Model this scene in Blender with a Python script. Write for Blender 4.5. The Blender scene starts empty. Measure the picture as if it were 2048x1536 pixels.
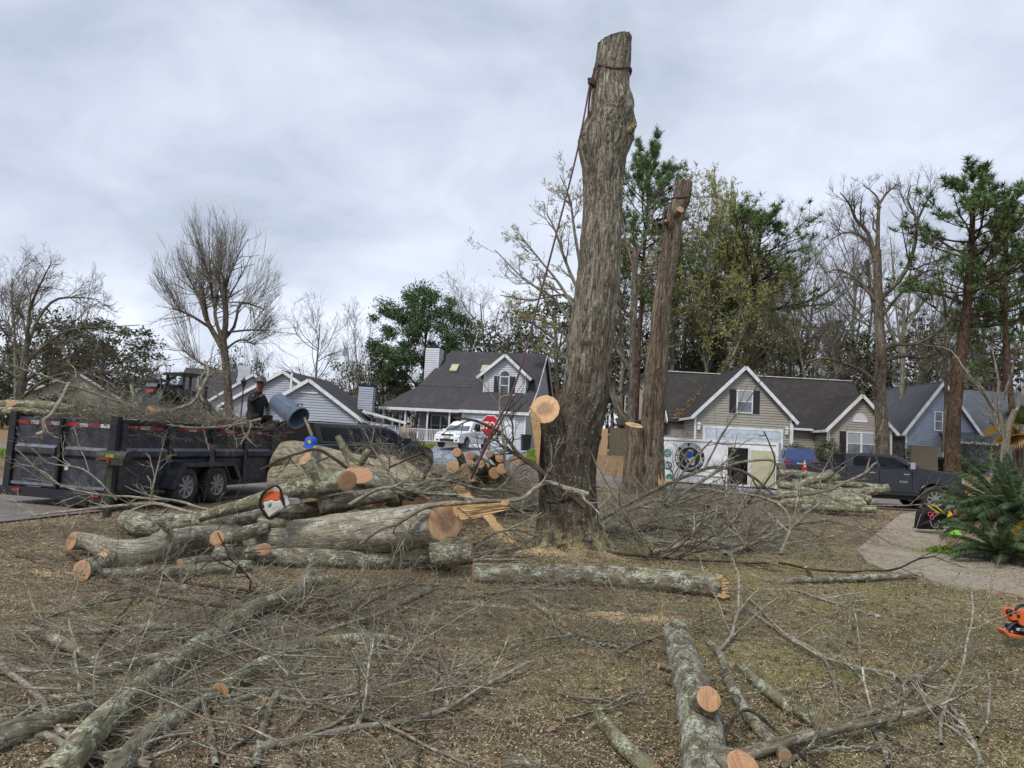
import bpy, math, random
import numpy as np
from math import sin, cos, pi, radians
from mathutils import Vector, Matrix
random.seed(7); RNG = np.random.default_rng(11)
SC = bpy.context.scene; COL = SC.collection
# ---------------------------------------------------------------- camera
F = 1420.0; CAMZ = 1.65; PITCH = math.atan(117/1420); ROLL = math.atan(0.055)
_R = Vector((1,0,0)); _F = Vector((0,cos(PITCH),sin(PITCH))); _U = Vector((0,-sin(PITCH),cos(PITCH)))
CR = _R*cos(ROLL)+_U*sin(ROLL); CU = _U*cos(ROLL)-_R*sin(ROLL); CF = _F
cam_d = bpy.data.cameras.new('camera'); cam = bpy.data.objects.new('camera', cam_d); COL.objects.link(cam)
cam_d.sensor_width = 36; cam_d.lens = 36*F/2048; cam_d.clip_end = 2000; cam_d.clip_start = .05
m = Matrix.Identity(4)
for i in range(3): m[i][0]=CR[i]; m[i][1]=CU[i]; m[i][2]=-CF[i]
m[0][3]=0; m[1][3]=0; m[2][3]=CAMZ
cam.matrix_world = m; SC.camera = cam
# ---------------------------------------------------------------- sky and sun
SUN_EL, SUN_AZ = radians(48), radians(215)
W = bpy.data.worlds.new('World'); SC.world = W; W.use_nodes = True
nt = W.node_tree; nt.nodes.clear()
def wn(t, **k):
    n = nt.nodes.new(t)
    for a, b in k.items(): setattr(n, a, b)
    return n
def wmath(op, a, b=None, c=None):
    n = wn('ShaderNodeMath', operation=op)
    for i, v in enumerate((a, b, c)):
        if v is None: continue
        if isinstance(v, (int, float)): n.inputs[i].default_value = v
        else: nt.links.new(v, n.inputs[i])
    return n.outputs[0]
sky = wn('ShaderNodeTexSky', sky_type='NISHITA', sun_disc=False, sun_elevation=SUN_EL, sun_rotation=SUN_AZ)
tc = wn('ShaderNodeTexCoord'); sep = wn('ShaderNodeSeparateXYZ'); nt.links.new(tc.outputs['Generated'], sep.inputs[0])
zc = wmath('ADD', wmath('MAXIMUM', sep.outputs[2], 0.0), 0.42)
cmb = wn('ShaderNodeCombineXYZ')
nt.links.new(wmath('DIVIDE', sep.outputs[0], zc), cmb.inputs[0]); nt.links.new(wmath('DIVIDE', sep.outputs[1], zc), cmb.inputs[1])
mp = wn('ShaderNodeMapping'); mp.inputs['Location'].default_value = (4.6, 2.9, 0.4); mp.inputs['Scale'].default_value = (1.0, 1.15, 1); nt.links.new(cmb.outputs[0], mp.inputs[0])
n1 = wn('ShaderNodeTexNoise'); n1.inputs['Scale'].default_value = 1.15; n1.inputs['Detail'].default_value = 6; n1.inputs['Roughness'].default_value = .5; n1.inputs['Distortion'].default_value = .5
n2 = wn('ShaderNodeTexNoise'); n2.inputs['Scale'].default_value = 3.3; n2.inputs['Detail'].default_value = 8; n2.inputs['Roughness'].default_value = .56; n2.inputs['Distortion'].default_value = .35
for n in (n1, n2): nt.links.new(mp.outputs[0], n.inputs['Vector'])
cl = wmath('ADD', wmath('MULTIPLY', n1.outputs[0], .62), wmath('MULTIPLY', n2.outputs[0], .38))
rp = wn('ShaderNodeValToRGB'); nt.links.new(cl, rp.inputs[0])
e = rp.color_ramp.elements
e[0].position=.37; e[0].color=(.32,.36,.44,1); e[1].position=.64; e[1].color=(.61,.65,.74,1)
q = rp.color_ramp.elements.new(.45); q.color=(.41,.45,.535,1)
q = rp.color_ramp.elements.new(.54); q.color=(.50,.54,.63,1)
sc_ = wn('ShaderNodeVectorMath', operation='SCALE'); nt.links.new(rp.outputs[0], sc_.inputs[0]); sc_.inputs[3].default_value = 10.0
mx = wn('ShaderNodeMix', data_type='RGBA'); mx.inputs[0].default_value = .06
nt.links.new(sc_.outputs[0], mx.inputs[6]); nt.links.new(sky.outputs[0], mx.inputs[7])
bg = wn('ShaderNodeBackground'); bg.inputs[1].default_value = .1; nt.links.new(mx.outputs[2], bg.inputs[0])
wo = wn('ShaderNodeOutputWorld'); nt.links.new(bg.outputs[0], wo.inputs[0])
sl = bpy.data.lights.new('sun', 'SUN'); sl.energy = 1.5; sl.angle = radians(14); sl.color = (1, .96, .9)
so = bpy.data.objects.new('sun', sl); COL.objects.link(so)
# sun high, behind and to the left of the camera
sd = Vector((sin(SUN_AZ)*cos(SUN_EL), cos(SUN_AZ)*cos(SUN_EL), sin(SUN_EL)))
so.rotation_euler = (-sd).to_track_quat('-Z', 'Y').to_euler()
SC.view_settings.view_transform='Standard'; SC.view_settings.look='None'; SC.view_settings.exposure=0.68; SC.view_settings.gamma=1; SC.view_settings.use_curve_mapping=False
SC.render.engine='CYCLES'; SC.cycles.max_bounces=5; SC.cycles.diffuse_bounces=3; SC.cycles.glossy_bounces=2; SC.cycles.transparent_max_bounces=6; SC.cycles.use_denoising=True
# ---------------------------------------------------------------- picture -> place helpers
def ray(px, py):
    return CF*F + CR*(px-1024) - CU*(py-768)
def P(px, py, Y):
    d = ray(px, py); k = Y/d.y
    return Vector((d.x*k, Y, CAMZ+d.z*k))
def G(px, py, z=0.0):
    d = ray(px, py); k = (z-CAMZ)/d.z
    return Vector((d.x*k, d.y*k, z))
def sst(t): t = np.clip(t, 0, 1); return t*t*(3-2*t)
# ---------------------------------------------------------------- numpy noise
def _h(ix, iy, iz, s):
    n = (ix*374761393 + iy*668265263 + iz*2147483647 + s*974711) & 0x7fffffff
    n = ((n ^ (n >> 13))*1274126177) & 0x7fffffff
    n = (n ^ (n >> 16))
    return (n & 0xffff)/65535.0
def vn(p, s=0):
    p = np.asarray(p, dtype=float); i = np.floor(p).astype(np.int64); f = p-i; f = f*f*(3-2*f)
    x, y, z = i[...,0], i[...,1], i[...,2]; fx, fy, fz = f[...,0], f[...,1], f[...,2]
    def L(a, b, t): return a+(b-a)*t
    return L(L(L(_h(x,y,z,s),_h(x+1,y,z,s),fx),L(_h(x,y+1,z,s),_h(x+1,y+1,z,s),fx),fy),
             L(L(_h(x,y,z+1,s),_h(x+1,y,z+1,s),fx),L(_h(x,y+1,z+1,s),_h(x+1,y+1,z+1,s),fx),fy),fz)*2-1
def fbm(p, o=3, s=0):
    p = np.asarray(p, dtype=float); a = 1; r = 0; t = 0
    for k in range(o): r = r+a*vn(p*(2.03**k)+k*17.3, s+k); t += a; a *= .5
    return r/t
# ---------------------------------------------------------------- mesh builder
class MB:
    def __init__(s): s.v=[]; s.n=0; s.f=[]; s.bk=[]; s.cnt=0
    def add(s, v, faces, bk=None, mi=0):
        v = np.asarray(v, dtype=float).reshape(-1,3)
        s.v.append(v); s.bk.append(v if bk is None else np.asarray(bk, dtype=float).reshape(-1,3))
        if isinstance(faces, np.ndarray): s.f.append((faces+s.n, mi))
        else:
            g = {}
            for f in faces: g.setdefault(len(f), []).append(f)
            for k in g: s.f.append((np.array(g[k])+s.n, mi))
        s.n += len(v); return s
    def box(s, c, d, mi=0, M=None):
        x,y,z = c; a,b,h = d[0]/2,d[1]/2,d[2]/2
        v = [Vector((x+i*a,y+j*b,z+k*h)) for k in (-1,1) for j in (-1,1) for i in (-1,1)]
        if M is not None: v = [M@w for w in v]
        return s.add([tuple(w) for w in v], np.array([[0,2,3,1],[4,5,7,6],[0,1,5,4],[2,6,7,3],[0,4,6,2],[1,3,7,5]]), mi=mi)
    def poly(s, pts, mi=0):
        return s.add([tuple(p) for p in pts], [list(range(len(pts)))], mi=mi)
    def prism(s, pts, off, mi=0):
        n = len(pts); o = Vector(off); P0 = [Vector(p) for p in pts]
        v = [tuple(p) for p in P0]+[tuple(p+o) for p in P0]
        f = [list(range(n))[::-1], [n+i for i in range(n)]]+[[i,(i+1)%n,n+(i+1)%n,n+i] for i in range(n)]
        return s.add(v, f, mi=mi)
    def build(s, name, mats, parent=None, smooth=False, loc=None, kind=None):
        me = bpy.data.meshes.new(name)
        V = np.concatenate(s.v); me.vertices.add(len(V)); me.vertices.foreach_set('co', V.ravel())
        lo = np.concatenate([f.ravel() for f,_ in s.f]); ct = np.concatenate([np.full(len(f), f.shape[1]) for f,_ in s.f])
        mi = np.concatenate([np.full(len(f), k) for f,k in s.f])
        me.loops.add(len(lo)); me.loops.foreach_set('vertex_index', lo.astype(np.int32))
        me.polygons.add(len(ct)); st = np.concatenate([[0], np.cumsum(ct)[:-1]])
        me.polygons.foreach_set('loop_start', st.astype(np.int32)); me.polygons.foreach_set('loop_total', ct.astype(np.int32))
        me.polygons.foreach_set('material_index', mi.astype(np.int32))
        me.polygons.foreach_set('use_smooth', np.full(len(ct), bool(smooth)))
        if not isinstance(mats, (list,tuple)): mats = [mats]
        for m_ in mats: me.materials.append(m_)
        a = me.attributes.new('bk', 'FLOAT_VECTOR', 'POINT'); a.data.foreach_set('vector', np.concatenate(s.bk).ravel())
        me.update(); me.validate()
        o = bpy.data.objects.new(name, me); COL.objects.link(o)
        if parent is not None: o.parent = parent
        if loc is not None: o.location = loc
        if kind: o['kind'] = kind
        return o
def tag(o, label=None, cat=None, group=None, kind=None):
    if label: o['label'] = label
    if cat: o['category'] = cat
    if group: o['group'] = group
    if kind: o['kind'] = kind
    return o
def empty(name, loc=(0,0,0), rz=0, label=None, cat=None, group=None):
    o = bpy.data.objects.new(name, None); COL.objects.link(o); o.location = loc; o.rotation_euler = (0,0,rz); o.empty_display_size=.1
    return tag(o, label, cat, group)
def share(o, parent, loc=None, rot=None, scale=None):
    c = o.copy(); COL.objects.link(c); c.parent = parent
    if loc is not None: c.location = loc
    if rot is not None: c.rotation_euler = rot
    if scale is not None: c.scale = scale
    return c
def copytree(o, loc, rz=0, sc=1, label=None, group=None):
    c = o.copy(); COL.objects.link(c); c.location = loc; c.rotation_euler = (0,0,rz); c.scale=(sc,sc,sc) if isinstance(sc,(int,float)) else sc
    if label: c['label'] = label
    if group: c['group'] = group
    for ch in list(o.children):
        d = ch.copy(); COL.objects.link(d); d.parent = c
        for g in ch.children: e_ = g.copy(); COL.objects.link(e_); e_.parent = d
    return c
def frames(P_):
    K = len(P_); T = np.gradient(P_, axis=0); T /= np.linalg.norm(T,axis=1,keepdims=True)+1e-12
    r = np.array([0,0,1.]) if abs(T[0,2])<.9 else np.array([1.,0,0])
    N = np.zeros_like(T); n = r-T[0]*r.dot(T[0]); N[0] = n/np.linalg.norm(n)
    for k in range(1,K):
        n = N[k-1]-T[k]*N[k-1].dot(T[k]); N[k] = n/(np.linalg.norm(n)+1e-12)
    return T, N, np.cross(T,N)
def tube(mb, P_, R_, S=16, amp=0., fr=3., seed=0, mi=0, endn=(None,None), rf=None, bo=0.):
    P_ = np.asarray([tuple(p) for p in P_], dtype=float); K = len(P_); R_ = np.asarray(R_, dtype=float)
    T,N,B = frames(P_); th = np.arange(S)/S*2*pi
    L = np.concatenate([[0], np.cumsum(np.linalg.norm(np.diff(P_,axis=0),axis=1))])+bo
    c, s_ = np.cos(th), np.sin(th)
    bk = np.stack([R_[:,None]*c, R_[:,None]*s_, np.repeat(L[:,None],S,1)], -1)
    rr = np.repeat(R_[:,None],S,1)
    if amp: rr = rr*(1+amp*fbm(bk*fr+seed*3.7, 3, seed))
    if rf is not None: rr = rf(rr, bk, th, L)
    V = P_[:,None]+rr[...,None]*(c[None,:,None]*N[:,None]+s_[None,:,None]*B[:,None])
    for e_, k in ((0,0),(1,K-1)):
        n = endn[e_]
        if n is not None:
            n = np.array(n, dtype=float); n /= np.linalg.norm(n); t = T[k]; dn = t.dot(n)
            if abs(dn) > .2:
                d = ((V[k]-P_[k])@n)/dn; c_k = P_[k]; V[k] = V[k]-d[:,None]*t
                sg = 1 if e_ else -1
                for j in range(1, K-1):
                    kk = k-j if e_ else k+j
                    if np.linalg.norm(P_[kk]-c_k) > R_[k]*4+.02: break
                    d = ((V[kk]-c_k)@n)/dn*sg; d = np.maximum(d+.002*j, 0)*sg; V[kk] = V[kk]-d[:,None]*t
    i = np.arange(K-1)[:,None]*S; j = np.arange(S)[None]; j2 = (j+1)%S
    q = np.stack([i+j, i+j2, i+S+j2, i+S+j], -1).reshape(-1,4)
    mb.add(V.reshape(-1,3), q, bk.reshape(-1,3), mi)
    return V, T
def btubes(mb, pts, rad, S=3, mi=0):
    """batch of thin tubes: pts (N,K,3), rad (N,K)"""
    N_,K,_ = pts.shape
    if N_ == 0: return
    T = np.gradient(pts, axis=1); T /= np.linalg.norm(T,axis=2,keepdims=True)+1e-9
    ref = np.where(np.abs(T[...,2:3])<.85, np.array([0,0,1.]), np.array([1.,0,0]))
    A = np.cross(T, ref); A /= np.linalg.norm(A,axis=2,keepdims=True)+1e-9; Bv = np.cross(T, A)
    th = np.arange(S)/S*2*pi; c, s_ = np.cos(th), np.sin(th)
    V = pts[:,:,None]+rad[:,:,None,None]*(c[None,None,:,None]*A[:,:,None]+s_[None,None,:,None]*Bv[:,:,None])
    off = RNG.random((N_,1,1))*50
    z = np.arange(K)[None,:,None]/max(K-1,1)*np.linalg.norm(pts[:,-1]-pts[:,0],axis=1)[:,None,None]+off
    bk = np.stack([np.broadcast_to(rad[:,:,None]*c, (N_,K,S)), np.broadcast_to(rad[:,:,None]*s_, (N_,K,S)), np.broadcast_to(z,(N_,K,S))], -1)
    b = np.arange(N_)[:,None,None]*K*S; i = np.arange(K-1)[None,:,None]*S; j = np.arange(S)[None,None]; j2 = (j+1)%S
    q = np.stack([b+i+j, b+i+j2, b+i+S+j2, b+i+S+j], -1).reshape(-1,4)
    mb.add(V.reshape(-1,3), q, bk.reshape(-1,3), mi)
def nrm(a): return a/(np.linalg.norm(a,axis=-1,keepdims=True)+1e-9)
def grow(S_, D, L, R0, K=5, wob=.2, trop=(0,0,0), tip=.35, rng=None):
    rng = rng or RNG; N_ = len(S_); pts = np.zeros((N_,K,3)); pts[:,0] = S_; d = nrm(D)
    for k in range(1,K):
        d = nrm(d+wob*rng.normal(size=(N_,3))+np.array(trop)); pts[:,k] = pts[:,k-1]+d*(np.asarray(L)/(K-1))[:,None]
    t = np.linspace(0,1,K)[None]; return pts, np.asarray(R0)[:,None]*(1-(1-tip)*t)
def sprout(pts, rad, n, t0, t1, a0, a1, l0, l1, rr, rng=None, taper=.5, rmin=.003, flat=None):
    rng = rng or RNG; N_,K,_ = pts.shape; idx = np.repeat(np.arange(N_), n); t = rng.uniform(t0,t1,len(idx))
    x = t*(K-1); k = np.minimum(x.astype(int), K-2); f = (x-k)[:,None]
    S_ = pts[idx,k]*(1-f)+pts[idx,k+1]*f; tan = nrm(pts[idx,k+1]-pts[idx,k])
    r = rad[idx,k]*(1-f[:,0])+rad[idx,k+1]*f[:,0]
    rv = rng.normal(size=(len(idx),3))
    if flat is not None: rv[:,2] *= flat
    pr = nrm(rv-tan*np.sum(rv*tan,1)[:,None]); a = rng.uniform(a0,a1,len(idx))[:,None]
    D = tan*np.cos(a)+pr*np.sin(a)
    Lp = np.sum(np.linalg.norm(np.diff(pts,axis=1),axis=2),axis=1)[idx]
    L = Lp*rng.uniform(l0,l1,len(idx))*(1-taper*t)
    return S_, D, L, np.maximum(np.minimum(r*.9, r*rr), rmin)
def cr(pts, n):
    p = [np.array(tuple(q), dtype=float) for q in pts]
    if len(p) == 2: return np.array([p[0]+(p[1]-p[0])*t for t in np.linspace(0,1,n)])
    p = [2*p[0]-p[1]]+p+[2*p[-1]-p[-2]]; out = []; m_ = len(p)-3
    for t in np.linspace(0, m_, n):
        i = min(int(t), m_-1); u = t-i; a,b,c,d = p[i:i+4]
        out.append(.5*((2*b)+(c-a)*u+(2*a-5*b+4*c-d)*u*u+(3*b-a-3*c+d)*u**3))
    return np.array(out)
# ---------------------------------------------------------------- materials
def mat(name, rough=.8, metal=0, spec=.5):
    m_ = bpy.data.materials.new(name); m_.use_nodes = True; b = m_.node_tree.nodes['Principled BSDF']
    b.inputs['Roughness'].default_value = rough; b.inputs['Metallic'].default_value = metal; b.inputs['Specular IOR Level'].default_value = spec
    return m_, m_.node_tree, b
class NG:
    def __init__(s, t): s.t = t
    def n(s, ty, **k):
        n = s.t.nodes.new(ty)
        for a,b in k.items(): setattr(n,a,b)
        return n
    def set(s, sock, v):
        if hasattr(v, 'is_linked') or isinstance(v, bpy.types.NodeSocket): s.t.links.new(v, sock)
        else: sock.default_value = v
    def obj(s): return s.n('ShaderNodeTexCoord').outputs['Object']
    def pos(s): return s.n('ShaderNodeNewGeometry').outputs['Position']
    def bk(s): return s.n('ShaderNodeAttribute', attribute_name='bk').outputs['Vector']
    def map(s, v, sc=(1,1,1), lo=(0,0,0), rot=(0,0,0)):
        n = s.n('ShaderNodeMapping'); s.set(n.inputs[0], v); n.inputs['Scale'].default_value = sc; n.inputs['Location'].default_value = lo; n.inputs['Rotation'].default_value=rot; return n.outputs[0]
    def noise(s, v, sc=5, det=4, ro=.55, dist=0, out=0):
        n = s.n('ShaderNodeTexNoise'); s.set(n.inputs['Vector'], v); n.inputs['Scale'].default_value = sc; n.inputs['Detail'].default_value = det; n.inputs['Roughness'].default_value = ro; n.inputs['Distortion'].default_value = dist; return n.outputs[out]
    def vor(s, v, sc=5, feat='F1', out=0, rnd=1):
        n = s.n('ShaderNodeTexVoronoi', feature=feat); s.set(n.inputs['Vector'], v); n.inputs['Scale'].default_value = sc; n.inputs['Randomness'].default_value=rnd; return n.outputs[out]
    def ramp(s, v, st):
        n = s.n('ShaderNodeValToRGB'); s.set(n.inputs[0], v); e_ = n.color_ramp.elements
        while len(e_) > 1: e_.remove(e_[-1])
        e_[0].position = st[0][0]; e_[0].color = (*col(st[0][1]),1)
        for p,c in st[1:]: x = e_.new(p); x.color = (*col(c),1)
        return n.outputs[0]
    def mix(s, f, a, b, bl='MIX'):
        n = s.n('ShaderNodeMix', data_type='RGBA', blend_type=bl); s.set(n.inputs[0], f)
        for i,v in ((6,a),(7,b)): s.set(n.inputs[i], (*col(v),1) if isinstance(v,(tuple,list,float,int)) else v)
        return n.outputs[2]
    def math(s, op, a, b=0.0, cl=False):
        n = s.n('ShaderNodeMath', operation=op, use_clamp=cl); s.set(n.inputs[0], a); s.set(n.inputs[1], b); return n.outputs[0]
    def sep(s, v):
        n = s.n('ShaderNodeSeparateXYZ'); s.set(n.inputs[0], v); return n.outputs
    def bump(s, b, h, st=.5, d=.02, nrm_=None):
        n = s.n('ShaderNodeBump'); s.set(n.inputs['Height'], h); n.inputs['Strength'].default_value = st; n.inputs['Distance'].default_value = d
        if nrm_ is not None: s.set(n.inputs['Normal'], nrm_)
        s.t.links.new(n.outputs[0], b.inputs['Normal']); return n.outputs[0]
def col(c):
    if isinstance(c,(int,float)): return (c,c,c)
    return tuple(c)[:3]
def simple(name, c, rough=.6, metal=0, var=.12, sc=6, bump=0, spec=.5, coat=0, dirt=None, dsc=3):
    m_, t, b = mat(name, rough, metal, spec); g = NG(t); o = g.obj()
    n = g.noise(o, sc, 5, .6)
    c = col(c); lo = tuple(x*(1-var) for x in c); hi = tuple(min(1,x*(1+var)) for x in c)
    k = g.ramp(n, [(.3,lo),(.7,hi)])
    if dirt is not None:
        k = g.mix(g.ramp(g.noise(o, dsc, 6, .65), [(.45,0),(.7,.75)]), k, dirt)
    t.links.new(k, b.inputs['Base Color'])
    if bump: g.bump(b, g.noise(o, sc*8, 3), bump, .01)
    if coat: b.inputs['Coat Weight'].default_value = coat; b.inputs['Coat Roughness'].default_value=.08
    return m_
# ================================================================ materials
def bark_mat(name, lo, mid, hi, lichen, lamt=.5, sx=22, sz=4, bump=.6, moss=None, mossamt=.3, dist=.02, fine=60):
    m_, t, b = mat(name, .9, 0, .2); g = NG(t); v = g.bk()
    r = g.noise(g.map(v,(sx,sx,sz)), 1, 6, .65, .6)
    f = g.noise(v, fine, 4, .7)
    c = g.ramp(r, [(.30,lo),(.48,mid),(.68,hi)])
    c = g.mix(.45, c, g.ramp(f,[(.3,(.03,.026,.02)),(.7,(.42,.40,.35))]), 'OVERLAY')
    la = g.noise(g.map(v,(1,1,.7)), 9, 6, .72, .3); li = g.ramp(la, [(.56-.14*lamt,0),(.60-.14*lamt+.03,1)])
    sp = g.ramp(g.noise(v, 55, 3, .6), [(.42,0),(.52,1)])
    c = g.mix(g.math('MULTIPLY', li, g.math('MULTIPLY', sp, min(1,lamt+.35))), c, lichen)
    if moss is not None:
        ms = g.ramp(g.noise(v, 4.2, 5, .65), [(.62-.2*mossamt,0),(.72-.2*mossamt,1)])
        c = g.mix(g.math('MULTIPLY', ms, .8), c, moss)
    ck = g.math('ABSOLUTE', g.math('SUBTRACT', g.noise(g.map(v,(sx*.8,sx*.8,sz*.5),(3,1,2)), 1, 5, .6, .8), .5)); ck = g.ramp(ck, [(0,1),(.022,0)])
    c = g.mix(g.math('MULTIPLY', ck, .7), c, tuple(x*.42 for x in lo)); c = g.mix(1.0, c, g.ramp(g.noise(g.map(v,(0,0,.45)),1,2,.5),[(.36,(.84,.83,.82)),(.5,(1.12,1.12,1.12)),(.64,(1.42,1.41,1.39))]), 'MULTIPLY')
    t.links.new(c, b.inputs['Base Color'])
    h = g.math('ADD', g.math('MULTIPLY', r, 1.0), g.math('MULTIPLY', f, .35)); h = g.math('SUBTRACT', h, g.math('MULTIPLY', ck, .3)); h = g.math('ADD', h, g.math('MULTIPLY', li, .12))
    g.bump(b, h, bump, dist); return m_
def rc(*a): return tuple((x/255)**2.2 for x in a)
M = {}
M['log'] = bark_mat('gray_lichen_bark', rc(72,66,56), rc(122,115,98), rc(158,152,136), rc(176,180,162), .5, 14, 5, .7, rc(116,116,74), .22)
M['log_pale'] = bark_mat('pale_smooth_bark', rc(104,97,84), rc(150,144,126), rc(178,172,156), rc(190,192,182), .3, 16, 2.2, .8, rc(138,128,92), .1)
M['log_grn'] = bark_mat('green_gray_bark', rc(72,68,54), rc(122,118,94), rc(158,154,130), rc(180,184,162), .5, 12, 5, .6, rc(126,124,84), .3)
M['log_tan'] = bark_mat('tan_furrowed_bark', rc(98,89,72), rc(150,141,118), rc(184,175,152), rc(180,178,160), .3, 30, 6, .8, None)
M['twig'] = bark_mat('twig_bark', rc(78,71,60), rc(124,116,100), rc(158,151,134), rc(176,176,162), .35, 30, 6, .4, None)
M['twig_pale'] = bark_mat('pale_twig_bark', rc(105,98,84), rc(146,139,122), rc(172,166,150), rc(190,192,180), .4, 30, 6, .4, None)
M['twig_dark'] = bark_mat('dark_twig_bark', rc(46,40,34), rc(80,70,60), rc(112,102,88), rc(150,150,136), .1, 30, 6, .4, None)
M['tree'] = bark_mat('tree_bark', rc(60,53,45), rc(100,91,79), rc(134,126,112), rc(140,138,124), .2, 10, 2.5, .8, None, dist=.03, fine=25)
M['treegr'] = bark_mat('pale_tree_bark', rc(92,87,78), rc(130,124,112), rc(160,154,142), rc(160,158,146), .2, 10, 2.5, .6, None, dist=.03, fine=25)
M['pinebark'] = bark_mat('pine_bark', rc(50,40,33), rc(86,70,58), rc(116,98,84), rc(120,112,100), .1, 9, 3, .9, None, dist=.04, fine=25)
def trunkmat():
    m_, t, b = mat('furrowed_trunk_bark', .92, 0, .15); g = NG(t); v = g.bk(); z = g.sep(v)[2]
    w = g.noise(g.map(v,(15,15,3.0)), 1, 7, .68, 1.1); f = g.noise(v, 48, 4, .7)
    rd = g.math('ABSOLUTE', g.math('SUBTRACT', g.noise(g.map(v,(13,13,1.4)), 1, 4, .6, .9), .5)); rd2 = g.math('ABSOLUTE', g.math('SUBTRACT', g.noise(g.map(v,(34,34,5.5),(2,5,1)), 1, 3, .6, .6), .5))
    c = g.ramp(w, [(.30,rc(110,104,92)),(.45,rc(158,152,136)),(.60,rc(194,189,172)),(.76,rc(214,211,198))])
    c = g.mix(.55, c, g.ramp(f,[(.3,(.04,.035,.03)),(.7,(.5,.48,.43))]), 'OVERLAY')
    c = g.mix(g.ramp(rd,[(0,.9),(.045,0)]), c, rc(60,50,40)); c = g.mix(g.ramp(rd2,[(0,.5),(.05,0)]), c, rc(74,64,52))
    hz_ = g.ramp(g.math('ABSOLUTE', g.math('SUBTRACT', g.noise(g.map(v,(5,5,14),(1,3,7)), 1, 4, .7, .5), .5)),[(0,.45),(.025,0)]); c = g.mix(hz_, c, rc(72,62,50))
    stx = g.ramp(g.noise(g.map(v,(5,5,.5)), 1, 4, .6, .4), [(.52,0),(.68,.5)]); c = g.mix(stx, c, rc(112,92,76))
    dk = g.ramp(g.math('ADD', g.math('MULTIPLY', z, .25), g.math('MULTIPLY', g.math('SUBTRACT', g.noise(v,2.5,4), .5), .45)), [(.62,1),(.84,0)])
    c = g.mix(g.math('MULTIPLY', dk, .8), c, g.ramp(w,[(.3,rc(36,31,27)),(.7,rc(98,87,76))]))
    wl = g.ramp(g.noise(v, 30, 5, .7), [(.57,0),(.63,1)])
    c = g.mix(g.math('MULTIPLY', g.math('MULTIPLY', wl, .8), g.ramp(g.noise(v,3,3),[(.42,0),(.58,1)])), c, rc(182,180,164))
    ms = g.math('MULTIPLY', g.ramp(g.noise(v,6,6,.75),[(.42,0),(.52,1)]), g.ramp(z,[(.18,1),(.55,.12),(.9,0)]))
    c = g.mix(ms, c, g.ramp(f,[(.3,rc(104,94,60)),(.55,rc(186,172,130)),(.75,rc(222,208,168))]))
    t.links.new(c, b.inputs['Base Color'])
    h = g.math('ADD', g.math('ADD', w, g.math('MULTIPLY', f, .4)), g.math('ADD', g.ramp(rd,[(0,0),(.07,.4)]), g.ramp(rd2,[(0,0),(.05,.2)])))
    g.bump(b, h, .9, .035); return m_
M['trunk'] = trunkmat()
M['trunk2'] = bark_mat('reddish_brown_bark', rc(62,53,46), rc(110,98,84), rc(150,139,122), rc(168,166,150), .15, 12, 1.6, .9, None, dist=.05, fine=20)
def woodcut(name, a, b_, heart, ring=60):
    m_, t, b = mat(name, .75, 0, .2); g = NG(t); v = g.bk()
    n = g.noise(v, 6, 3); x = g.sep(v)
    r = g.math('SQRT', g.math('ADD', g.math('MULTIPLY', x[0], x[0]), g.math('MULTIPLY', x[1], x[1])))
    rr = g.math('ADD', r, g.math('MULTIPLY', n, .05))
    w = g.math('ADD', g.math('MULTIPLY', g.math('SINE', g.math('MULTIPLY', rr, ring*6.28)), .5), .5)
    c = g.mix(g.math('MULTIPLY', w, .6), a, b_)
    if heart is not None: c = g.mix(g.ramp(rr,[(.13,.85),(.19,0)]), c, heart)
    sw = g.noise(g.map(v,(8,110,8),rot=(0,0,.5)), 1, 4, .6); c = g.mix(g.ramp(sw,[(.35,.55),(.6,0)]), c, tuple(q*.62 for q in b_))
    lf = g.noise(v, 5, 3, .6); c = g.mix(g.ramp(lf,[(.45,0),(.7,.3)]), c, rc(160,142,126)); pt = g.noise(v, 14, 4, .7); c = g.mix(g.ramp(pt,[(.5,0),(.75,.5)]), c, tuple(min(1,q*1.3) for q in a))
    ck = g.ramp(g.noise(v, 30, 3, .7),[(.66,0),(.72,.8)]); c = g.mix(ck, c, rc(96,66,46))
    t.links.new(c, b.inputs['Base Color']); g.bump(b, sw, .4, .01); return m_
M['cut'] = woodcut('fresh_cut_wood', rc(214,176,132), rc(188,146,104), rc(142,116,98))
M['cut_or'] = woodcut('orange_cut_wood', rc(188,150,114), rc(158,116,82), None, 80)
def split():
    m_, t, b = mat('split_wood', .7, 0, .2); g = NG(t); v = g.obj()
    n = g.noise(g.map(v,(6,60,60)), 1, 5, .65); c = g.ramp(n,[(.28,rc(132,98,64)),(.45,rc(192,156,112)),(.7,rc(220,192,148))])
    t.links.new(c, b.inputs['Base Color']); g.bump(b, n, .6, .02); return m_
M['split'] = split()
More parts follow.
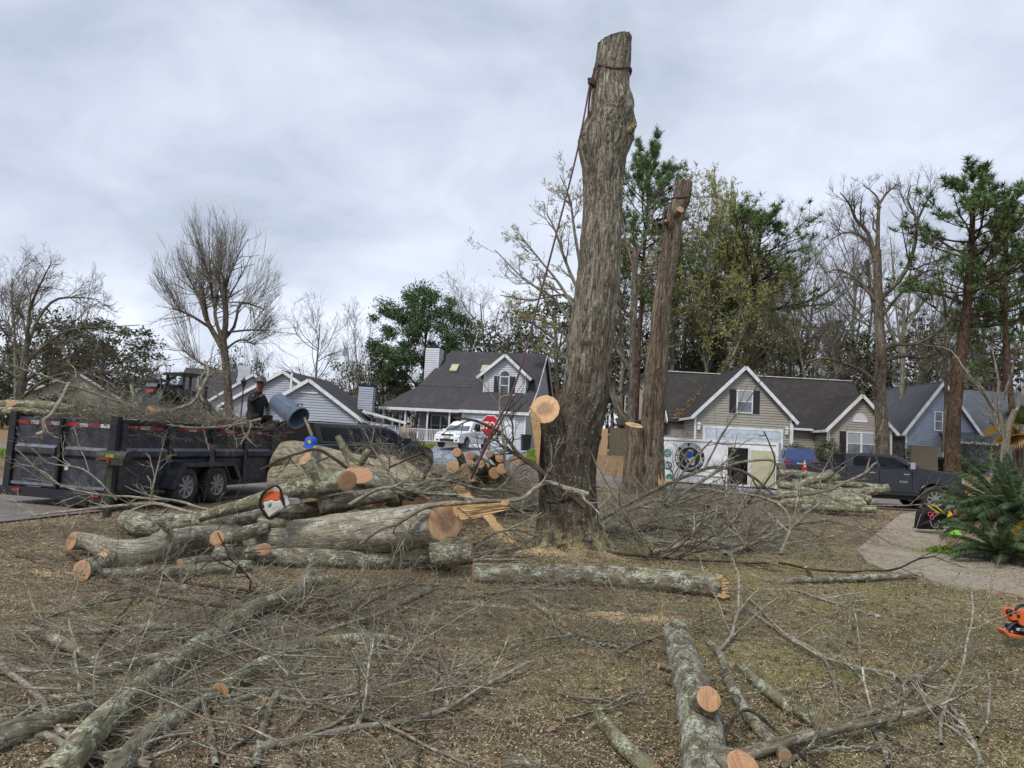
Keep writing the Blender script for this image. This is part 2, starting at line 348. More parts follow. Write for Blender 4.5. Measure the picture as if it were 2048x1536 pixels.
def ground_mat():
    m_, t, b = mat('leaf_litter_ground', .95, 0, .1); g = NG(t); p = g.pos(); x = g.sep(p)
    a = g.noise(p, 7, 8, .72); f = g.noise(p, 60, 6, .75); big = g.noise(p, .55, 4, .6, .4)
    c = g.ramp(a, [(.30,rc(66,57,47)),(.44,rc(118,104,86)),(.56,rc(160,146,123)),(.70,rc(206,194,164))])
    c = g.mix(.65, c, g.ramp(f,[(.28,(.03,.026,.02)),(.5,(.42,.38,.32)),(.72,(.85,.8,.7))]), 'OVERLAY')
    mo = g.ramp(g.noise(p, 1.3, 7, .68, .3), [(.44,0),(.58,1)])
    mx_ = g.math('MULTIPLY', mo, g.ramp(g.math('ADD', g.math('MULTIPLY', x[0], .1), .5), [(.42,.16),(.62,.85)]))
    ny = g.ramp(g.math('MULTIPLY', x[1], .05), [(.6,1),(.9,0)])
    c = g.mix(g.math('MULTIPLY', mx_, ny), c, g.ramp(f,[(.3,rc(80,80,42)),(.7,rc(158,152,94))]))
    dk = g.ramp(big, [(.42,.45),(.55,0)]); c = g.mix(dk, c, rc(78,64,50))
    # far lawns: brown leaf cover
    fy = g.ramp(g.math('MULTIPLY', x[1], .01), [(.30,0),(.345,1)])
    c = g.mix(g.math('MULTIPLY', fy, .85), c, g.ramp(a,[(.3,rc(98,78,58)),(.5,rc(142,116,88)),(.7,rc(168,144,112))]))
    t.links.new(c, b.inputs['Base Color']); g.bump(b, g.math('ADD', a, g.math('MULTIPLY', f, .6)), .9, .03); return m_
M['ground'] = ground_mat()
def asphalt(name, c0, c1, litter=.3, rough=.85):
    m_, t, b = mat(name, rough, 0, .3); g = NG(t); p = g.pos()
    n = g.noise(p, 90, 4, .7); m2 = g.noise(p, 1.2, 5, .6)
    c = g.ramp(n,[(.3,c0),(.7,c1)]); c = g.mix(g.ramp(m2,[(.4,0),(.62,.5)]), c, tuple(x*.72 for x in c0))
    ck = g.vor(g.map(p,(1,1,1)), .45, 'DISTANCE_TO_EDGE'); wv = g.math('ADD', ck, g.math('MULTIPLY', g.math('SUBTRACT', g.noise(p, 3, 4), .5), .08))
    c = g.mix(g.ramp(wv,[(.0,.6),(.012,0)]), c, (.03,.03,.03))
    li = g.ramp(g.noise(p, 11, 7, .78),[(.60-litter*.25,0),(.66-litter*.25,1)]); li = g.math('MULTIPLY', li, g.ramp(g.noise(p,.5,3),[(.35,.2),(.6,1)]))
    c = g.mix(li, c, g.ramp(g.noise(p,50,3),[(.3,rc(98,76,56)),(.7,rc(166,140,108))]))
    t.links.new(c, b.inputs['Base Color']); g.bump(b, n, .5, .01); return m_
M['road'] = asphalt('asphalt_road', rc(104,102,102), rc(142,140,139), .45)
M['drive'] = asphalt('blue_gray_driveway', rc(136,146,162), rc(170,178,192), .05, .6)
M['walk'] = asphalt('stained_concrete', rc(138,132,118), rc(178,172,156), .5)
def siding(name, c, grime=None):
    m_, t, b = mat(name, .6, 0, .3); g = NG(t); o = g.obj()
    n = g.noise(g.map(o,(1,1,1)), 1.5, 5, .6); k = g.ramp(n,[(.3,tuple(x*.9 for x in c)),(.7,c)])
    if grime is not None: k = g.mix(g.math('MULTIPLY', g.ramp(g.noise(g.map(o,(.5,.5,1.2)), 1.1, 5, .65),[(.48,0),(.68,.7)]), 1), k, grime)
    t.links.new(k, b.inputs['Base Color']); return m_
M['sid_white'] = siding('white_siding', rc(205,208,214), rc(168,170,166))
M['sid_gray'] = siding('light_gray_siding', rc(178,182,190))
M['sid_tan'] = siding('tan_siding', rc(160,155,145), rc(134,128,106))
M['sid_cream'] = siding('cream_siding', rc(178,172,154))
M['sid_blue'] = siding('blue_siding', rc(144,153,170), rc(118,124,134))
M['sid_bgray'] = siding('blue_gray_siding', rc(168,174,184))
def roofm(name, c, leaf=.0, moss=.0):
    m_, t, b = mat(name, .9, 0, .15); g = NG(t); o = g.obj(); z = g.sep(o)
    n = g.noise(o, 14, 5, .7); k = g.ramp(n,[(.3,tuple(x*.7 for x in c)),(.7,tuple(x*1.3 for x in c))])
    st = g.noise(g.map(o,(1.5,1.5,.4)), 1, 5, .6); k = g.mix(g.ramp(st,[(.5,0),(.7,.45)]), k, tuple(x*1.7 for x in c))
    row = g.math('FRACT', g.math('MULTIPLY', z[2], 7.5)); k = g.mix(g.ramp(row,[(0,.45),(.16,0)]), k, tuple(x*.5 for x in c))
    tb = g.n('ShaderNodeTexBrick'); g.set(tb.inputs['Vector'], g.map(o,(3.2,3.2,3.2),rot=(pi/2,0,0))); 
    if leaf: k = g.mix(g.ramp(g.math('ADD', g.noise(o, 20, 5, .8), g.math('MULTIPLY', g.noise(o,.8,3),.35)), [(.78-leaf,0),(.82-leaf,.9)]), k, rc(140,88,62))
    if moss: k = g.mix(g.ramp(g.noise(o, 1.3, 5, .7),[(.62-moss*.2,0),(.75-moss*.2,.6)]), k, rc(88,86,56))
    t.links.new(k, b.inputs['Base Color']); g.bump(b, g.math('ADD', n, g.math('MULTIPLY', row, .8)), .5, .03); return m_
M['roof'] = roofm('charcoal_shingles', rc(76,74,76)); M['roof_moss'] = roofm('dark_shingles_with_debris', rc(66,63,63), 0, .35)
M['roof_gray'] = roofm('gray_shingles', rc(88,92,98))
M['trim'] = simple('white_trim', rc(222,224,226), .5, var=.04, dirt=rc(170,168,156)); M['white'] = simple('white_paint', rc(226,229,234), .35, var=.03, dirt=rc(186,186,180), dsc=2)
M['shut'] = simple('black_shutter', rc(38,38,44), .5)
def glass(name='window_glass', c=(.05,.06,.07), r=.06):
    m_, t, b = mat(name, r, 0, .8 if c[0]>.02 else .12); g = NG(t); o = g.obj(); t.links.new(g.ramp(g.noise(o, 1.7, 4, .6),[(.35,c),(.7,tuple(x*3 for x in c))]), b.inputs['Base Color']); return m_
M['glass'] = glass(); M['glassb'] = glass('black_tinted_glass', (.006,.007,.008), .12); M['blind'] = simple('window_blinds', rc(150,158,162), .5, var=.06)
def car(name, c, rough=.24, coat=.3, metal=.0):
    return simple(name, c, rough, metal, .05, 3, 0, .5, coat, tuple(x*1.15+.01 for x in col(c)), 4)
M['black_paint'] = car('black_car_paint', rc(18,19,21),.2,.1); M['gray_paint'] = car('granite_car_paint', rc(30,31,36),.22,.5,.2); M['blue_paint'] = car('blue_car_paint', rc(34,58,98)); M['wcar'] = car('white_car_paint', rc(228,230,232))
M['trailer'] = simple('charcoal_trailer_paint', rc(46,49,58), .45, .1, .12, 5, 0, .5, .1, rc(84,82,80), 5)
M['trailer_lt'] = simple('worn_ledge_and_roof_highlight', rc(120,124,134), .5, .1, .15, 12, 0, .5, 0, rc(80,80,82), 9)  # worn ledges, also the painted highlight on the black pickup roof
M['trailer_dk'] = simple('dark_trailer_steel', rc(38,38,42), .6, .1, .2)
M['red'] = simple('red_reflector', rc(150,40,42), .35); M['silver'] = simple('white_reflector', rc(182,180,180), .35)
M['rubber'] = simple('tyre_rubber', rc(38,37,36), .85, dirt=rc(92,84,74), var=.2, sc=10); M['rim'] = simple('galvanized_rim', rc(158,158,160), .4, .5, .2, 14); M['chrome'] = simple('chrome', rc(190,192,196), .18, .9, .05)
M['black'] = simple('black_plastic', rc(28,28,30), .5, var=.2); M['blackm'] = simple('worn_black_metal', rc(34,34,36), .5, .3, .3, 8, 0, .5, 0, rc(86,80,74), 5)
M['orange'] = simple('orange_plastic', rc(222,96,46), .5, var=.12, dirt=rc(150,112,80), dsc=16); M['offw'] = simple('off_white_plastic', rc(196,196,190), .45, var=.08, dirt=rc(130,120,104), dsc=14)
M['metal'] = simple('bare_steel', rc(150,150,148), .35, .7, .15)
M['wood_fence'] = simple('new_fence_wood', rc(178,148,112), .85, var=.2, sc=3, dirt=rc(140,112,86)); M['wood_old'] = simple('weathered_fence_wood', rc(104,96,82), .9, var=.3, sc=3, dirt=rc(74,74,58))
M['can'] = simple('gray_blue_plastic', rc(84,98,114), .5, var=.08, dirt=rc(104,112,120)); M['blue'] = simple('blue_fabric', rc(36,78,170), .7)
M['lime'] = simple('lime_plastic', rc(126,206,44), .4); M['yellow'] = simple('yellow_plastic', rc(214,182,46), .5); M['pink'] = simple('pink_metal', rc(206,84,110), .4); M['gray'] = simple('gray_plastic', rc(110,112,116), .5)
M['mail'] = simple('mossy_black_metal', rc(52,54,50), .6, .2, .2, 10, .2, .4, 0, rc(84,92,62), 9)
M['red_sign'] = simple('red_sign_face', rc(186,30,42), .4, var=.05); M['post'] = simple('galvanized_post', rc(130,132,132), .5, .5)
M['skin'] = simple('skin', rc(112,80,62), .6); M['cloth'] = simple('black_cloth', rc(30,30,33), .9, var=.3, sc=12, bump=.3); M['camo'] = simple('patterned_helmet', rc(66,66,72), .5, var=.7, sc=18)
M['green_b'] = simple('teal_decal', rc(24,112,104), .5, var=.05); M['blackd'] = simple('black_decal', rc(16,18,16), .5, var=.1); M['dgreen'] = simple('dark_green_decal', rc(28,44,30), .5, var=.3, sc=9)
M['plate_y'] = simple('primed_panel', rc(186,182,150), .6, var=.05, dirt=rc(160,158,140))
def leafm(name, a, b_, c, rough=.6):
    m_, t, bs = mat(name, rough, 0, .3); g = NG(t); o = g.bk()
    k = g.ramp(g.noise(o, 2.2, 5, .7), [(.32,a),(.5,b_),(.68,c)]); t.links.new(k, bs.inputs['Base Color']); return m_
M['pine'] = leafm('pine_needles', rc(50,66,40), rc(84,108,60), rc(124,142,86)); M['pine2'] = leafm('dark_needles', rc(64,70,58), rc(92,98,78), rc(120,124,100))
M['bud'] = leafm('pale_green_catkins', rc(104,104,58), rc(146,146,86), rc(176,174,118)); M['shrub'] = leafm('dark_shrub_leaves', rc(52,56,42), rc(76,82,60), rc(104,108,80))
M['pine3'] = leafm('deep_green_needles', rc(48,66,44), rc(76,98,64), rc(110,128,88)); M['gdoor'] = simple('pale_blue_garage_paint', rc(192,200,208), .5, var=.04, dirt=rc(150,160,166)); M['sago'] = leafm('sago_leaves', rc(42,58,38), rc(76,94,62), rc(130,144,106), .45); M['sagoy'] = leafm('yellowed_fronds', rc(150,120,44), rc(190,158,60), rc(206,176,80))
M['palmy'] = leafm('yellow_palm_leaf', rc(200,160,30), rc(226,186,44), rc(232,204,84)); M['palmb'] = leafm('dry_palm_leaf', rc(110,84,56), rc(150,120,84), rc(170,144,104)); M['grassg'] = leafm('bright_grass', rc(78,104,34), rc(112,140,52), rc(146,166,76))
M['leaf_or'] = leafm('brown_oak_leaf', rc(98,76,58), rc(138,110,86), rc(172,148,120)); M['chip'] = leafm('wood_chips', rc(150,128,96), rc(204,184,146), rc(232,218,186)); M['straw'] = leafm('dead_grass', rc(108,97,78), rc(166,152,126), rc(214,203,174)); M['mossb'] = leafm('moss_grass', rc(82,92,42), rc(122,128,62), rc(164,162,94))
M['leaf_dk'] = leafm('dark_leaf_fragments', rc(48,38,30), rc(84,66,50), rc(118,96,74))
def textmesh(txt, size, matl, name='lettering', extrude=.002, bold=0.0):
    c = bpy.data.curves.new('t','FONT'); c.body = txt; c.size = size; c.extrude = extrude; c.align_x='CENTER'; c.align_y='CENTER'; c.offset = bold; c.resolution_u = 3
    o = bpy.data.objects.new('t', c); COL.objects.link(o); dg = bpy.context.evaluated_depsgraph_get()
    me = bpy.data.meshes.new_from_object(o.evaluated_get(dg)); bpy.data.objects.remove(o); me.materials.clear(); me.materials.append(matl)
    r = bpy.data.objects.new(name, me); COL.objects.link(r); return r
# ================================================================ terrain
def hbase(x, y):
    x = np.asarray(x, dtype=float); y = np.asarray(y, dtype=float)
    return sst((y-34)/11)*1.15*sst((x+11)/7) + sst((y-36)/20)*.35*(1-sst((x+11)/7))
def pdist(x, y, line):
    d = np.full(np.shape(x), 1e9); 
    for (ax,ay),(bx,by) in zip(line[:-1], line[1:]):
        dx,dy = bx-ax,by-ay; t = np.clip(((x-ax)*dx+(y-ay)*dy)/(dx*dx+dy*dy),0,1)
        d = np.minimum(d, np.hypot(x-ax-t*dx, y-ay-t*dy))
    return d
SIDE = [(-14.2,0),(-12.4,6.5),(-11.0,13.2),(-9.6,18.6),(-7.7,26),(-6.2,35)]
MAIN = [(-90,37.5),(-20,37),(-6,36),(0,35.4),(4.5,33.4),(9,30.8),(14,29.6),(30,29.2),(90,29)]
def cr2(l, n): return [tuple(p[:2]) for p in cr([(a,b,0) for a,b in l], n)]
SIDE = cr2(SIDE, 40); MAIN = cr2(MAIN, 90)
def roadmask(x, y): return np.minimum(pdist(x,y,SIDE)-3.6, pdist(x,y,MAIN)-3.6)
WALK = [G(1862,1018), G(1800,1030), G(1757,1066), G(1712,1102), G(1735,1128), G(1790,1150), G(1900,1172), G(2120,1206), G(2140,1150), G(1990,1118), G(1905,1096), G(1880,1078), G(1880,1040)]
WALK = [(p.x, p.y) for p in WALK]
def inpoly(x, y, poly):
    r = np.zeros(np.shape(x), bool); n = len(poly)
    for i in range(n):
        (x1,y1),(x2,y2) = poly[i], poly[(i+1)%n]
        c = ((y1>y)!=(y2>y)) & (x < (x2-x1)*(y-y1)/(y2-y1+1e-12)+x1); r ^= c
    return r
def hz(x, y):
    x = np.asarray(x, dtype=float); y = np.asarray(y, dtype=float); rm = roadmask(x,y)
    p = np.stack([x,y,np.zeros_like(x)],-1)
    k = np.clip(rm/.8, 0, 1)
    w = np.where(pdist(x,y,WALK+[WALK[0]])<.25, .2, 1.0)
    near = np.exp(-np.maximum(y-9,0)/12)
    return hbase(x,y)+k*w*(.045*fbm(p*.7,2,3)+near*.018*fbm(p*4.3,3,5)) - .03*(1-k)
n_ = 520
tx = np.linspace(-5.55,5.55,n_); gx = 3.1*np.sinh(tx); ty = np.linspace(-2.6,5.6,n_); gy = 4.5+3.2*np.sinh(ty)
X_, Y_ = np.meshgrid(gx, gy); Z_ = hz(X_, Y_)
Z_ = np.where(inpoly(X_,Y_,WALK), Z_-.09, Z_)
i = np.arange(n_-1)[:,None]*n_+np.arange(n_-1)[None]; Q_ = np.stack([i,i+1,i+n_+1,i+n_],-1).reshape(-1,4)
mb = MB(); mb.add(np.stack([X_,Y_,Z_],-1), Q_); mb.build('ground', M['ground'], smooth=True, kind='structure')
def strip(name, line, w, mt, dz):
    mb = MB(); L = np.array(line); T = nrm(np.gradient(L,axis=0)); N = np.stack([T[:,1],-T[:,0]],-1); K=9
    o = np.linspace(-w/2,w/2,K); q = L[:,None]+N[:,None]*o[None,:,None]
    z = hbase(q[...,0],q[...,1])+dz; V = np.concatenate([q,z[...,None]],-1)
    i = np.arange(len(L)-1)[:,None]*K+np.arange(K-1)[None]; mb.add(V, np.stack([i,i+1,i+K+1,i+K],-1).reshape(-1,4))
    return mb.build(name, mt, smooth=True, kind='structure')
strip('road', MAIN, 7.2, M['road'], .012); strip('road', SIDE, 7.2, M['road'], .004)
strip('driveway', cr2([(-3.6,37.5),(-3.0,42),(-1.6,46),(-.8,50)],14), 6.6, M['drive'], .03)
strip('driveway', cr2([(13.6,31.5),(13.9,38),(14.3,46)],14), 5.6, M['drive'], .03)
# concrete path: separate poured slabs with joints
wk = empty('walkway', (0,0,0)); wk['kind'] = 'structure'
def slab(pts):
    m_ = MB(); c = sum((Vector(p) for p in pts), Vector((0,0)))/len(pts)
    q = [Vector(p)+(c-Vector(p)).normalized()*.012 for p in pts]
    n = len(q); t = [(p.x,p.y,.028) for p in q]; mbm = [(p.x,p.y,-.1) for p in q]
    m_.add(t+mbm, [list(range(n))]+[[i,i+n,(i+1)%n+n,(i+1)%n] for i in range(n)]); return m_.build('slab', M['walk'], wk)
W_ = [Vector(p) for p in WALK]
def mixp(a,b,t): return tuple(a.lerp(b,t))
lft = [W_[1],W_[2],W_[3]]; rgt = [W_[0],W_[12],W_[11]]
slab([W_[1],W_[0],W_[12],W_[1].lerp(W_[2],.75)]); slab([W_[1].lerp(W_[2],.75),W_[12],W_[11],W_[2].lerp(W_[3],.45)])
slab([W_[2].lerp(W_[3],.45),W_[11],W_[10],W_[3]]); slab([W_[3],W_[10],W_[5],W_[4]]); 
slab([W_[5],W_[10],W_[10].lerp(W_[9],.6),W_[6]]); slab([W_[6],W_[10].lerp(W_[9],.6),W_[9].lerp(W_[8],.45),W_[6].lerp(W_[7],.5)]); slab([W_[6].lerp(W_[7],.5),W_[9].lerp(W_[8],.45),W_[8],W_[7]])
# ================================================================ houses
def bar(mb, p, q, w, h, up=(0,0,1), mi=0):
    p, q = Vector(p), Vector(q); d = q-p; L = d.length; d.normalize(); s_ = d.cross(Vector(up)).normalized(); u = s_.cross(d)
    v = [p+s_*(a*w/2)+u*(b*h/2)+d*(c*L) for c in (0,1) for b in (-1,1) for a in (-1,1)]
    return mb.add([tuple(x) for x in v], np.array([[0,2,3,1],[4,5,7,6],[0,1,5,4],[2,6,7,3],[0,4,6,2],[1,3,7,5]]), mi=mi)
def xr(poly, z):
    xs = []; n = len(poly)
    for i in range(n):
        (a,za),(b,zb) = poly[i], poly[(i+1)%n]
        if (za-z)*(zb-z) <= 0 and za != zb: xs.append(a+(b-a)*(z-za)/(zb-za))
    return (min(xs),max(xs)) if len(xs) > 1 else None
def wall(root, A, B, poly, mt, lap=.16, name='wall'):
    A, B = Vector((*A,0)), Vector((*B,0)); d = (B-A).normalized(); n = Vector((d.y,-d.x,0)); m_ = MB()
    z0 = min(p[1] for p in poly); z1 = max(p[1] for p in poly); z = z0
    v = []; f = []
    while z < z1-.01:
        zt = min(z+lap, z1); a = xr(poly, z+.002); b = xr(poly, zt-.002)
        if a and b:
            k = len(v)
            zr = zt-.028
            for (s,zz,o) in ((a[0],z,.035),(a[1],z,.035),(b[1],zr,.012),(b[0],zr,.012),(a[0],z,-.03),(a[1],z,-.03),(b[0],zr,-.03),(b[1],zr,-.03),(b[0],zt,-.03),(b[1],zt,-.03)):
                p = A+d*s+n*o; v.append((p.x,p.y,zz))
            f += [[k,k+1,k+2,k+3],[k+4,k+5,k+1,k],[k+3,k+2,k+7,k+6],[k+6,k+7,k+9,k+8]]
        z = zt
    m_.add(v, np.array(f)); return m_.build(name, mt, root)
class Wl:
    def __init__(s, root, A, B): s.r=root; s.A=Vector((*A,0)); s.d=(Vector((*B,0))-s.A).normalized(); s.n=Vector((s.d.y,-s.d.x,0))
    def p(s, u, z, o=0): q = s.A+s.d*u+s.n*o; return Vector((q.x,q.y,z))
    def box(s, m_, u0,u1,z0,z1,o0,o1, mi=0):
        v = [s.p(u,z,o) for o in (o0,o1) for z in (z0,z1) for u in (u0,u1)]
        return m_.add([tuple(x) for x in v], np.array([[0,2,3,1],[4,5,7,6],[0,1,5,4],[2,6,7,3],[0,4,6,2],[1,3,7,5]]), mi=mi)
    def window(s, u, z, w, h, cols=1, shut=0, blind=.5, arch=False):
        m_ = MB(); t = .07; s.box(m_, u,u+t,z,z+h,.0,.09); s.box(m_, u+w-t,u+w,z,z+h,0,.09); s.box(m_, u+t,u+w-t,z,z+t,0,.09); s.box(m_, u+t,u+w-t,z+h-t,z+h,0,.08)
        for c in range(1,cols): x = u+w*c/cols; s.box(m_, x-.06,x+.06,z+t,z+h-t,0,.068)
        s.box(m_, u+t,u+w-t,z+h*.5-.025,z+h*.5+.025,0,.07)
        fr = m_.build('window', M['trim'], s.r)
        for c in range(cols):
            a = u+t+(w-2*t)*c/cols+.01; b = u+t+(w-2*t)*(c+1)/cols-.01
            for lo,hi,mt in ((z+t,z+h*.5,M['glass']),(z+h*.5,z+h-t,M['blind'] if blind else M['glass'])):
                m2 = MB(); s.box(m2, a,b,lo,hi,.042,.055); m2.build('pane', mt, fr)
        if shut:
            for a in (u-shut-.03, u+w+.03):
                m2 = MB(); s.box(m2, a,a+shut,z,z+h,.0,.05)
                for k in range(int(h/.11)): s.box(m2, a+.04,a+shut-.04,z+.05+k*.11,z+.10+k*.11,.05,.062)
                m2.build('shutter', M['shut'], s.r)
        return fr
def roofpl(m_, pts, th=.12):
    n = (Vector(pts[1])-Vector(pts[0])).cross(Vector(pts[2])-Vector(pts[0])).normalized()
    if n.z < 0: n = -n
    m_.prism(pts, -n*th)
def house(name, px, py, Y, zb, rz, label):
    p = P(px, py, Y); return empty(name, (p.x, Y, zb), rz, label, 'house')
def gable(root, u0, u1, v, ze, zr, side, sw, oh=.25, back=None, rm=None, vback=3, name='roof'):
    """front gable block: wall + roof planes + rake trim"""
    um = (u0+u1)/2; sl = (zr-ze)/(um-u0)
    wall(root, (u0,v),(u1,v), [(0,0),(u1-u0,0),(u1-u0,ze),(um-u0,zr),(0,ze)], sw)
    m_ = MB(); e_ = oh
    for sgn,a in ((-1,u0),(1,u1)):
        ea = a+sgn*e_; ez = ze-sl*e_
        pts = [(ea,v-.3,ez+.1),(um,v-.3,zr+.1),(um,v+vback,zr+.1),(ea,v+vback,ez+.1)]
        roofpl(m_, pts)
    m_.build(name, rm, root)
    t = MB()
    for sgn,a in ((-1,u0),(1,u1)):
        ea = a+sgn*(e_+.02); ez = ze-sl*(e_+.02)
        bar(t, (ea,v-.33,ez-.03),(um,v-.33,zr-.03), .05,.2,(0,-1,0) if 0 else (0,0,1))
        bar(t, (ea,v-.33,ez-.02),(ea,v+vback,ez-.02), .04,.16)
        t.box((a,v-.03,ze/2),(.12,.06,ze))
    t.build('rake_trim', M['trim'], root)
# ---- white house across the street
wh = house('house', 765, 810, 50.5, 1.1, radians(-12), 'white two-storey house with dark roof, dormer, front porch and garage')
m_ = MB(); m_.box((5.3,4.2,.1),(10.4,9,.36)); m_.box((2.9,1.0,.02),(5.6,2.1,.5)); m_.build('foundation', M['walk'], wh)
Wf = Wl(wh,(2.2,1.9),(10.6,1.9)); wall(wh,(2.2,1.9),(6.3,1.9),[(0,.25),(4.1,.25),(4.1,3.4),(0,3.4)],M['sid_gray'])
wall(wh,(10.6,-1.2),(10.6,9.4),[(0,0),(10.6,0),(10.6,3.6),(6.2,7.25),(2.7,4.2),(0,2.6)],M['sid_white'])
wall(wh,(2.2,9),(2.2,1.9),[(0,0),(7.1,0),(7.1,4),(3.6,7),(0,4)],M['sid_white'])
wall(wh,(6.3,-1.2),(10.6,-1.2),[(0,0),(4.3,0),(4.3,2.6),(0,2.6)],M['sid_white']); wall(wh,(6.3,1.9),(6.3,-1.2),[(0,0),(3.1,0),(3.1,2.6),(0,2.9)],M['sid_white'])
Wf.window(.85,.75,1.5,1.5,2,.32,0)
r_ = MB()
roofpl(r_, [(3.3,5,7.35),(10.85,5,7.35),(10.85,1.4,4.3),(2.1,1.4,4.3)]); roofpl(r_, [(2.1,1.4,4.28),(6.1,1.4,4.28),(6.1,-.15,2.62),(-.15,-.15,2.62)])
roofpl(r_, [(2.1,1.4,4.28),(-.15,-.15,2.62),(-.15,4.5,2.62),(2.1,4.5,4.0)]); roofpl(r_, [(6.1,1.4,4.3),(10.85,1.4,4.3),(10.85,-1.5,2.6),(6.1,-1.5,2.6)]); roofpl(r_, [(3.3,5,7.35),(10.85,5,7.35),(10.85,9.7,3.4),(2.1,9.7,3.4)])
roofpl(r_, [(6.1,1.4,4.29),(6.1,-1.5,2.6),(6.05,-1.5,2.3),(6.05,1.4,2.4)])
r_.build('roof', M['roof'], wh)
t_ = MB(); bar(t_,(-.2,-.2,2.5),(6.1,-.2,2.5),.06,.2); bar(t_,(-.2,-.2,2.5),(-.2,4.5,2.5),.06,.2); bar(t_,(6.1,-1.55,2.48),(10.9,-1.55,2.48),.06,.2)
bar(t_,(10.9,-1.5,2.52),(10.9,1.4,4.2),.05,.18); bar(t_,(10.9,1.4,4.2),(10.9,5,7.27),.05,.18); bar(t_,(10.9,5,7.27),(10.9,9.7,3.35),.05,.18); t_.box((6.3,-1.23,1.25),(.12,.06,2.5)); t_.box((10.6,-1.23,1.25),(.12,.06,2.5)); t_.box((2.2,1.87,1.4),(.1,.06,2.6)); t_.build('trim', M['trim'], wh)
# dormer
wall(wh,(7.1,.9),(10.1,.9),[(0,3.7),(3,3.7),(3,5.3),(1.5,6.55),(0,5.3)],M['sid_white'],name='dormer_wall'); 
for a,b in (((7.1,4.2),(7.1,.9)),((10.1,.9),(10.1,4.2))): wall(wh,a,b,[(0,3.9),(3.3,3.9),(3.3,5.3),(0,5.3)],M['sid_white'],name='dormer_wall')
d_ = MB(); roofpl(d_,[(6.7,.55,5.06),(8.6,.55,6.7),(8.6,4.4,6.7),(6.7,3.0,5.06)]); roofpl(d_,[(10.5,.55,5.06),(8.6,.55,6.7),(8.6,4.4,6.7),(10.5,3.0,5.06)]); d_.build('dormer_roof', M['roof'], wh)
t_ = MB(); bar(t_,(6.65,.5,4.93),(8.6,.5,6.6),.06,.2); bar(t_,(10.55,.5,4.93),(8.6,.5,6.6),.06,.2); t_.box((7.12,.87,4.5),(.1,.05,1.6)); t_.box((10.08,.87,4.5),(.1,.05,1.6)); t_.box((8.6,.86,3.72),(3.0,.05,.1)); t_.build('dormer_trim', M['trim'], wh)
Wd = Wl(wh,(7.1,.9),(10.1,.9)); Wd.window(1.15,3.85,.7,1.3,1,.38,0)
m_ = MB(); th = np.linspace(0,pi,13); m_.add([tuple(Wd.p(1.5,5.17,.05))]+[tuple(Wd.p(1.5+.36*cos(t),5.17+.36*sin(t),.05)) for t in th], [[0,i+1,i+2] for i in range(12)]); ap = m_.build('arched_window', M['glass'], wh)
m_ = MB(); tube(m_, [Wd.p(1.5+.38*cos(t),5.17+.38*sin(t),.05) for t in th],[.045]*13,6); m_.build('frame', M['trim'], ap)
# garage door with raised panels
Wg = Wl(wh,(6.3,-1.2),(10.6,-1.2)); m_ = MB(); Wg.box(m_,.55,3.55,.02,2.1,.0,.05); gd = m_.build('garage_door', M['white'], wh)
for r in range(4):
    for c in range(4):
        m_ = MB(); Wg.box(m_,.64+c*.73,1.28+c*.73,.12+r*.5,.5+r*.5,.05,.075); m_.build('panel', M['white'], gd)
m_ = MB(); Wg.box(m_,.43,.55,0,2.22,0,.08); Wg.box(m_,3.55,3.67,0,2.22,0,.08); Wg.box(m_,.55,3.55,2.1,2.22,0,.08); m_.build('door_frame', M['trim'], wh)
# porch posts, rails, balusters
pb = MB(); pb.box((0,0,1.4),(.11,.11,2.2)); p0 = pb.build('porch_post', M['trim'], wh, loc=(.1,.05,0))
for (x,y) in ((.1,1.9),(.1,3.4),(1.75,.05),(3.4,.05),(5.0,.05)): share(p0, wh, (x,y,0))
rl = MB(); bar(rl,(.1,.05,1.15),(4.9,.05,1.15),.07,.06); bar(rl,(.1,.05,.36),(4.9,.05,.36),.06,.06); bar(rl,(.1,.05,1.15),(.1,3.4,1.15),.07,.06); bar(rl,(.1,.05,.36),(.1,3.4,.36),.06,.06); rl.build('porch_rail', M['trim'], wh)
bb = MB(); bb.box((0,0,.755),(.045,.03,.73)); b0 = bb.build('baluster', M['trim'], wh, loc=(.2,.05,0))
for k in range(1,40): share(b0, wh, (.2+k*.118,.05,0))
for k in range(22): share(b0, wh, (.1,.2+k*.15,0))
m_ = MB(); m_.box((2.9,1.0,.26),(5.9,2.2,.1)); m_.box((.9,3,.26),(2.0,3.2,.1)); m_.build('porch_floor', M['walk'], wh)
wall(wh,(1.85,3.2),(2.95,3.2),[(0,3),(1.1,3),(1.1,7.3),(0,7.3)],M['sid_white'],name='chimney'); wall(wh,(1.85,4.2),(1.85,3.2),[(0,3),(1,3),(1,7.3),(0,7.3)],M['sid_white'],name='chimney'); wall(wh,(2.95,3.2),(2.95,4.2),[(0,3),(1,3),(1,7.3),(0,7.3)],M['sid_white'],name='chimney')
m_ = MB(); m_.box((2.4,3.7,7.35),(1.0,.9,.12)); m_.box((2.4,3.7,7.5),(.4,.4,.25)); m_.build('chimney_cap', M['blackm'], wh)
for u in (3.95,6.3):
    m_ = MB(); m_.prism([(u,3.4,6.08),(u+.55,3.4,6.08),(u+.55,2.75,5.53),(u,2.75,5.53)],(0,-.07,.09)); m_.build('skylight', M['plate_y'], wh)
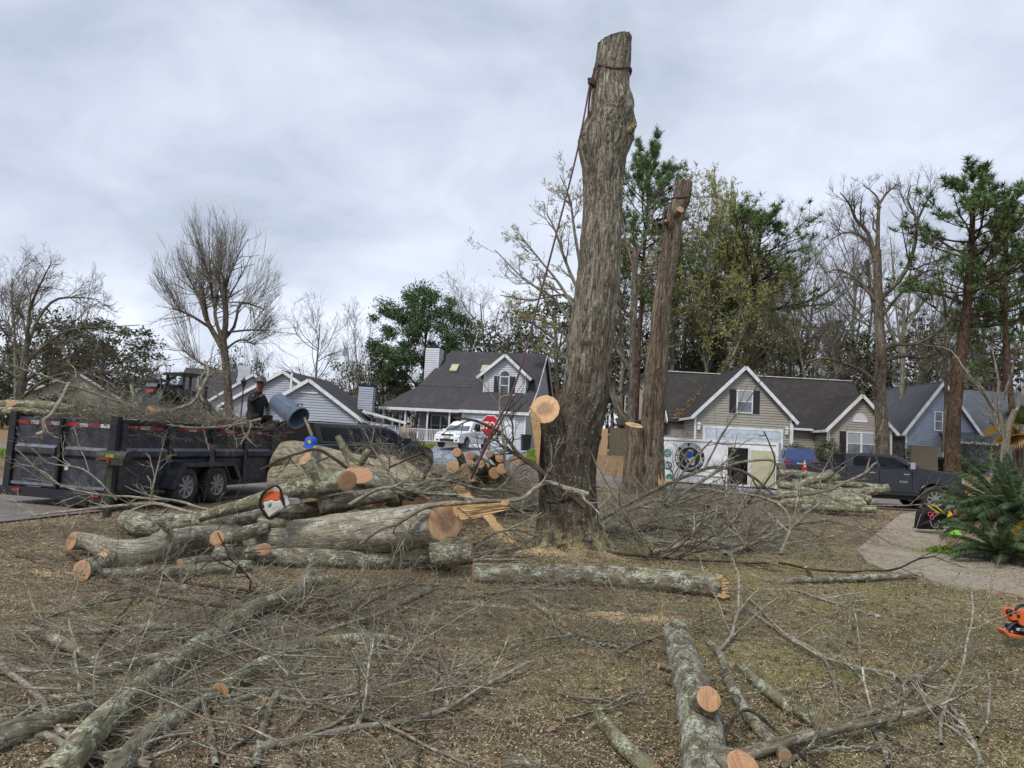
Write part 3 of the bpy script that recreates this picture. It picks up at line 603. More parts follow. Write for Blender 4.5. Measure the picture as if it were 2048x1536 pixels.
# ---- tan house
th_ = house('house', 1391, 825, 44, 1.12, radians(-1), 'tan sided house with dark shingle roof, double garage and black shutters')
gable(th_, 0, 5.9, 0, 3.0, 6.0, None, M['sid_tan'], .3, rm=M['roof_moss'], vback=7)
gable(th_, 8.75, 12.65, 1.2, 2.7, 4.75, None, M['sid_tan'], .3, rm=M['roof_moss'], vback=5)
wall(th_,(0,3.4),(0,0),[(0,0),(3.4,0),(3.4,3),(0,3)],M['sid_tan']); wall(th_,(8.75,3.4),(8.75,1.2),[(0,0),(2.2,0),(2.2,2.7),(0,2.7)],M['sid_tan'])
wall(th_,(-.8,11),(-.8,3.4),[(0,0),(7.6,0),(7.6,2.75),(3.8,6.15),(0,2.75)],M['sid_tan']); wall(th_,(-.8,3.4),(12.9,3.4),[(0,0),(13.7,0),(13.7,2.7),(0,2.7)],M['sid_tan'])
r_ = MB(); roofpl(r_,[(-1.05,3.0,2.5),(13.1,3.0,2.5),(12.9,7.2,6.25),(-1.05,7.2,6.25)]); roofpl(r_,[(-1.05,11.4,2.5),(13.1,11.4,2.5),(12.9,7.2,6.25),(-1.05,7.2,6.25)]); r_.build('roof', M['roof_moss'], th_)
t_ = MB(); bar(t_,(5.9,2.95,2.45),(8.7,2.95,2.45),.1,.14); bar(t_,(-1.1,3.0,2.42),(-1.1,7.2,6.17),.05,.2); bar(t_,(-1.1,7.2,6.17),(-1.1,11.4,2.42),.05,.2); bar(t_,(-1.1,7.2,6.3),(12.9,7.2,6.3),.2,.05)
for u in (6.2,8.5): bar(t_,(u,2.8,2.4),(u,2.5 if u<7 else 1.3,.3),.08,.08) if 0 else None
t_.build('gutter', M['trim'], th_)
for a_ in ((5.98,-.05,2.6),(8.62,1.1,2.3),(7.1,3.3,2.4)):
    t_ = MB(); bar(t_,a_,(a_[0],a_[1],.05),.08,.08,(0,1,0)); bar(t_,a_,(a_[0]-.2,a_[1]+.12,a_[2]+.12),.07,.07); t_.build('downspout', M['trim'], th_)
Wt = Wl(th_,(0,0),(5.9,0)); Wt.window(2.5,3.12,1.0,1.45,1,.4,1)
m_ = MB(); Wt.box(m_,.62,5.28,0,2.1,.0,.04); gd = m_.build('garage_door', M['gdoor'], th_)
for r in range(4):
    m_ = MB(); Wt.box(m_,.66,5.24,.04+r*.52,.52+r*.52,.04,.06); m_.build('panel', M['gdoor'], gd)
m_ = MB(); Wt.box(m_,.48,.62,0,2.24,0,.07); Wt.box(m_,5.28,5.42,0,2.24,0,.07); Wt.box(m_,.62,5.28,2.1,2.24,0,.07); m_.build('door_frame', M['trim'], th_)
for u in (.2,5.6):
    m_ = MB(); Wt.box(m_,u-.08,u+.08,1.95,2.3,.05,.2); m_.add([tuple(Wt.p(u-.12,2.3,.02)),tuple(Wt.p(u+.12,2.3,.02)),tuple(Wt.p(u+.12,2.3,.25)),tuple(Wt.p(u-.12,2.3,.25)),tuple(Wt.p(u,2.45,.12))],[[0,1,4],[1,2,4],[2,3,4],[3,0,4]]); m_.build('wall_lantern', M['trim'], th_)
Wr = Wl(th_,(8.75,1.2),(12.65,1.2)); Wr.window(1.1,.9,1.85,1.5,2,.4,1)
m_ = MB(); th = np.linspace(0,pi,13)
m_.add([tuple(Wr.p(1.95,3.1,.03))]+[tuple(Wr.p(1.95+.42*cos(t),3.1+.42*sin(t),.03)) for t in th], [[0,i+1,i+2] for i in range(12)])
for k in range(5): w = .42*math.sqrt(max(0,1-(k*.085/.42)**2)); Wr.box(m_,1.95-w,1.95+w,3.1+k*.085,3.15+k*.085,.03,.055)
tube(m_, [Wr.p(1.95+.44*cos(t),3.1+.44*sin(t),.04) for t in th],[.035]*13,6); Wr.box(m_,1.49,2.41,3.03,3.1,.02,.07); m_.build('gable_vent', M['trim'], th_)
We = Wl(th_,(5.9,3.4),(8.75,3.4)); m_ = MB(); We.box(m_,.3,1.2,0,2.1,0,.05); dr = m_.build('front_door', M['white'], th_); m_=MB(); We.box(m_,.4,1.1,1.1,1.9,.05,.06); m_.build('pane', M['glass'], dr)
m_ = MB(); m_.box((-1.9,5.2,2.45),(2.2,3.2,.1)); m_.build('carport_roof', M['roof'], th_); m_ = MB(); [m_.box((x,y,1.2),(.1,.1,2.4)) for x in (-2.9,) for y in (3.8,6.6)]; m_.build('carport_post', M['wood_old'], th_)
# ---- blue house
bh = house('house', 1812, 850, 50, 1.1, 0, 'blue clapboard house with steep front gable behind the wooden fence')
gable(bh, 0, 5.0, 0, 3.1, 6.45, None, M['sid_blue'], .35, rm=M['roof_gray'], vback=8)
r_ = MB(); roofpl(r_,[(2.5,4.4,6.5),(16,4.4,6.5),(16,-.6,2.5),(4.9,-.6,2.5)]); roofpl(r_,[(2.3,-1.4,2.3),(5.4,-1.4,2.3),(5.4,0,3.0),(2.3,0,3.0)]); r_.build('roof', M['roof_gray'], bh)
wall(bh,(5,-.1),(16,-.1),[(0,0),(11,0),(11,2.6),(0,2.6)],M['sid_blue']); wall(bh,(0,9),(0,0),[(0,0),(9,0),(9,3.1),(0,3.1)],M['sid_blue'])
t_ = MB(); bar(t_,(2.2,-1.45,2.25),(5.5,-1.45,2.25),.05,.18); bar(t_,(5.4,-.65,2.4),(16,-.65,2.4),.05,.18); t_.build('trim', M['trim'], bh); t_=MB(); t_.box((5.1,-1.3,1.1),(.14,.14,2.2)); t_.build('porch_post', M['trim'], bh); t_=MB(); t_.box((2.6,-.08,1.1),(.12,.1,2.2)); t_.build('corner_board', M['trim'], bh)
Wb = Wl(bh,(0,0),(5,0)); Wb.window(1.95,3.0,.62,1.4,1,0,0)
# ---- cream house between the tall trunks
ch = house('house', 1238, 790, 60, 1.1, 0, 'cream two-storey house seen between the topped trunks')
wall(ch,(0,0),(5.2,0),[(0,0),(5.2,0),(5.2,5.2),(2.6,7.2),(0,5.2)],M['sid_cream']); Wc = Wl(ch,(0,0),(5.2,0)); Wc.window(.5,3.6,.6,1.4,1,.3,0); Wc.window(2.6,3.5,.8,1.5,1,.3,1); Wc.window(.5,1.0,.6,1.4,1,.3,0)
r_ = MB(); roofpl(r_,[(-.4,-.4,5.0),(2.6,-.4,7.4),(2.6,8,7.4),(-.4,8,5.0)]); roofpl(r_,[(5.6,-.4,5.0),(2.6,-.4,7.4),(2.6,8,7.4),(5.6,8,5.0)]); roofpl(r_,[(-.2,-1.4,2.5),(5.4,-1.4,2.5),(5.4,0,3.1),(-.2,0,3.1)]); r_.build('roof', M['roof'], ch)
# ---- houses on the left behind the dump trailer
lb = house('house', 513, 822, 42, .35, radians(4), 'blue-gray single-storey house with low front gable behind the black truck')
gable(lb, 0, 5.9, 0, 2.35, 4.35, None, M['sid_bgray'], .35, rm=M['roof'], vback=9); wall(lb,(5.9,0),(5.9,9),[(0,0),(9,0),(9,2.3),(0,2.3)],M['sid_bgray'])
Wx = Wl(lb,(0,0),(5.9,0)); Wx.window(2.75,.75,.9,1.25,1,0,1)
wall(lb,(5.9,2.5),(8.2,2.5),[(0,0),(2.3,0),(2.3,2.0),(0,2.2)],M['sid_bgray']); Wy = Wl(lb,(5.9,2.5),(8.2,2.5)); Wy.window(.3,.9,.8,1.1,1,0,1); Wy.window(1.3,.9,.8,1.1,1,0,1)
r_ = MB(); roofpl(r_,[(5.7,2.2,2.9),(8.6,2.2,2.25),(8.6,7,2.25),(5.7,7,2.9)]); r_.build('side_roof', M['roof'], lb); t_ = MB(); bar(t_,(5.9,2.15,2.75),(8.65,2.15,2.15),.05,.16); t_.build('trim', M['trim'], lb); t_ = MB(); t_.box((3.0,-.06,3.6),(1.0,.04,.1)); t_.build('gable_board', M['trim'], lb)
wall(lb,(5.0,6),(6.0,6),[(0,2),(1,2),(1,4.6),(0,4.6)],M['sid_bgray'],name='chimney'); wall(lb,(6.0,6),(6.0,7),[(0,2),(1,2),(1,4.6),(0,4.6)],M['sid_bgray'],name='chimney'); m_ = MB(); m_.box((5.5,6.5,4.63),(1.1,1.1,.1)); m_.build('chimney_cap', M['blackm'], lb)
lc = house('house', 452, 800, 50, .4, radians(-8), 'blue-gray house with split-height gable behind the crouching worker')
gable(lc, 0, 8.4, 0, 2.9, 5.3, None, M['sid_bgray'], .4, rm=M['roof'], vback=8); m_=MB(); m_.box((4.9,-.36,3.6),(.14,.05,3.2)); m_.build('corner_trim', M['trim'], lc)
ld = house('house', 420, 790, 58, .5, radians(10), 'white gable-end house with dark roof behind the pollarded tree')
gable(ld, 0, 6.6, 0, 3.2, 5.6, None, M['sid_gray'], .4, rm=M['roof'], vback=10)
r_ = MB(); roofpl(r_,[(-3.5,1,2.6),(1,1,2.6),(1,5.5,6.2),(-3.5,5.5,6.2)]); wall(ld,(-3.3,1.3),(0,1.3),[(0,0),(3.3,0),(3.3,2.6),(0,2.6)],M['sid_gray']); r_.build('roof', M['roof'], ld); m_=MB(); m_.box((2.0,3,5.4),(1.0,.8,2.2)); m_.build('chimney', M['sid_white'], ld)
Wz = Wl(ld,(0,0),(6.6,0)); Wz.window(.7,1.2,.8,1.4,1,0,0)
le = house('house', 30, 800, 62, .4, radians(18), 'distant brown-gray house far left beyond the trailer rear')
gable(le, 0, 9, 0, 2.8, 5.4, None, M['sid_cream'], .4, rm=M['roof'], vback=10); Wl(le,(0,0),(9,0)).window(3,1,1.6,1.3,2,0,0)
lf = house('house', 170, 800, 66, .4, radians(6), 'low distant ranch house left of the black loader')
gable(lf, 0, 11, 0, 2.6, 4.6, None, M['sid_gray'], .4, rm=M['roof'], vback=10); Wl(lf,(0,0),(11,0)).window(4,1,1.6,1.3,2,0,0)
# ================================================================ fences
def fence(label, a, b, h, mt, w=.14, gap=.008, name='fence'):
    a, b = Vector(a), Vector(b); d = b-a; L = d.length; ang = math.atan2(d.y,d.x); z = float(hbase(a.x,a.y))
    r = empty(name, (a.x,a.y,z), ang, label, 'fence'); m_ = MB(); hh = h
    m_.add([(-w/2,-.01,.03),(w/2,-.01,.03),(w/2,.01,.03),(-w/2,.01,.03),(-w/2,-.01,hh-.04),(w/2,-.01,hh-.04),(w/2,.01,hh-.04),(-w/2,.01,hh-.04),(-w/2+.03,-.01,hh),(w/2-.03,-.01,hh),(w/2-.03,.01,hh),(-w/2+.03,.01,hh)],
        np.array([[0,1,5,4],[1,2,6,5],[2,3,7,6],[3,0,4,7],[4,5,9,8],[6,7,11,10],[5,6,10,9],[7,4,8,11],[8,9,10,11]]))
    n = int(L/(w+gap)); p0 = None
    for k in range(n):
        x = (k+.5)*(w+gap); q = a+d*(x/L); dz = float(hbase(q.x,q.y))-z+random.uniform(-.02,.02)
        if p0 is None: p0 = m_.build('picket', mt, r, loc=(x,0,dz))
        else: share(p0, r, (x,random.uniform(-.006,.006),dz), (0,random.uniform(-.008,.008),0))
    m2 = MB(); 
    for zz in (.35,h-.35): bar(m2,(0,.05,zz),(L,.05,zz+float(hbase(b.x,b.y))-z),.04,.09)
    m2.build('rail', mt, r)
    m3 = MB(); m3.box((0,.11,h/2),(.1,.1,h)); q0 = None
    for k in range(int(L/2.4)+1):
        if q0 is None: q0 = m3.build('post', mt, r, loc=(0,0,0))
        else: share(q0, r, (k*2.4,0,0))
    return r
a = P(683,850,48); b = P(768,850,49); fence('new tan picket fence between blue-gray house and white porch', (a.x,a.y), (b.x,b.y), 1.9, M['wood_fence'])
a = P(655,850,47.2); fence('short weathered fence section left of the new tan fence', (a.x,47.2), (P(683,850,48).x-.1,47.8), 1.8, M['wood_old'])
a = P(1222,850,46.5); b = P(1292,850,46.5); fence('weathered brown fence between the two topped trunks', (a.x,46.5), (b.x,46.5), 1.85, M['wood_old'])
a = P(1198,850,45); b = P(1221,850,45); fence('pale wooden gate with black strap hinges beside big trunk', (a.x,45), (b.x,45), 1.7, M['wood_fence'], name='gate')
a = P(1823,900,45.5); b = P(1878,900,45); fence('weathered gray picket fence in front of blue house', (a.x,45.5), (b.x,45), 1.75, M['wood_old'])
a = P(1336,850,49); b = P(1392,850,49)
fence('low brown fence under the tan house carport', (a.x,46), (b.x-.6,46), 1.2, M['wood_old'])
a = P(770,850,56); b = P(822,850,56); fence('tan fence behind the white house porch', (a.x,56), (b.x,56), 1.9, M['wood_fence'])
# ================================================================ trees
def tufts(mb, C, n, ln, wd, rng, D=None, spread=1.0, mi=0):
    N_ = len(C)
    if N_ == 0: return
    c = np.repeat(C, n, 0); v = rng.normal(size=(len(c),3))
    if D is not None: v = v*spread+np.repeat(nrm(D), n, 0)*1.0
    v = nrm(v); s_ = nrm(np.cross(v, rng.normal(size=(len(c),3)))); L = ln*rng.uniform(.6,1.2,(len(c),1))
    V = np.stack([c-s_*wd*.5, c+s_*wd*.5, c+v*L+s_*wd*.12, c+v*L-s_*wd*.12], 1)
    q = np.arange(len(c)*4).reshape(-1,4); mb.add(V.reshape(-1,3), q, mi=mi)
def leafq(mb, C, sz, rng, mi=0, asp=.5, hang=0.):
    N_ = len(C); a = rng.normal(size=(N_,3)); a[:,2] -= hang; a = nrm(a); b = nrm(np.cross(a, rng.normal(size=(N_,3)))); L = sz*rng.uniform(.6,1.3,(N_,1))
    V = np.stack([C, C+a*L*.5+b*L*asp*.5, C+a*L, C+a*L*.5-b*L*asp*.5], 1)
    mb.add(V.reshape(-1,3), np.arange(N_*4).reshape(-1,4), mi=mi)
def tips(pts, n, rng, t0=.2):
    k = pts.shape[1]; idx = np.repeat(np.arange(len(pts)), n); t = rng.uniform(t0,1,len(idx))*(k-1); i = np.minimum(t.astype(int),k-2); f=(t-i)[:,None]
    return pts[idx,i]*(1-f)+pts[idx,i+1]*f
def bare(seed, H, R0=.2, n=(12,7,6,4), up=.1, ang=(.45,1.0), t0=.25, lean=(0,0), mt='treegr', leaves=0, lmat=None, tw=.009, name='bare_tree', l1=(.4,.62), wob=.05, leafsz=.12, hang=.3):
    rng = np.random.default_rng(seed); root = empty(name, (0,0,0)); a = MB(); c = MB()
    p0,r0 = grow(np.array([[0,0,-.2]]), np.array([[lean[0],lean[1],1.]]), [H*.86], [R0], 12, wob, (0,0,.05), .25, rng)
    tube(a, p0[0], r0[0]*(1+.5*np.exp(-np.linspace(0,12,12))), 10, .08, 2, seed)
    s1 = sprout(p0, r0, n[0], t0, .99, *ang, *l1, .6, rng, .45, .03); p1,r1 = grow(*s1, 8, .16, (0,0,up), .3, rng); btubes(a, p1, r1, 5)
    s2 = sprout(p1, r1, n[1], .2, 1, .35, .9, .35, .65, .6, rng, .4, tw*1.6); p2,r2 = grow(*s2, 6, .18, (0,0,up), .4, rng); btubes(c, p2, r2, 4)
    s3 = sprout(p2, r2, n[2], .2, 1, .35, .9, .4, .75, .6, rng, .35, tw*1.1); p3,r3 = grow(*s3, 4, .2, (0,0,up*.8), .5, rng); btubes(c, p3, r3, 3)
    s4 = sprout(p3, r3, n[3], .2, 1, .3, .9, .45, .9, .7, rng, .3, tw*.8); p4,r4 = grow(*s4, 3, .2, (0,0,up*.8), .6, rng); btubes(c, p4, r4, 3)
    if leaves: leafq(c, tips(p4, leaves, rng), leafsz, rng, 1, .4, hang)
    a.build('trunk', M[mt], root, True); c.build('crown', [M[mt]]+([M[lmat]] if lmat else []), root, True); return root, H
def pine(seed, H, R0=.22, cs=.55, n=15, br=.17, dens=1.0, mt='pine', name='pine_tree', topw=1.0):
    rng = np.random.default_rng(seed); root = empty(name, (0,0,0)); a = MB(); c = MB()
    p0,r0 = grow(np.array([[0,0,-.2]]), np.array([[rng.normal()*.03,rng.normal()*.03,1.]]), [H], [R0], 14, .025, (0,0,.05), .22, rng); tube(a, p0[0], r0[0], 10, .08, 2, seed)
    idx = []; t = np.repeat(np.linspace(cs, .985, n), 4)+rng.normal(size=n*4)*.012; t = np.clip(t,.2,.99); x = t*13; k = np.minimum(x.astype(int),12); f=(x-k)[:,None]
    S_ = p0[0,k]*(1-f)+p0[0,k+1]*f; az = rng.uniform(0,2*pi,len(t)); rel = (t-cs)/(1-cs)
    el = -.1+rel*.9+rng.normal(size=len(t))*.15; D = np.stack([np.cos(az)*np.cos(el),np.sin(az)*np.cos(el),np.sin(el)],-1)
    L = H*br*(np.sin(np.clip(rel*.8+.25,0,1)*pi)*.75+.35)*rng.uniform(.6,1.15,len(t))*topw
    p1,r1 = grow(S_,D,L,np.maximum(.02,.05*L/3),6,.12,(0,0,.09),.3,rng); btubes(a,p1,r1,4)
    s2 = sprout(p1,r1,6,.3,1,.4,1.0,.3,.5,.6,rng,.3,.012); p2,r2 = grow(*s2,4,.16,(0,0,.15),.5,rng); btubes(c,p2,r2,3,0)
    C = tips(p2, int(4*dens+.5), rng, .45); C2 = tips(p1, int(4*dens+.5), rng, .5)
    tufts(c, np.concatenate([C,C2]), 17, .42*H/20, .042*H/20, rng, np.tile(np.array([[0,0,.9]]),(len(C)+len(C2),1)), .8, 1)
    a.build('trunk', M['pinebark'], root, True); c.build('crown', [M['pinebark'],M[mt]], root); return root, H
def clump_tree(seed, H, W, mt='pine2', nc=120, per=70, sz=.22, t0=.2, name='evergreen_tree', R0=.15):
    rng = np.random.default_rng(seed); root = empty(name,(0,0,0)); a = MB(); c = MB()
    p0,r0 = grow(np.array([[0,0,-.2]]), np.array([[0,0,1.]]), [H*.9], [R0], 8, .05, (0,0,.05), .3, rng); tube(a,p0[0],r0[0],8)
    u = nrm(rng.normal(size=(nc,3)))*np.cbrt(rng.random((nc,1)))**.7; cz = H*(t0+(1-t0)/2); C = u*np.array([W/2,W/2,H*(1-t0)/2])+np.array([0,0,cz]); C *= 1+.12*fbm(C*.5,2,seed)[:,None]
    S_ = p0[0,np.clip((C[:,2]/H*7*.8).astype(int),0,7)]; pts = np.stack([S_+(C-S_)*t+np.array([0,0,-.3*t*(1-t)]) for t in np.linspace(0,1,4)],1); btubes(a, pts, np.repeat([[.03,.02,.015,.01]],nc,0), 3)
    cs = np.repeat(C,per,0)+rng.normal(size=(nc*per,3))*np.array([.16,.16,.11])*max(W,3)*.55*.5*rng.uniform(.5,1.1,(nc,1)).repeat(per,0)
    leafq(c, cs, sz, rng, 0, .45); a.build('trunk', M['tree'], root, True); c.build('crown', M[mt], root); return root, H
used_ = set()
def put(T, px, Y, topy, label, group=None, wsc=1.0, rz=None):
    root, H = T; p = P(px, topy, Y); zb = float(hbase(p.x, Y)); s = (p.z-zb)/H
    rz = random.uniform(0,6.28) if rz is None else rz; sc = (s*wsc,s*wsc,s)
    if root.name not in used_:
        used_.add(root.name); root.location=(p.x,Y,zb); root.rotation_euler=(0,0,rz); root.scale=sc; tag(root,label,'tree',group); return root
    c = copytree(root,(p.x,Y,zb),rz,sc,label,group); c['category']='tree'; return c
bA = bare(1,20,.22,(13,7,5,4)); bB = bare(2,20,.2,(11,7,6,4),.14,(.3,.7),.3); bC = bare(3,18,.24,(12,7,6,4),.05,(.6,1.2),.2,l1=(.45,.7)); bD = bare(4,16,.16,(16,6,5,4),.18,(.25,.6),.12)
gA = bare(5,22,.22,(13,7,6,3),.1,(.4,.95),.25,mt='treegr',leaves=7,lmat='bud',leafsz=.17,name='budding_tree'); gB = bare(6,18,.18,(12,6,6,4),.15,(.3,.8),.25,mt='treegr',leaves=8,lmat='bud',leafsz=.18,name='budding_tree')
pA = pine(7,22,.26,.5,16,.2,.8); pB = pine(8,20,.24,.58,13,.25,.5); pC = pine(9,18,.24,.4,14,.22,.6)
eA = clump_tree(10,9,7,'pine2',130,60,.26,.1); eB = clump_tree(11,7,9,'shrub',120,60,.26,.05); eC = clump_tree(12,10,6,'bud',70,50,.18,.1,name='budding_tree')
WD='woods behind the houses'
put(pA,1292,58,322,'tallest dark pine rising right behind the big topped trunk',rz=1.0,wsc=.9)
put(gA,1352,60,388,'pale yellow-green budding tree right behind the second topped trunk',wsc=1.0); put(gB,1400,66,430,'budding tree filling the gap right of the second topped trunk')
put(pB,1535,62,446,'dark round-crowned pine above the tan house garage gable',wsc=1.35); put(gB,1466,70,400,'tall thin budding tree rising left of the round-crowned pine',wsc=.6)
put(pC,1450,66,520,'pine half hidden behind pale budding trees above tan roof'); put(bB,1630,68,418,'tall bare tree left of the old oak crown'); put(bA,1690,72,402,'bare tree behind the left side of the old oak')
put(bC,1580,74,470,'bare tree behind the right shoulder of the round-crowned pine'); put(bD,1830,64,520,'bare thin-stemmed tree between old oak and tall right pine')
put(pC,2012,58,425,'right edge pine with sparse dark crown',wsc=.8); put(bA,1985,66,480,'bare tree behind the right edge pines'); put(bB,2060,60,440,'bare tree at the far right picture edge'); put(bD,1890,74,560,'short bare tree behind the blue house ridge')
put(bC,1740,80,520,'distant bare tree behind the oak trunk'); put(gB,1500,78,560,'short budding tree behind the tan house ridge'); put(bD,1600,82,600,'low bare tree above the right part of tan roof'); put(bB,1380,84,560,'distant bare tree between the topped trunk and tan house')
put(eA,1440,76,660,'low dark evergreen behind the left tan roof'); put(eC,1430,72,640,'yellow-green bushy tree above the tan roof valley'); put(bA,1240,80,540,'distant bare tree between the two topped trunks'); put(pC,1215,72,620,'distant pine low between the two topped trunks')
put(bC,1010,74,556,'bare tree behind the white house chimney-side ridge'); put(eB,1010,82,640,'dark scraggly evergreen above the white house ridge'); put(bB,950,84,600,'thin bare tree right of the round green pine')
put((clump_tree(14,17,11,'pine3',170,240,.27,.3,name='pine_tree',R0=.25)),848,68,580,'bright green round-crowned pine behind the white house chimney',wsc=1.0); put(bC,655,64,608,'wide bare tree above the blue-gray house chimney',wsc=.9); put(bD,735,74,628,'thin bare tree left of the round green pine'); put(eA,770,70,690,'dark evergreen low between blue-gray and white houses'); put(bA,905,80,660,'bare tree peeking over the white house left roof')
put(eB,720,80,735,'low dark thicket tree behind the blue-gray house chimney'); put(bA,70,60,508,'tall bare tree at the left picture edge'); put(bB,14,66,520,'bare tree cut by the left picture edge'); put(bD,150,72,560,'bare tree behind the left spreading tree')
put(eA,205,66,640,'large dark evergreen behind the left spreading tree',wsc=1.5); put(eB,110,70,630,'dark evergreen mass at far left'); put(bC,306,90,690,'round bare distant tree left of the loader',wsc=.8); put(eB,470,72,702,'dark bushy evergreen behind the pollarded tree',wsc=.55); put(bC,520,72,680,'small bare tree right of the pollarded tree',wsc=.7); put(bD,395,86,705,'faint distant bare tree left of the pollarded trunk'); put(eB,20,64,700,'dark shrubby tree low at the left edge')
for k_,(px,Y,ty,T_,lb) in enumerate(((1262,60,372,gA,'tall pale budding tree right beside the big topped trunk'),(1418,60,410,gA,'tall yellow-green budding tree right of the second trunk top'),(1330,72,470,gA,'olive budding tree between the two topped trunks far back'),(1420,58,500,gB,'olive-green budding tree left above the tan house roof'),(1480,64,520,gA,'pale budding tree left of the round-crowned pine low'),(1590,66,540,gB,'thin pale budding tree right of the round-crowned pine'),(1360,64,600,eC,'yellow-green bush tree behind the second trunk'),(1560,70,620,eC,'olive bush tree above the right tan roof'),(1310,68,640,eB,'dark bushy growth between the topped trunks'),(1660,70,640,eA,'dark evergreen low behind the oak left limb'),(1840,72,640,eB,'dark thicket behind the slender tree'),(1700,60,560,bB,'bare tree right behind the oak trunk left side'),(1520,60,600,bA,'bare tree just left of the pine trunk above tan roof'),(1640,58,560,bC,'wide bare tree above the tan house right ridge'),(1945,66,600,bA,'bare tree between the two right pines'),(1120,66,600,eA,'dark evergreen left behind the big trunk'),(1060,70,660,bD,'thin bare tree at the white house right ridge end'))): put(T_,px,Y,ty,lb,rz=k_*1.7)
# woodland far behind: reads as one mass
def woodland():
    rng = np.random.default_rng(21); m_ = MB(); N_ = 620; x = rng.uniform(-130,140,N_); y = rng.uniform(82,125,N_)
    H = np.where(x > 5, rng.uniform(11,19,N_), rng.uniform(5,9.5,N_)); z = hbase(x,y)
    p0,r0 = grow(np.stack([x,y,z-.2],-1), np.stack([rng.normal(size=N_)*.06,rng.normal(size=N_)*.06,np.ones(N_)],-1), H, rng.uniform(.08,.2,N_), 5, .06, (0,0,.03), .3, rng); btubes(m_, p0, r0, 4)
    s1 = sprout(p0,r0,9,.2,1,.4,1,.25,.5,.5,rng,.4,.03); p1,r1 = grow(*s1,4,.2,(0,0,.1),.4,rng); btubes(m_,p1,r1,3)
    s2 = sprout(p1,r1,5,.2,1,.4,1,.4,.7,.6,rng,.4,.018); p2,r2 = grow(*s2,3,.2,(0,0,.08),.5,rng); btubes(m_,p2,r2,3)
    k = rng.random(len(p2)) < .10; leafq(m_, tips(p2[k],3,rng), .45, rng, 1, .5)
    m_.build('woodland', [M['tree'],M['pine2']], kind='stuff')
    # undergrowth hedge mass
    m_ = MB(); N_ = 9000; x = rng.uniform(-130,140,N_); y = rng.uniform(76,95,N_); z = rng.random(N_)**1.6*(3.2+1.8*fbm(np.stack([x*.25,y*.1,x*0],-1),2,4)); leafq(m_, np.stack([x,y,z+hbase(x,y)],-1), .7, rng, 0, .6); m_.build('undergrowth', M['shrub'], kind='stuff')
woodland()
def hand_tree(name, label, Y, limbs, mt, n2=8, n3=6, n4=4, tw=.008, l2=(.25,.45), up=.08, ang=(.35,.9), seed=1, leaves=0, lmat=None, leafsz=.1, S0=14, amp=.1, flat=None, hang=.3, wob=.17):
    """limbs: list of (pixel points, start radius px, end radius px, depth offset at tip)"""
    rng = np.random.default_rng(seed); a = MB(); c = MB(); L1p = []; L1r = []; root = None
    for k,(pts,ra,rb,dd) in enumerate(limbs):
        n = 18 if k == 0 else 12; P3 = []
        for j,(x,y) in enumerate(pts): P3.append(P(x,y,Y+dd*(j/(len(pts)-1))**1.2 if len(pts)>1 else Y))
        if k == 0:
            o = Vector((P3[0].x, P3[0].y, float(hbase(P3[0].x,P3[0].y)))); root = empty(name, o, 0, label, 'tree')
        q = cr([p-o for p in P3], n); r = np.linspace(ra,rb,n)*Y/F
        if k == 0: r = r*(1+.35*np.exp(-np.arange(n)*1.1))
        tube(a, q, r, S0 if k == 0 else 8, amp, 1.5, seed+k, bo=k*3.)
        m_ = q[np.linspace(0,n-1,8).astype(int)]; rr = r[np.linspace(0,n-1,8).astype(int)]
        if k > 0: L1p.append(m_); L1r.append(rr)
    L1p = np.array(L1p); L1r = np.array(L1r)
    s2 = sprout(L1p,L1r,n2,.2,1,*ang,*l2,.5,rng,.3,tw*1.6,flat); p2,r2 = grow(*s2,6,wob,(0,0,up),.35,rng); btubes(c,p2,r2,4)
    s3 = sprout(p2,r2,n3,.15,1,*ang,.35,.7,.6,rng,.3,tw*1.1,flat); p3,r3 = grow(*s3,4,wob,(0,0,up),.5,rng); btubes(c,p3,r3,3)
    if n4: s4 = sprout(p3,r3,n4,.15,1,*ang,.4,.85,.7,rng,.3,tw*.8,flat); p4,r4 = grow(*s4,3,wob,(0,0,up),.6,rng); btubes(c,p4,r4,3)
    else: p4 = p3
    if leaves: leafq(c, tips(p4,leaves,rng), leafsz, rng, 1, .4, hang)
    a.build('trunk', M[mt], root, True); c.build('crown', [M[mt]]+([M[lmat]] if lmat else []), root, True); return root
# old oak in front of the tan house
hand_tree('oak_tree','large old bare oak with mossy crooked limbs before the tan house',42,[
 ([(1766,935),(1764,860),(1760,780),(1762,700),(1758,640),(1756,560),(1755,500)],13,7,0),
 ([(1764,820),(1752,770),(1722,742),(1690,728),(1650,716),(1610,724)],7,1.5,-3),([(1758,700),(1790,688),(1830,688),(1870,668),(1900,640)],6,1.5,-2),([(1768,720),(1810,712),(1850,716),(1890,700)],5,1.2,2),
 ([(1757,650),(1745,600),(1738,560),(1735,520)],5,2,1),([(1756,560),(1745,500),(1718,470),(1690,465),(1660,480)],5,1,2),([(1756,540),(1738,470),(1712,440),(1700,410),(1680,385)],5,1,-1),([(1755,500),(1756,440),(1757,400),(1735,375)],5,1,0),([(1757,410),(1775,385),(1800,365)],3,1,1),
 ([(1757,600),(1800,560),(1828,500),(1832,440),(1815,400),(1822,370)],5,1,2),([(1830,450),(1850,410),(1872,370)],3,.8,2),([(1758,640),(1790,600),(1825,560),(1860,540),(1890,545)],4,1,-2),([(1750,600),(1715,560),(1680,540),(1650,545)],4,1,1)],
 'tree',8,6,4,.009,(.22,.45),.1,seed=5,wob=.2)
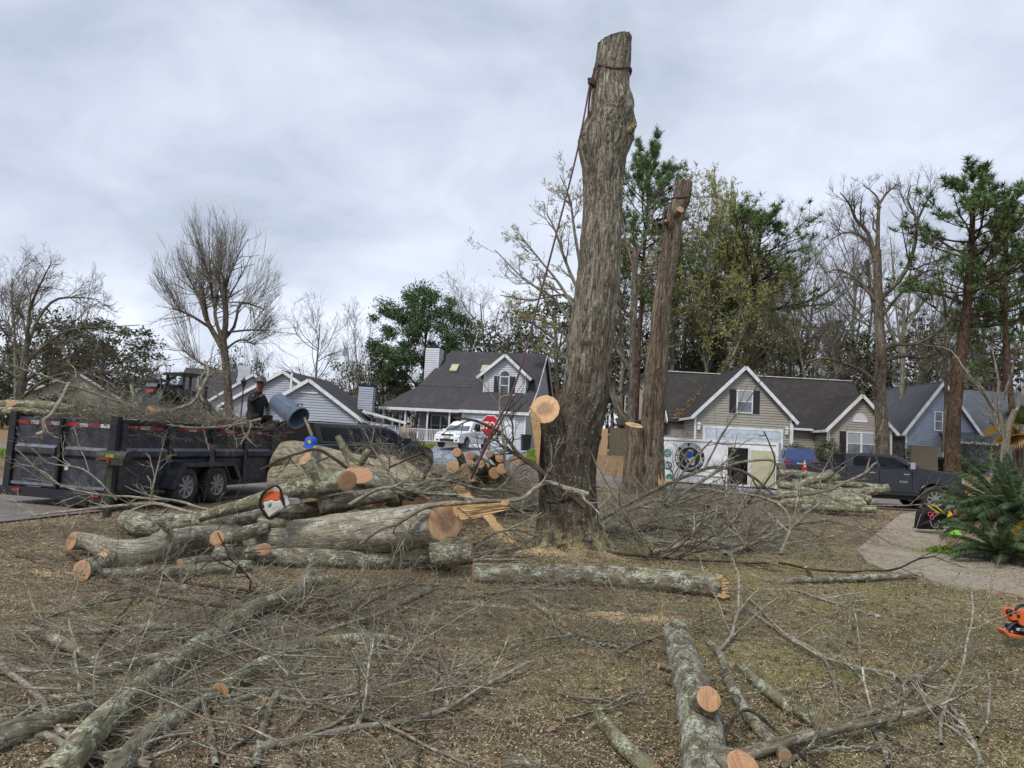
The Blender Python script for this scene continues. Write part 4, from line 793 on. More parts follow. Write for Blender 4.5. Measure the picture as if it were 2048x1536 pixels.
hand_tree('bare_tree','slender tree with vertical shoots behind oak',54,[([(1800,900),(1803,800),(1806,700),(1808,600)],6,3,0)]+[([(1806,720-20*k),(1806+dx*.5,640-10*k),(1806+dx,460+abs(dx)*.6)],3,.8,d) for k,(dx,d) in enumerate(((-60,1),(-25,-1),(20,1),(60,-1),(90,1),(-90,0)))],'treegr',10,5,3,.008,(.25,.4),.2,(.25,.6),seed=9)
# tall pine right
hand_tree('pine_tree','tall pine with straight bare trunk before the blue house',41,[([(1904,935),(1908,860),(1914,740),(1924,620),(1934,520),(1945,430)],13,5,0)],'pinebark',0,0,0) if 0 else None
pr = pine(31,18.4,.40,.55,14,.22,.7); p_ = P(1905,935,41); put(pr,1906,41,378,'tall thick-trunked pine in front of the blue house',rz=.3,wsc=1.25)
put(pine(33,16,.22,.5,11,.2,.6),2035,40,430,'second tall pine cut by the right picture edge')
hand_tree('bare_tree','thin dark bare tree left of the tall pine',43,[([(1888,905),(1892,800),(1893,700),(1890,600)],4,2,0),([(1892,760),(1920,700),(1960,660)],2,.7,1),([(1892,720),(1860,680),(1840,640)],2,.7,-1),([(1890,620),(1880,560),(1872,520)],2,.7,0),([(1890,640),(1915,580),(1930,540)],2,.7,0)],'tree',8,5,4,.008,seed=12)
# tree with big limbs between the trunks
hand_tree('bare_tree','dark forked tree standing between the two topped trunks',38,[([(1262,905),(1262,830),(1266,760),(1266,690),(1268,600),(1270,500)],10,5,0),
 ([(1264,735),(1290,712),(1320,705),(1352,690)],6,2,-2),([(1264,745),(1235,700),(1215,640),(1205,560)],5,1.5,1),([(1262,860),(1230,800),(1214,720),(1212,640)],9,4,1),([(1268,600),(1290,560),(1320,520)],3,1,1),([(1267,640),(1230,600),(1200,560)],3,1,-1),([(1268,540),(1250,470),(1240,400)],3,1,1),([(1270,520),(1300,450),(1310,400)],3,1,0)],'tree',9,6,3,.009,seed=15)
hand_tree('budding_tree','pale budding tree spreading left of the big topped trunk',46,[([(1150,900),(1152,780),(1160,680),(1165,580),(1168,500)],8,4,0),
 ([(1160,680),(1110,600),(1050,560),(990,500)],4,1,2),([(1162,640),(1120,570),(1080,520),(1040,470)],4,1,0),([(1164,600),(1130,520),(1110,460),(1090,420)],4,1,1),([(1166,560),(1150,470),(1140,400),(1120,350)],4,1,0),([(1160,700),(1120,660),(1080,640),(1030,640)],3,1,-2),([(1158,740),(1110,700),(1070,690)],3,1,1),([(1166,540),(1190,470),(1200,420)],3,1,0),([(1164,620),(1130,590),(1060,600),(1000,590)],3,1,1)],'treegr',9,6,4,.006,(.2,.4),.06,seed=18,leaves=5,lmat='bud',leafsz=.11,hang=1.2)
hand_tree('bare_tree','dark low pine-like tree beside trunk over the white house',52,[([(1120,900),(1115,800),(1112,700),(1110,620)],6,3,0),([(1112,680),(1070,650),(1040,640)],3,1,1),([(1112,700),(1150,660),(1170,640)],3,1,1),([(1111,650),(1090,600),(1080,560)],2,1,0),([(1112,720),(1080,700),(1060,690)],2,1,-1)],'tree',8,5,3,.008,seed=19,leaves=3,lmat='pine2',leafsz=.14)
# pollarded tree on the left
def pollard():
    Y=27; rng=np.random.default_rng(44); a=MB(); c=MB()
    limbs=[([(462,860),(457,800),(452,730),(447,690),(445,660)],9,7,0),([(447,700),(430,670),(414,640),(408,600),(404,575)],6,3.5,1),([(447,690),(452,630),(448,590),(452,560)],6,6,-.5),([(444,680),(430,630),(436,590)],4,3,.6),([(412,640),(400,600),(388,575)],3.5,2.5,.3),([(448,680),(470,650),(478,610),(500,608),(530,620)],3.5,1.2,1),([(420,655),(380,630),(345,616)],3,2,-.5),([(430,740),(400,725),(365,700)],3.5,1.2,.5),([(450,665),(500,660),(540,660)],2.5,1,-.5),([(448,600),(440,570),(437,545)],3.5,3,.4),([(425,600),(422,570),(418,550)],3,2.5,-.4),([(450,700),(480,680),(510,690)],2.5,1,.5)]
    o=None; Lp=[];Lr=[]
    for k,(pts,ra,rb,dd) in enumerate(limbs):
        P3=[P(x,y,Y+dd*j/(len(pts)-1)) for j,(x,y) in enumerate(pts)]
        if k==0: o=Vector((P3[0].x,P3[0].y,float(hbase(P3[0].x,P3[0].y)))); root=empty('pollarded_tree',o,0,'bare pollarded tree with a broom of upright shoots behind the trailer','tree')
        q=cr([p-o for p in P3],10); r=np.linspace(ra,rb,10)*Y/F; tube(a,q,r,10 if k==0 else 8,.12,4,k)
        Lp.append(q[[0,2,3,5,6,7,8,9]]); Lr.append(r[[0,2,3,5,6,7,8,9]])
    Lp=np.array(Lp[1:]);Lr=np.array(Lr[1:])
    s=sprout(Lp,Lr,34,.3,1,.1,.7,.5,.9,.4,rng,0,.013); S_,D,L,R=s
    R=rng.uniform(.006,.012,len(S_));
    cx=P(440,600,Y)-o; ax=(S_-np.array(cx)); D=nrm(D*.35+np.array([0,0,1.0])+nrm(ax*np.array([1,1,.2]))*rng.uniform(.05,.95,(len(S_),1)))
    # shoots reach an oval envelope
    cen=np.array(P(434,590,Y)-o); rx=2.5; rz=3.3
    Ls=[]
    for s_,d in zip(S_,D):
        t=.3
        while t<5 and ((s_[0]+d[0]*t-cen[0])/rx)**2+((s_[1]+d[1]*t-cen[1])/rx)**2+((s_[2]+d[2]*t-cen[2])/rz)**2<1: t+=.15
        Ls.append(max(.5,t*rng.uniform(.8,1.02)))
    p,r=grow(S_,D,np.array(Ls),R,7,.035,(0,0,.035),.3,rng); btubes(c,p,r,3)
    s=sprout(p,r,8,.25,.98,.2,.55,.12,.35,.6,rng,.3,.005); p2,r2=grow(*s,4,.06,(0,0,.08),.5,rng); btubes(c,p2,r2,3)
    s=sprout(Lp,Lr,10,.3,1,.5,1.3,.5,1.0,.4,rng,0,.008); p3,r3=grow(*s,7,.12,(0,0,.02),.3,rng); btubes(c,p3,r3,3)
    s=sprout(p3,r3,7,.2,.98,.3,.9,.3,.55,.6,rng,.3,.004); p2,r2=grow(*s,4,.1,(0,0,.03),.5,rng); btubes(c,p2,r2,3)
    a.build('trunk',M['tree'],root,True); c.build('crown',M['treegr'],root,True)
pollard()
hand_tree('bare_tree','wide spreading bare tree behind the dump trailer rear',24,[([(32,850),(38,800),(45,760),(50,720),(55,680)],9,5,0),
 ([(42,770),(80,740),(120,720),(170,712),(230,716)],4,.8,1),([(48,730),(90,690),(140,660),(200,655),(280,650)],4,.7,0),([(52,700),(75,640),(110,600),(160,595),(200,600)],4,.8,1),([(54,690),(60,620),(80,570),(100,530)],4,.8,-1),([(50,720),(20,680),(-10,640)],3,1,0),([(40,800),(90,760),(150,745),(210,760),(260,800)],3.5,.7,-2),([(55,680),(40,620),(20,580)],3,.8,1),([(45,760),(0,740),(-40,735)],3,1,-1)],'tree',9,7,4,.005,(.25,.45),.02,(.35,1.0),seed=23,flat=.7)
hand_tree('crepe_myrtle','pale smooth crepe myrtle rising behind the sago palm',17,[([(2008,960),(2010,900),(2018,850),(2030,820)],9,5,0),([(2012,900),(2000,830),(1996,760),(1985,700)],5,1.2,0),([(2000,860),(1975,800),(1930,740),(1900,700),(1850,690)],3,.8,.5),([(2020,850),(2048,780),(2060,700)],4,1,.5),([(2005,800),(2025,740),(2030,680)],3,1,-.5),([(1990,820),(1960,770),(1925,745)],2.5,.8,0),([(2010,880),(1990,850),(1970,812)],2.5,.7,0)],'treegr',4,3,2,.004,(.2,.4),.05,seed=25)
# shrubs by the tan house and hedge
def shrub(label, px, py, Y, w, h, seed, mt='shrub', nm='shrub', kx=1.0):
    rng=np.random.default_rng(seed); p=P(px,py,Y); z=float(hbase(p.x,Y)); r=empty(nm,(p.x,Y,z),0,label,'shrub'); a=MB(); c=MB()
    nb=14; S_=np.zeros((nb,3)); D=nrm(rng.normal(size=(nb,3))*np.array([1,1,.2])+np.array([0,0,1.2])); q,rr=grow(S_,D,np.full(nb,h*.7),np.full(nb,.02),4,.2,(0,0,.1),.4,rng); btubes(a,q,rr,4)
    N_=2600; u=nrm(rng.normal(size=(N_,3))); rad=rng.uniform(.55,1.0,(N_,1)); rad*=1+.22*fbm(u*2.2+seed,2,seed)[:,None]; C=u*rad*np.array([w/2,w/2,h/2])+np.array([0,0,h/2]); C[:,2]=np.abs(C[:,2])
    leafq(c,C,.11,rng,0,.6); a.build('stem',M['tree'],r); c.build('foliage',M[mt],r); return r
shrub('round dark shrub left of the blue parked car by the garage',1588,900,42.6,1.6,1.5,51); shrub('taller dark shrub between entrance and right window of tan house',1655,900,43.6,1.5,1.9,52)
for k,(x,y_,w,h) in enumerate(((1795,47,2.4,1.9),)): shrub('clipped dark hedge between oak trunk and gray picket fence',x,900,y_,w,h,55)
shrub('dark cycad-like bush at the foot of blue house porch',1935,900,47,2.2,1.0,57); shrub('leafy green shrub at the blue house porch corner',1960,880,46,3.0,2.6,58,kx=1)
# ================================================================ logs, stumps and branches
def centers(pts, r, dy, Yl):
    out = []; n = len(pts)
    for k,(x,y) in enumerate(pts):
        rr = r[k]; d = dy[k] if isinstance(dy,(list,tuple)) else dy
        if Yl is not None: Y = Yl[k] if isinstance(Yl,(list,tuple)) else Yl
        else: Y = G(x, y+rr+d).y
        out.append((P(x,y,Y), rr*Y/F))
    return out
def face(V, c, N_out, matn, parent, name='cut_face', rough=.0012, seed=0):
    N_out = np.array(N_out); N_out = N_out/np.linalg.norm(N_out); S = len(V); rng = np.random.default_rng(seed)
    u = V[0]-c; u /= np.linalg.norm(u)+1e-9; w = np.cross(N_out,u); pts = []; bk = []
    for s_ in (1,.97,.7,.4,.15):
        for v in V:
            q = c+(v-c)*s_+N_out*(.002+(rng.normal()*rough if s_ < .95 else 0)+(0 if s_ > .99 else .002)); pts.append(q); d = v-c; bk.append((d.dot(u)*s_, d.dot(w)*s_, seed*.37))
    pts.append(c+N_out*.004); bk.append((0,0,seed*.37)); m_ = MB(); fs = []
    for r in range(4):
        for j in range(S): fs.append([r*S+j, r*S+(j+1)%S, (r+1)*S+(j+1)%S, (r+1)*S+j])
    m_.add(pts, fs, bk); m_.add(pts[4*S:], [[j,(j+1)%S,S] for j in range(S)], bk[4*S:]); return m_.build(name, M[matn] if isinstance(matn,str) else matn, parent, True)
def log(label, pts, r, dy=0, Y=None, mt='log', ends=('cut','cut'), endn=(None,None), stubs=(), n=None, S=22, amp=.09, fr=5, seed=0, group=None, name='log', cat='log', rf=None):
    c = centers(pts, r, dy, Y); n = n or max(10, 6*len(pts)); C = cr([a for a,_ in c], n); R_ = np.interp(np.linspace(0,1,n), np.linspace(0,1,len(c)), [b for _,b in c])
    o = C[n//2].copy(); C = C-o; m_ = MB(); V,T = tube(m_, C, R_, S, amp, fr, seed, endn=endn, rf=rf); fc = []
    for k,e_,sg in ((0,ends[0],-1),(-1,ends[1],1)):
        if e_: fc.append((V[k], V[k].mean(0), T[k]*sg if endn[k] is None else np.array(endn[k])*(1 if np.dot(endn[k],T[k]*sg)>0 else -1), e_))
    for (t,tx,ty,rs,dY,fm,nn) in stubs:
        i = int(t*(n-1)); wc = Vector(C[i]+o); tip = P(tx,ty,wc.y-dY); rr = rs*tip.y/F; q = cr([Vector(C[i]), Vector(C[i]).lerp(tip-Vector(o),.55), tip-Vector(o)],7)
        v2,t2 = tube(m_, q, np.linspace(rr*1.35,rr,7), 16, .07, 6, seed+3, endn=(None,nn))
        if fm: fc.append((v2[-1], v2[-1].mean(0), t2[-1] if nn is None else np.array(nn), fm))
    ob = m_.build(name, M[mt], None, True, loc=tuple(o)); tag(ob,label,cat,group)
    for k,(v,cc,nn,fm) in enumerate(fc): face(v,cc,nn,fm,ob,seed=seed*5+k)
    return ob
# ---- the big topped trunk
def bigtrunk():
    Y=11.6
    prof=[(1108,1141,86),(1085,1140,72),(1060,1138,63),(1020,1136,56),(960,1135,53),(900,1138,54),(850,1149,51),(800,1168,46),(740,1176,44),(680,1180,44),(600,1191,41),(500,1200,40),(420,1205,37.5),(370,1206,39),(320,1207,43),(290,1210,47),(270,1212,48),(245,1218,45),(225,1221,41),(200,1221,38),(150,1223,34.5),(110,1228,33.5),(80,1231,33)]
    c=[(P(x,y,Y+.0),w*Y/F) for y,x,w in prof]; n=330; C=cr([a for a,_ in c],n); ts=np.linspace(0,1,n); R_=np.interp(ts,np.linspace(0,1,len(c)),[b for _,b in c])
    zc=C[:,2]; o=np.array([C[0][0],C[0][1],0.]); C=C-o
    # burls and knots: (pixel x, pixel y, size m, amount m)
    kn=[(1214,140,.10,.035),(1246,214,.17,.12),(1264,262,.17,.10),(1170,290,.20,.10),(1188,470,.15,.04),(1186,640,.2,.05),(1210,300,.12,-.03),(1160,590,.15,.05),(1228,560,.12,.04),(1150,760,.2,.05),(1205,860,.2,.04)]
    def rf(rr,bk,th,L):
        rid=fbm(np.stack([bk[...,0]*12,bk[...,1]*12,bk[...,2]*1.7],-1)+fbm(bk*2.0,2,8)[...,None]*1.2,4,3)
        rr=rr*(1+.04*fbm(bk*1.6,2,1))-.085*np.abs(rid)+.026
        z=C[:,2][:,None]
        fl=np.exp(-np.maximum(z-.0,0)/.22); lob=.5+.5*np.sin(th[None]*5+1.0+1.6*fbm(np.stack([th*0+1,th*0,th],-1),1,2)[None]); rr=rr*(1+.30*fl*(lob-.35))+.03*fl*fbm(bk*5,3,9)
        return rr
    m_=MB(); V,T=tube(m_,C,R_,110,endn=(None,(-.28,-.12,.95)),rf=rf)
    W_=m_.v[0]
    ctr=np.repeat(C,110,0); out=nrm(W_-ctr)
    for (kx,ky,sz,am) in kn:
        j=int(np.argmin(np.abs(C[:,2]-(P(kx,ky,Y).z)))); dx=P(kx,ky,Y).x-o[0]-C[j,0]; q=np.array([dx+C[j,0],C[j,1]-math.sqrt(max(0,R_[j]**2-dx*dx)),C[j,2]])
        d=np.linalg.norm((W_-q)*np.array([1,.8,.75]),axis=1); b=np.exp(-(d/sz)**2); b2=np.exp(-(d/(sz*.42))**2)
        W_+=out*(am*(b-.55*b2)*(1+.3*fbm(W_*9,2,4)))[:,None]
    m_.v[0]=W_
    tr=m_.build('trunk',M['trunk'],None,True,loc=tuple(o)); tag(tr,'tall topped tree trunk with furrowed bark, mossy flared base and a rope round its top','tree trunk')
    face(V[-1]*1.0,V[-1].mean(0),(-.28,-.12,.95),'cut',tr,seed=4)
    # side leader, sawn off
    m2=MB(); q=np.array([P(x,y,d) for x,y,d in ((1128,985,11.45),(1110,930,11.35),(1098,870,11.2),(1090,818,11.05))])-o; q=cr(q,40); R2=np.interp(np.linspace(0,1,40),[0,.5,1],[.36,.25,.225])
    def rf2(rr,bk,th,L): return rr*(1+.05*fbm(bk*3,2,5))-.03*np.abs(fbm(np.stack([bk[...,0]*17,bk[...,1]*17,bk[...,2]*3],-1),4,6))+.01
    v2,t2=tube(m2,q,R2,60,endn=(None,(-.22,-.80,.56)),rf=rf2,bo=.6); m2.build('leader_stub',M['trunk'],tr,True); face(v2[-1],v2[-1].mean(0),(-.22,-.80,.56),'cut',tr,rough=.002,seed=2)
    # torn sapwood strip hanging on the left of the stub
    m3=MB(); s=[P(1059,812,10.93),P(1064,850,10.95),P(1071,905,11.0),P(1076,945,11.05)]; s2=[P(1079,835,10.86),P(1082,862,10.9),P(1079,915,10.97),P(1078,945,11.05)]
    for a,b,c_,d in zip(s[:-1],s[1:],s2[:-1],s2[1:]): m3.prism([a-Vector(o),c_-Vector(o),d-Vector(o),b-Vector(o)],(0,.1,0))
    m3.build('torn_wood',M['split'],tr)
    # small broken nub
    m4=MB(); q=cr([P(1258,262,11.4)-Vector(o),P(1268,250,11.35)-Vector(o),P(1271,238,11.3)-Vector(o)],5); tube(m4,q,[.07,.06,.05,.03,.008],8,.2,8,3); q=cr([P(1243,200,11.15)-Vector(o),P(1246,188,11.1)-Vector(o),P(1249,184,11.1)-Vector(o)],4); tube(m4,q,[.03,.03,.02,.004],6); m4.build('broken_nub',M['trunk'],tr,True)
    return tr
bigtrunk()
# rope round the top with a knot and a long line running down to the left
def rope():
    Y=11.6; o=P(1190,140,Y); m_=MB(); ax=[P(1221,160,Y),P(1223,130,Y)]; c0=P(1225,142,Y); R_=.31
    up=(ax[1]-ax[0]).normalized(); s_=up.cross(Vector((0,1,0))).normalized(); f_=up.cross(s_)
    pts=[c0+s_*(R_*cos(t))+f_*(R_*sin(t))+up*(.05*cos(2*t)+.02*sin(3*t)-.05) for t in np.linspace(0,2*pi,50)]; tube(m_,[p-o for p in pts],[.021]*50,8,.15,60,1)
    pts=[P(1196,128,Y-.22),P(1190,140,Y-.25),P(1184,158,Y-.24),P(1180,166,Y-.2)]; tube(m_,[Vector(p)-o for p in cr(pts,12)],[.021]*12,8,.15,60,2)
    rp_=m_.build('rope',M['rope'],None,True,loc=o); tag(rp_,'dark maroon climbing rope tied round trunk top and slanting down-left','rope')
    m_=MB(); 
    for k in range(5):
        t=np.linspace(0,2*pi,14); c1=P(1182+k*.6,158+k*3,Y-.2); tube(m_,[Vector((c1.x+.045*cos(a),c1.y+.045*sin(a),c1.z+.02*sin(a+k)))-o for a in t],[.019]*14,6)
    m_.build('knot',M['rope'],rp_,True)
    m_=MB(); pts=[P(1184,166,Y-.2),P(1178,205,Y-.2),P(1176,245,Y-.2)]; tube(m_,[Vector(p)-o for p in cr(pts,10)],[.018]*10,6); m_.build('tail',M['rope'],rp_,True)
    m_=MB(); pts=[P(1180,168,Y-.2),P(1155,300,10.9),P(1120,440,10.2),P(1075,610,9.7),P(1040,740,9.4),P(1010,815,9.2),P(975,880,9.1),P(955,930,9.0)]; tube(m_,[Vector(p)-o for p in cr(pts,60)],[.0145]*60,8,.1,40,3); m_.build('line',M['rope'],rp_,True)
M['rope']=simple('maroon_rope',rc(86,62,60),.9,var=.5,sc=40)
rope()
# ---- second topped trunk and its stub
def trunk2():
    Y=26.5; prof=[(990,1296,37),(975,1297,33),(955,1298,31),(920,1300,27),(860,1304,23),(800,1309,22),(740,1313,22),(680,1318,19),(600,1325,17.5),(540,1334,17.5),(500,1342,17.5),(450,1348,15.5),(420,1354,17),(400,1363,17.5),(380,1366,17),(364,1368,16.5)]
    c=[(P(x,y,Y),w*Y/F) for y,x,w in prof]; n=170; C=cr([a for a,_ in c],n); R_=np.interp(np.linspace(0,1,n),np.linspace(0,1,len(c)),[b for _,b in c]); o=np.array([C[0][0],C[0][1],0.]); C=C-o
    def rf(rr,bk,th,L): return rr*(1+.06*fbm(bk*1.5,2,31))-.05*np.abs(fbm(np.stack([bk[...,0]*10,bk[...,1]*10,bk[...,2]*1.6],-1),3,33))+.02
    m_=MB(); V,T=tube(m_,C,R_,48,endn=(None,(.05,-.1,1)),rf=rf)
    fcs=[]
    for (pts,ra,rb,nn) in (([P(1350,440,Y),P(1356,424,Y-.45),P(1361,419,Y-.6)],.17,.13,(.2,-.9,.35)),([P(1345,470,Y),P(1335,448,Y-.4),P(1331,441,Y-.5)],.13,.07,None)):
        v,t=tube(m_,cr([Vector(p)-Vector(o) for p in pts],6),np.linspace(ra,rb,6),14,.1,6,5,endn=(None,nn)); fcs.append((v[-1],v[-1].mean(0),nn or t[-1]))
    tr=m_.build('trunk',M['trunk2'],None,True,loc=tuple(o)); tag(tr,'second, slimmer topped trunk with a rope loop and small cut stub near its top','tree trunk'); face(V[-1],V[-1].mean(0),(.05,-.1,1),'cut',tr,seed=8)
    for k,(v,c_,n_2) in enumerate(fcs): face(v,c_,n_2,'cut' if k==0 else 'cut_or',tr,seed=9+k)
    m_=MB(); c0=P(1362,398,Y); tube(m_,[Vector((c0.x+.36*cos(t),c0.y+.36*sin(t),c0.z+.06*cos(t)+.05*cos(2*t)))-c0 for t in np.linspace(0,2*pi,30)],[.026]*30,6)
    for xs in (((1344,402),(1330,425),(1327,445),(1322,520),(1312,700),(1300,900)),((1344,402),(1336,480),(1330,600),(1318,760))): tube(m_,[Vector(p)-c0 for p in cr([P(x,y,Y-.5) for x,y in xs],20)],[.02]*20,5)
    tag(m_.build('rope',M['rope'],None,True,loc=c0),'thin rope looped round the second topped trunk, lines hanging down its side','rope')
    c=[(P(x,y,26.2),w*26.2/F) for y,x,w in ((990,1266,24),(960,1267,21),(920,1268,20),(880,1268,18),(850,1268,17))]; C=cr([a for a,_ in c],30); R2=np.interp(np.linspace(0,1,30),np.linspace(0,1,5),[b for _,b in c]); o=np.array([C[0][0],C[0][1],0.]); m_=MB(); v,t=tube(m_,C-o,R2,32,endn=(None,(.1,-.3,.95)),rf=rf)
    s=m_.build('stump',M['trunk2'],None,True,loc=tuple(o)); tag(s,'waist-high cut stump standing against the second topped trunk','stump'); face(v[-1],v[-1].mean(0),(.1,-.3,.95),'cut',s,seed=12)
    
    m_=MB()
    for k in range(9): x=1316+k*2; a=P(x,970-random.uniform(0,4),25.9); b=P(x+random.uniform(-4,9),962-random.uniform(0,22),26.0); m_.prism([a,P(x+3,972,25.9),b],(0,.05,0))
    tag(m_.build('wood_splinter',M['split'],None),'splintered wood at the foot of the second trunk beside white trailer','wood chips',kind='stuff')
trunk2()
def jag(pts, k=4, amp=.006, seed=0):
    r_ = random.Random(seed); out=[]; n=len(pts)
    for i in range(n):
        a,b=Vector(pts[i]),Vector(pts[(i+1)%n])
        for j in range(k):
            t=j/k; q=a.lerp(b,t); 
            if j: q=q+Vector((r_.uniform(-1,1),r_.uniform(-1,1),r_.uniform(-1,1)))*amp
            out.append(q)
    return out
def splinters(parent, o, items, th=.03, name='splinter'):
    for pts,dY in items:
        m_=MB(); q=jag([P(x,y,d)-Vector(o) for x,y,d in pts],5,.005,int(pts[0][0])); m_.prism(q,(0,dY,.0)); m_.build(name,M['split'],parent)
# ---- main pile, left
K_=log('largest felled log with big round fresh-cut face and torn wood tongue',[(500,1078),(590,1075),(670,1068),(770,1060),(856,1049),(892,1042)],[27,34,39,42,42,39],Y=[9.3,9.2,9.05,8.9,8.7,8.6],mt='log_pale',ends=('cut','cut'),endn=(None,(.66,-.74,.12)),S=44,n=60,amp=.05,seed=0)
def mainface():
    # face ellipse
    o=Vector(K_.location); c=P(898,1041,8.55)-o; nn=Vector((.42,-.88,.12)).normalized(); u=nn.cross(Vector((0,0,1))).normalized(); w=nn.cross(u); a=.232; V=np.array([np.array(c+u*(a*cos(t)*1.02)+w*(a*sin(t)*1.04))*1.0 for t in np.linspace(0,2*pi,41)[:-1]]); face(V,np.array(c),tuple(nn),'cut',K_,rough=.0015,seed=0)
    m_=MB(); tube(m_,[Vector(p) for p in (c-nn*.16,c-nn*.08,c-nn*.02,c+nn*.002)],[.245,.24,.238,.236],40,.03,5,2); m_.build('bark_rim',M['log_pale'],K_,True)
o_=tuple(K_.location)
splinters(K_,o_,[([(902,1002,8.6),(930,1004,8.6),(975,1003,8.6),(973,1010,8.6),(940,1018,8.6),(908,1022,8.6)],.06),([(905,1018,8.58),(972,1012,8.58),(974,1024,8.58),(930,1030,8.58),(912,1034,8.58)],.07),([(972,1004,8.6),(1016,1001,8.6),(1020,1006,8.6),(1010,1012,8.6),(973,1014,8.6)],.05),([(915,1028,8.57),(975,1020,8.57),(1008,1012,8.57),(1012,1018,8.57),(960,1032,8.57),(922,1040,8.57)],.07),([(920,1036,8.6),(965,1028,8.6),(1000,1020,8.6),(940,1040,8.6)],.05)]+[([(910+k*4,1008+k*3.4,8.55),(1000+(k*13)%24,1003+k*2.2,8.55),(912+k*4,1011+k*3.4,8.55)],.02) for k in range(9)])
log('lichen-speckled second log under the largest log, with small round cut stub',[(432,1106),(520,1110),(620,1116),(720,1120),(820,1122),(900,1124)],[17,18,19,19,18,17],mt='log',S=28,n=40,amp=.08,seed=2,stubs=((.17,527,1099,12,.26,'cut',(.1,-.95,.1)),))
log('short thick block lying at the right end of the largest log',[(862,1106),(900,1104),(944,1099)],[26,29,28],Y=[8.6,8.6,8.6],mt='log',ends=('cut','cut'),S=24,amp=.07,seed=3)
L_=log('long straight gray log lying in front of the trunk with splintered right end',[(946,1147),(1060,1149),(1180,1152),(1300,1160),(1440,1172)],[20,21,21.5,23,24],mt='log',S=30,n=60,amp=.05,seed=4)
o_=tuple(L_.location); Yl=G(1440,1196).y
splinters(L_,o_,[([(1434,1150+k*6,Yl-.1),(1445+(k*37)%15,1152+k*6,Yl-.1),(1447+(k*23)%13,1156+k*6,Yl-.1),(1434,1158+k*6,Yl-.1)],.08) for k in range(6)]+[([(1436,1186,Yl-.12),(1462,1193,Yl-.14),(1450,1196,Yl-.14),(1434,1194,Yl-.12)],.1)])
log('forked mossy log with orange left end in the left pile',[(143,1082),(185,1086),(230,1103),(285,1106),(335,1088),(400,1074),(470,1066)],[17,17,24,29,27,22,18],dy=[14,12,6,2,6,10,12],mt='log_pale',ends=('cut_or','cut'),endn=((-.62,-.75,.2),None),S=28,n=46,amp=.1,seed=5,stubs=((.62,337,1062,14,.02,None,None),))
g_=log('short log butt with jagged orange end at lower left of pile',[(164,1142),(200,1128),(245,1112)],[21,19,20],mt='log',ends=('cut_or',None),endn=((-.35,-.9,.2),None),S=24,amp=.08,seed=6)
splinters(g_,tuple(g_.location),[([(170,1128,7.75),(205,1104,7.8),(212,1122,7.75),(190,1140,7.7)],.06),([(190,1120,7.8),(210,1098,7.85),(214,1112,7.8)],.06)])
log('long curved lichen log carrying the chainsaw, left end cut',[(256,1040),(290,1050),(345,1048),(430,1046),(520,1032),(600,1024),(675,1010)],[20,22,21,20,20,18,17],dy=[12,14,18,24,30,34,38],mt='log',ends=('cut','cut_or'),endn=((-.5,-.5,.7),(.75,-.6,.1)),S=26,n=50,amp=.09,seed=7,stubs=((.93,640,1000,8,.1,'cut_or',(-.6,-.7,.3)),))
log('mossy forked limb lying across the pale trunk sections',[(694,962),(650,968),(610,975),(560,990),(510,1004),(450,1020),(400,1035)],[20,22,22,20,15,12,9],Y=[9.9,9.9,9.9,9.8,9.8,9.7,9.7],mt='log_grn',ends=('cut_or',None),endn=((.8,-.6,.1),None),S=24,n=44,amp=.1,seed=8,stubs=((.18,610,918,14,.1,'cut',(-.5,-.6,.6)),))
log('huge pale barked trunk section with knot at top of the pile',[(550,912),(592,912),(650,932),(730,956),(825,988)],[24,30,37,41,38],Y=[12.4,12.2,11.9,11.6,11.3],mt='log_tan',ends=('cut','cut'),endn=((-.9,-.1,.4),None),S=36,n=50,amp=.05,seed=9,stubs=((.2,592,888,13,.02,None,None),))
log('second tan trunk section below the huge pale one',[(548,960),(600,958),(670,975),(760,1000)],[26,30,30,28],Y=[11.3,11.2,11.0,10.8],mt='log_tan',ends=('cut','cut'),S=32,n=36,amp=.05,seed=10)
log('tan rounded trunk section behind brush right of the black truck hood line',[(765,925),(800,945),(850,985)],[18,26,28],Y=[13,12.6,12.2],mt='log_tan',S=26,amp=.05,seed=30)
log('log with angled orange butt resting high in the pile center',[(715,950),(760,968),(830,985)],[19,20,18],Y=[10.6,10.7,10.9],mt='log',ends=('cut_or','cut'),endn=((-.2,-.85,.5),None),S=24,amp=.07,seed=11)
log('small round-ended log between the left pile and largest log',[(434,1077),(480,1068),(530,1056)],[15,14,13],Y=[8.55,8.8,9.1],mt='log',ends=('cut_or','cut'),endn=((-.2,-.97,.1),None),S=22,amp=.07,seed=12)
log('knobbly lichen-covered low log at the foot of the left pile',[(205,1148),(270,1146),(340,1143),(420,1138),(500,1133)],[12,12,13,14,12],mt='log',ends=('cut','cut'),S=20,n=34,amp=.18,fr=8,seed=13,stubs=((.3,303,1140,9,.08,'cut_or',(-.5,-.8,.3)),))
log('low gray log peeking between left pile logs with orange stub',[(360,1128),(400,1122),(440,1118)],[10,10,9],mt='log',ends=('cut_or','cut'),S=18,seed=14)
log('thin sawn limb under the chainsaw with orange wedge',[(520,1042),(545,1046),(575,1050)],[9,11,9],Y=[9.2,9.15,9.1],mt='cut_or' if 0 else 'log',ends=('cut_or','cut_or'),S=16,seed=15)
log('dark log lying behind largest log at the pile center',[(640,1012),(700,1000),(790,985),(880,975)],[15,16,15,14],Y=[10.0,10.2,10.6,11],mt='log',S=20,seed=16)
log('upright mossy forked snag leaning in front of the black truck',[(676,872),(690,900),(715,945),(735,980)],[6,8,11,12],Y=[11.2,11.2,11.1,11],mt='log_grn',ends=('cut',None),S=16,n=24,amp=.15,seed=17)
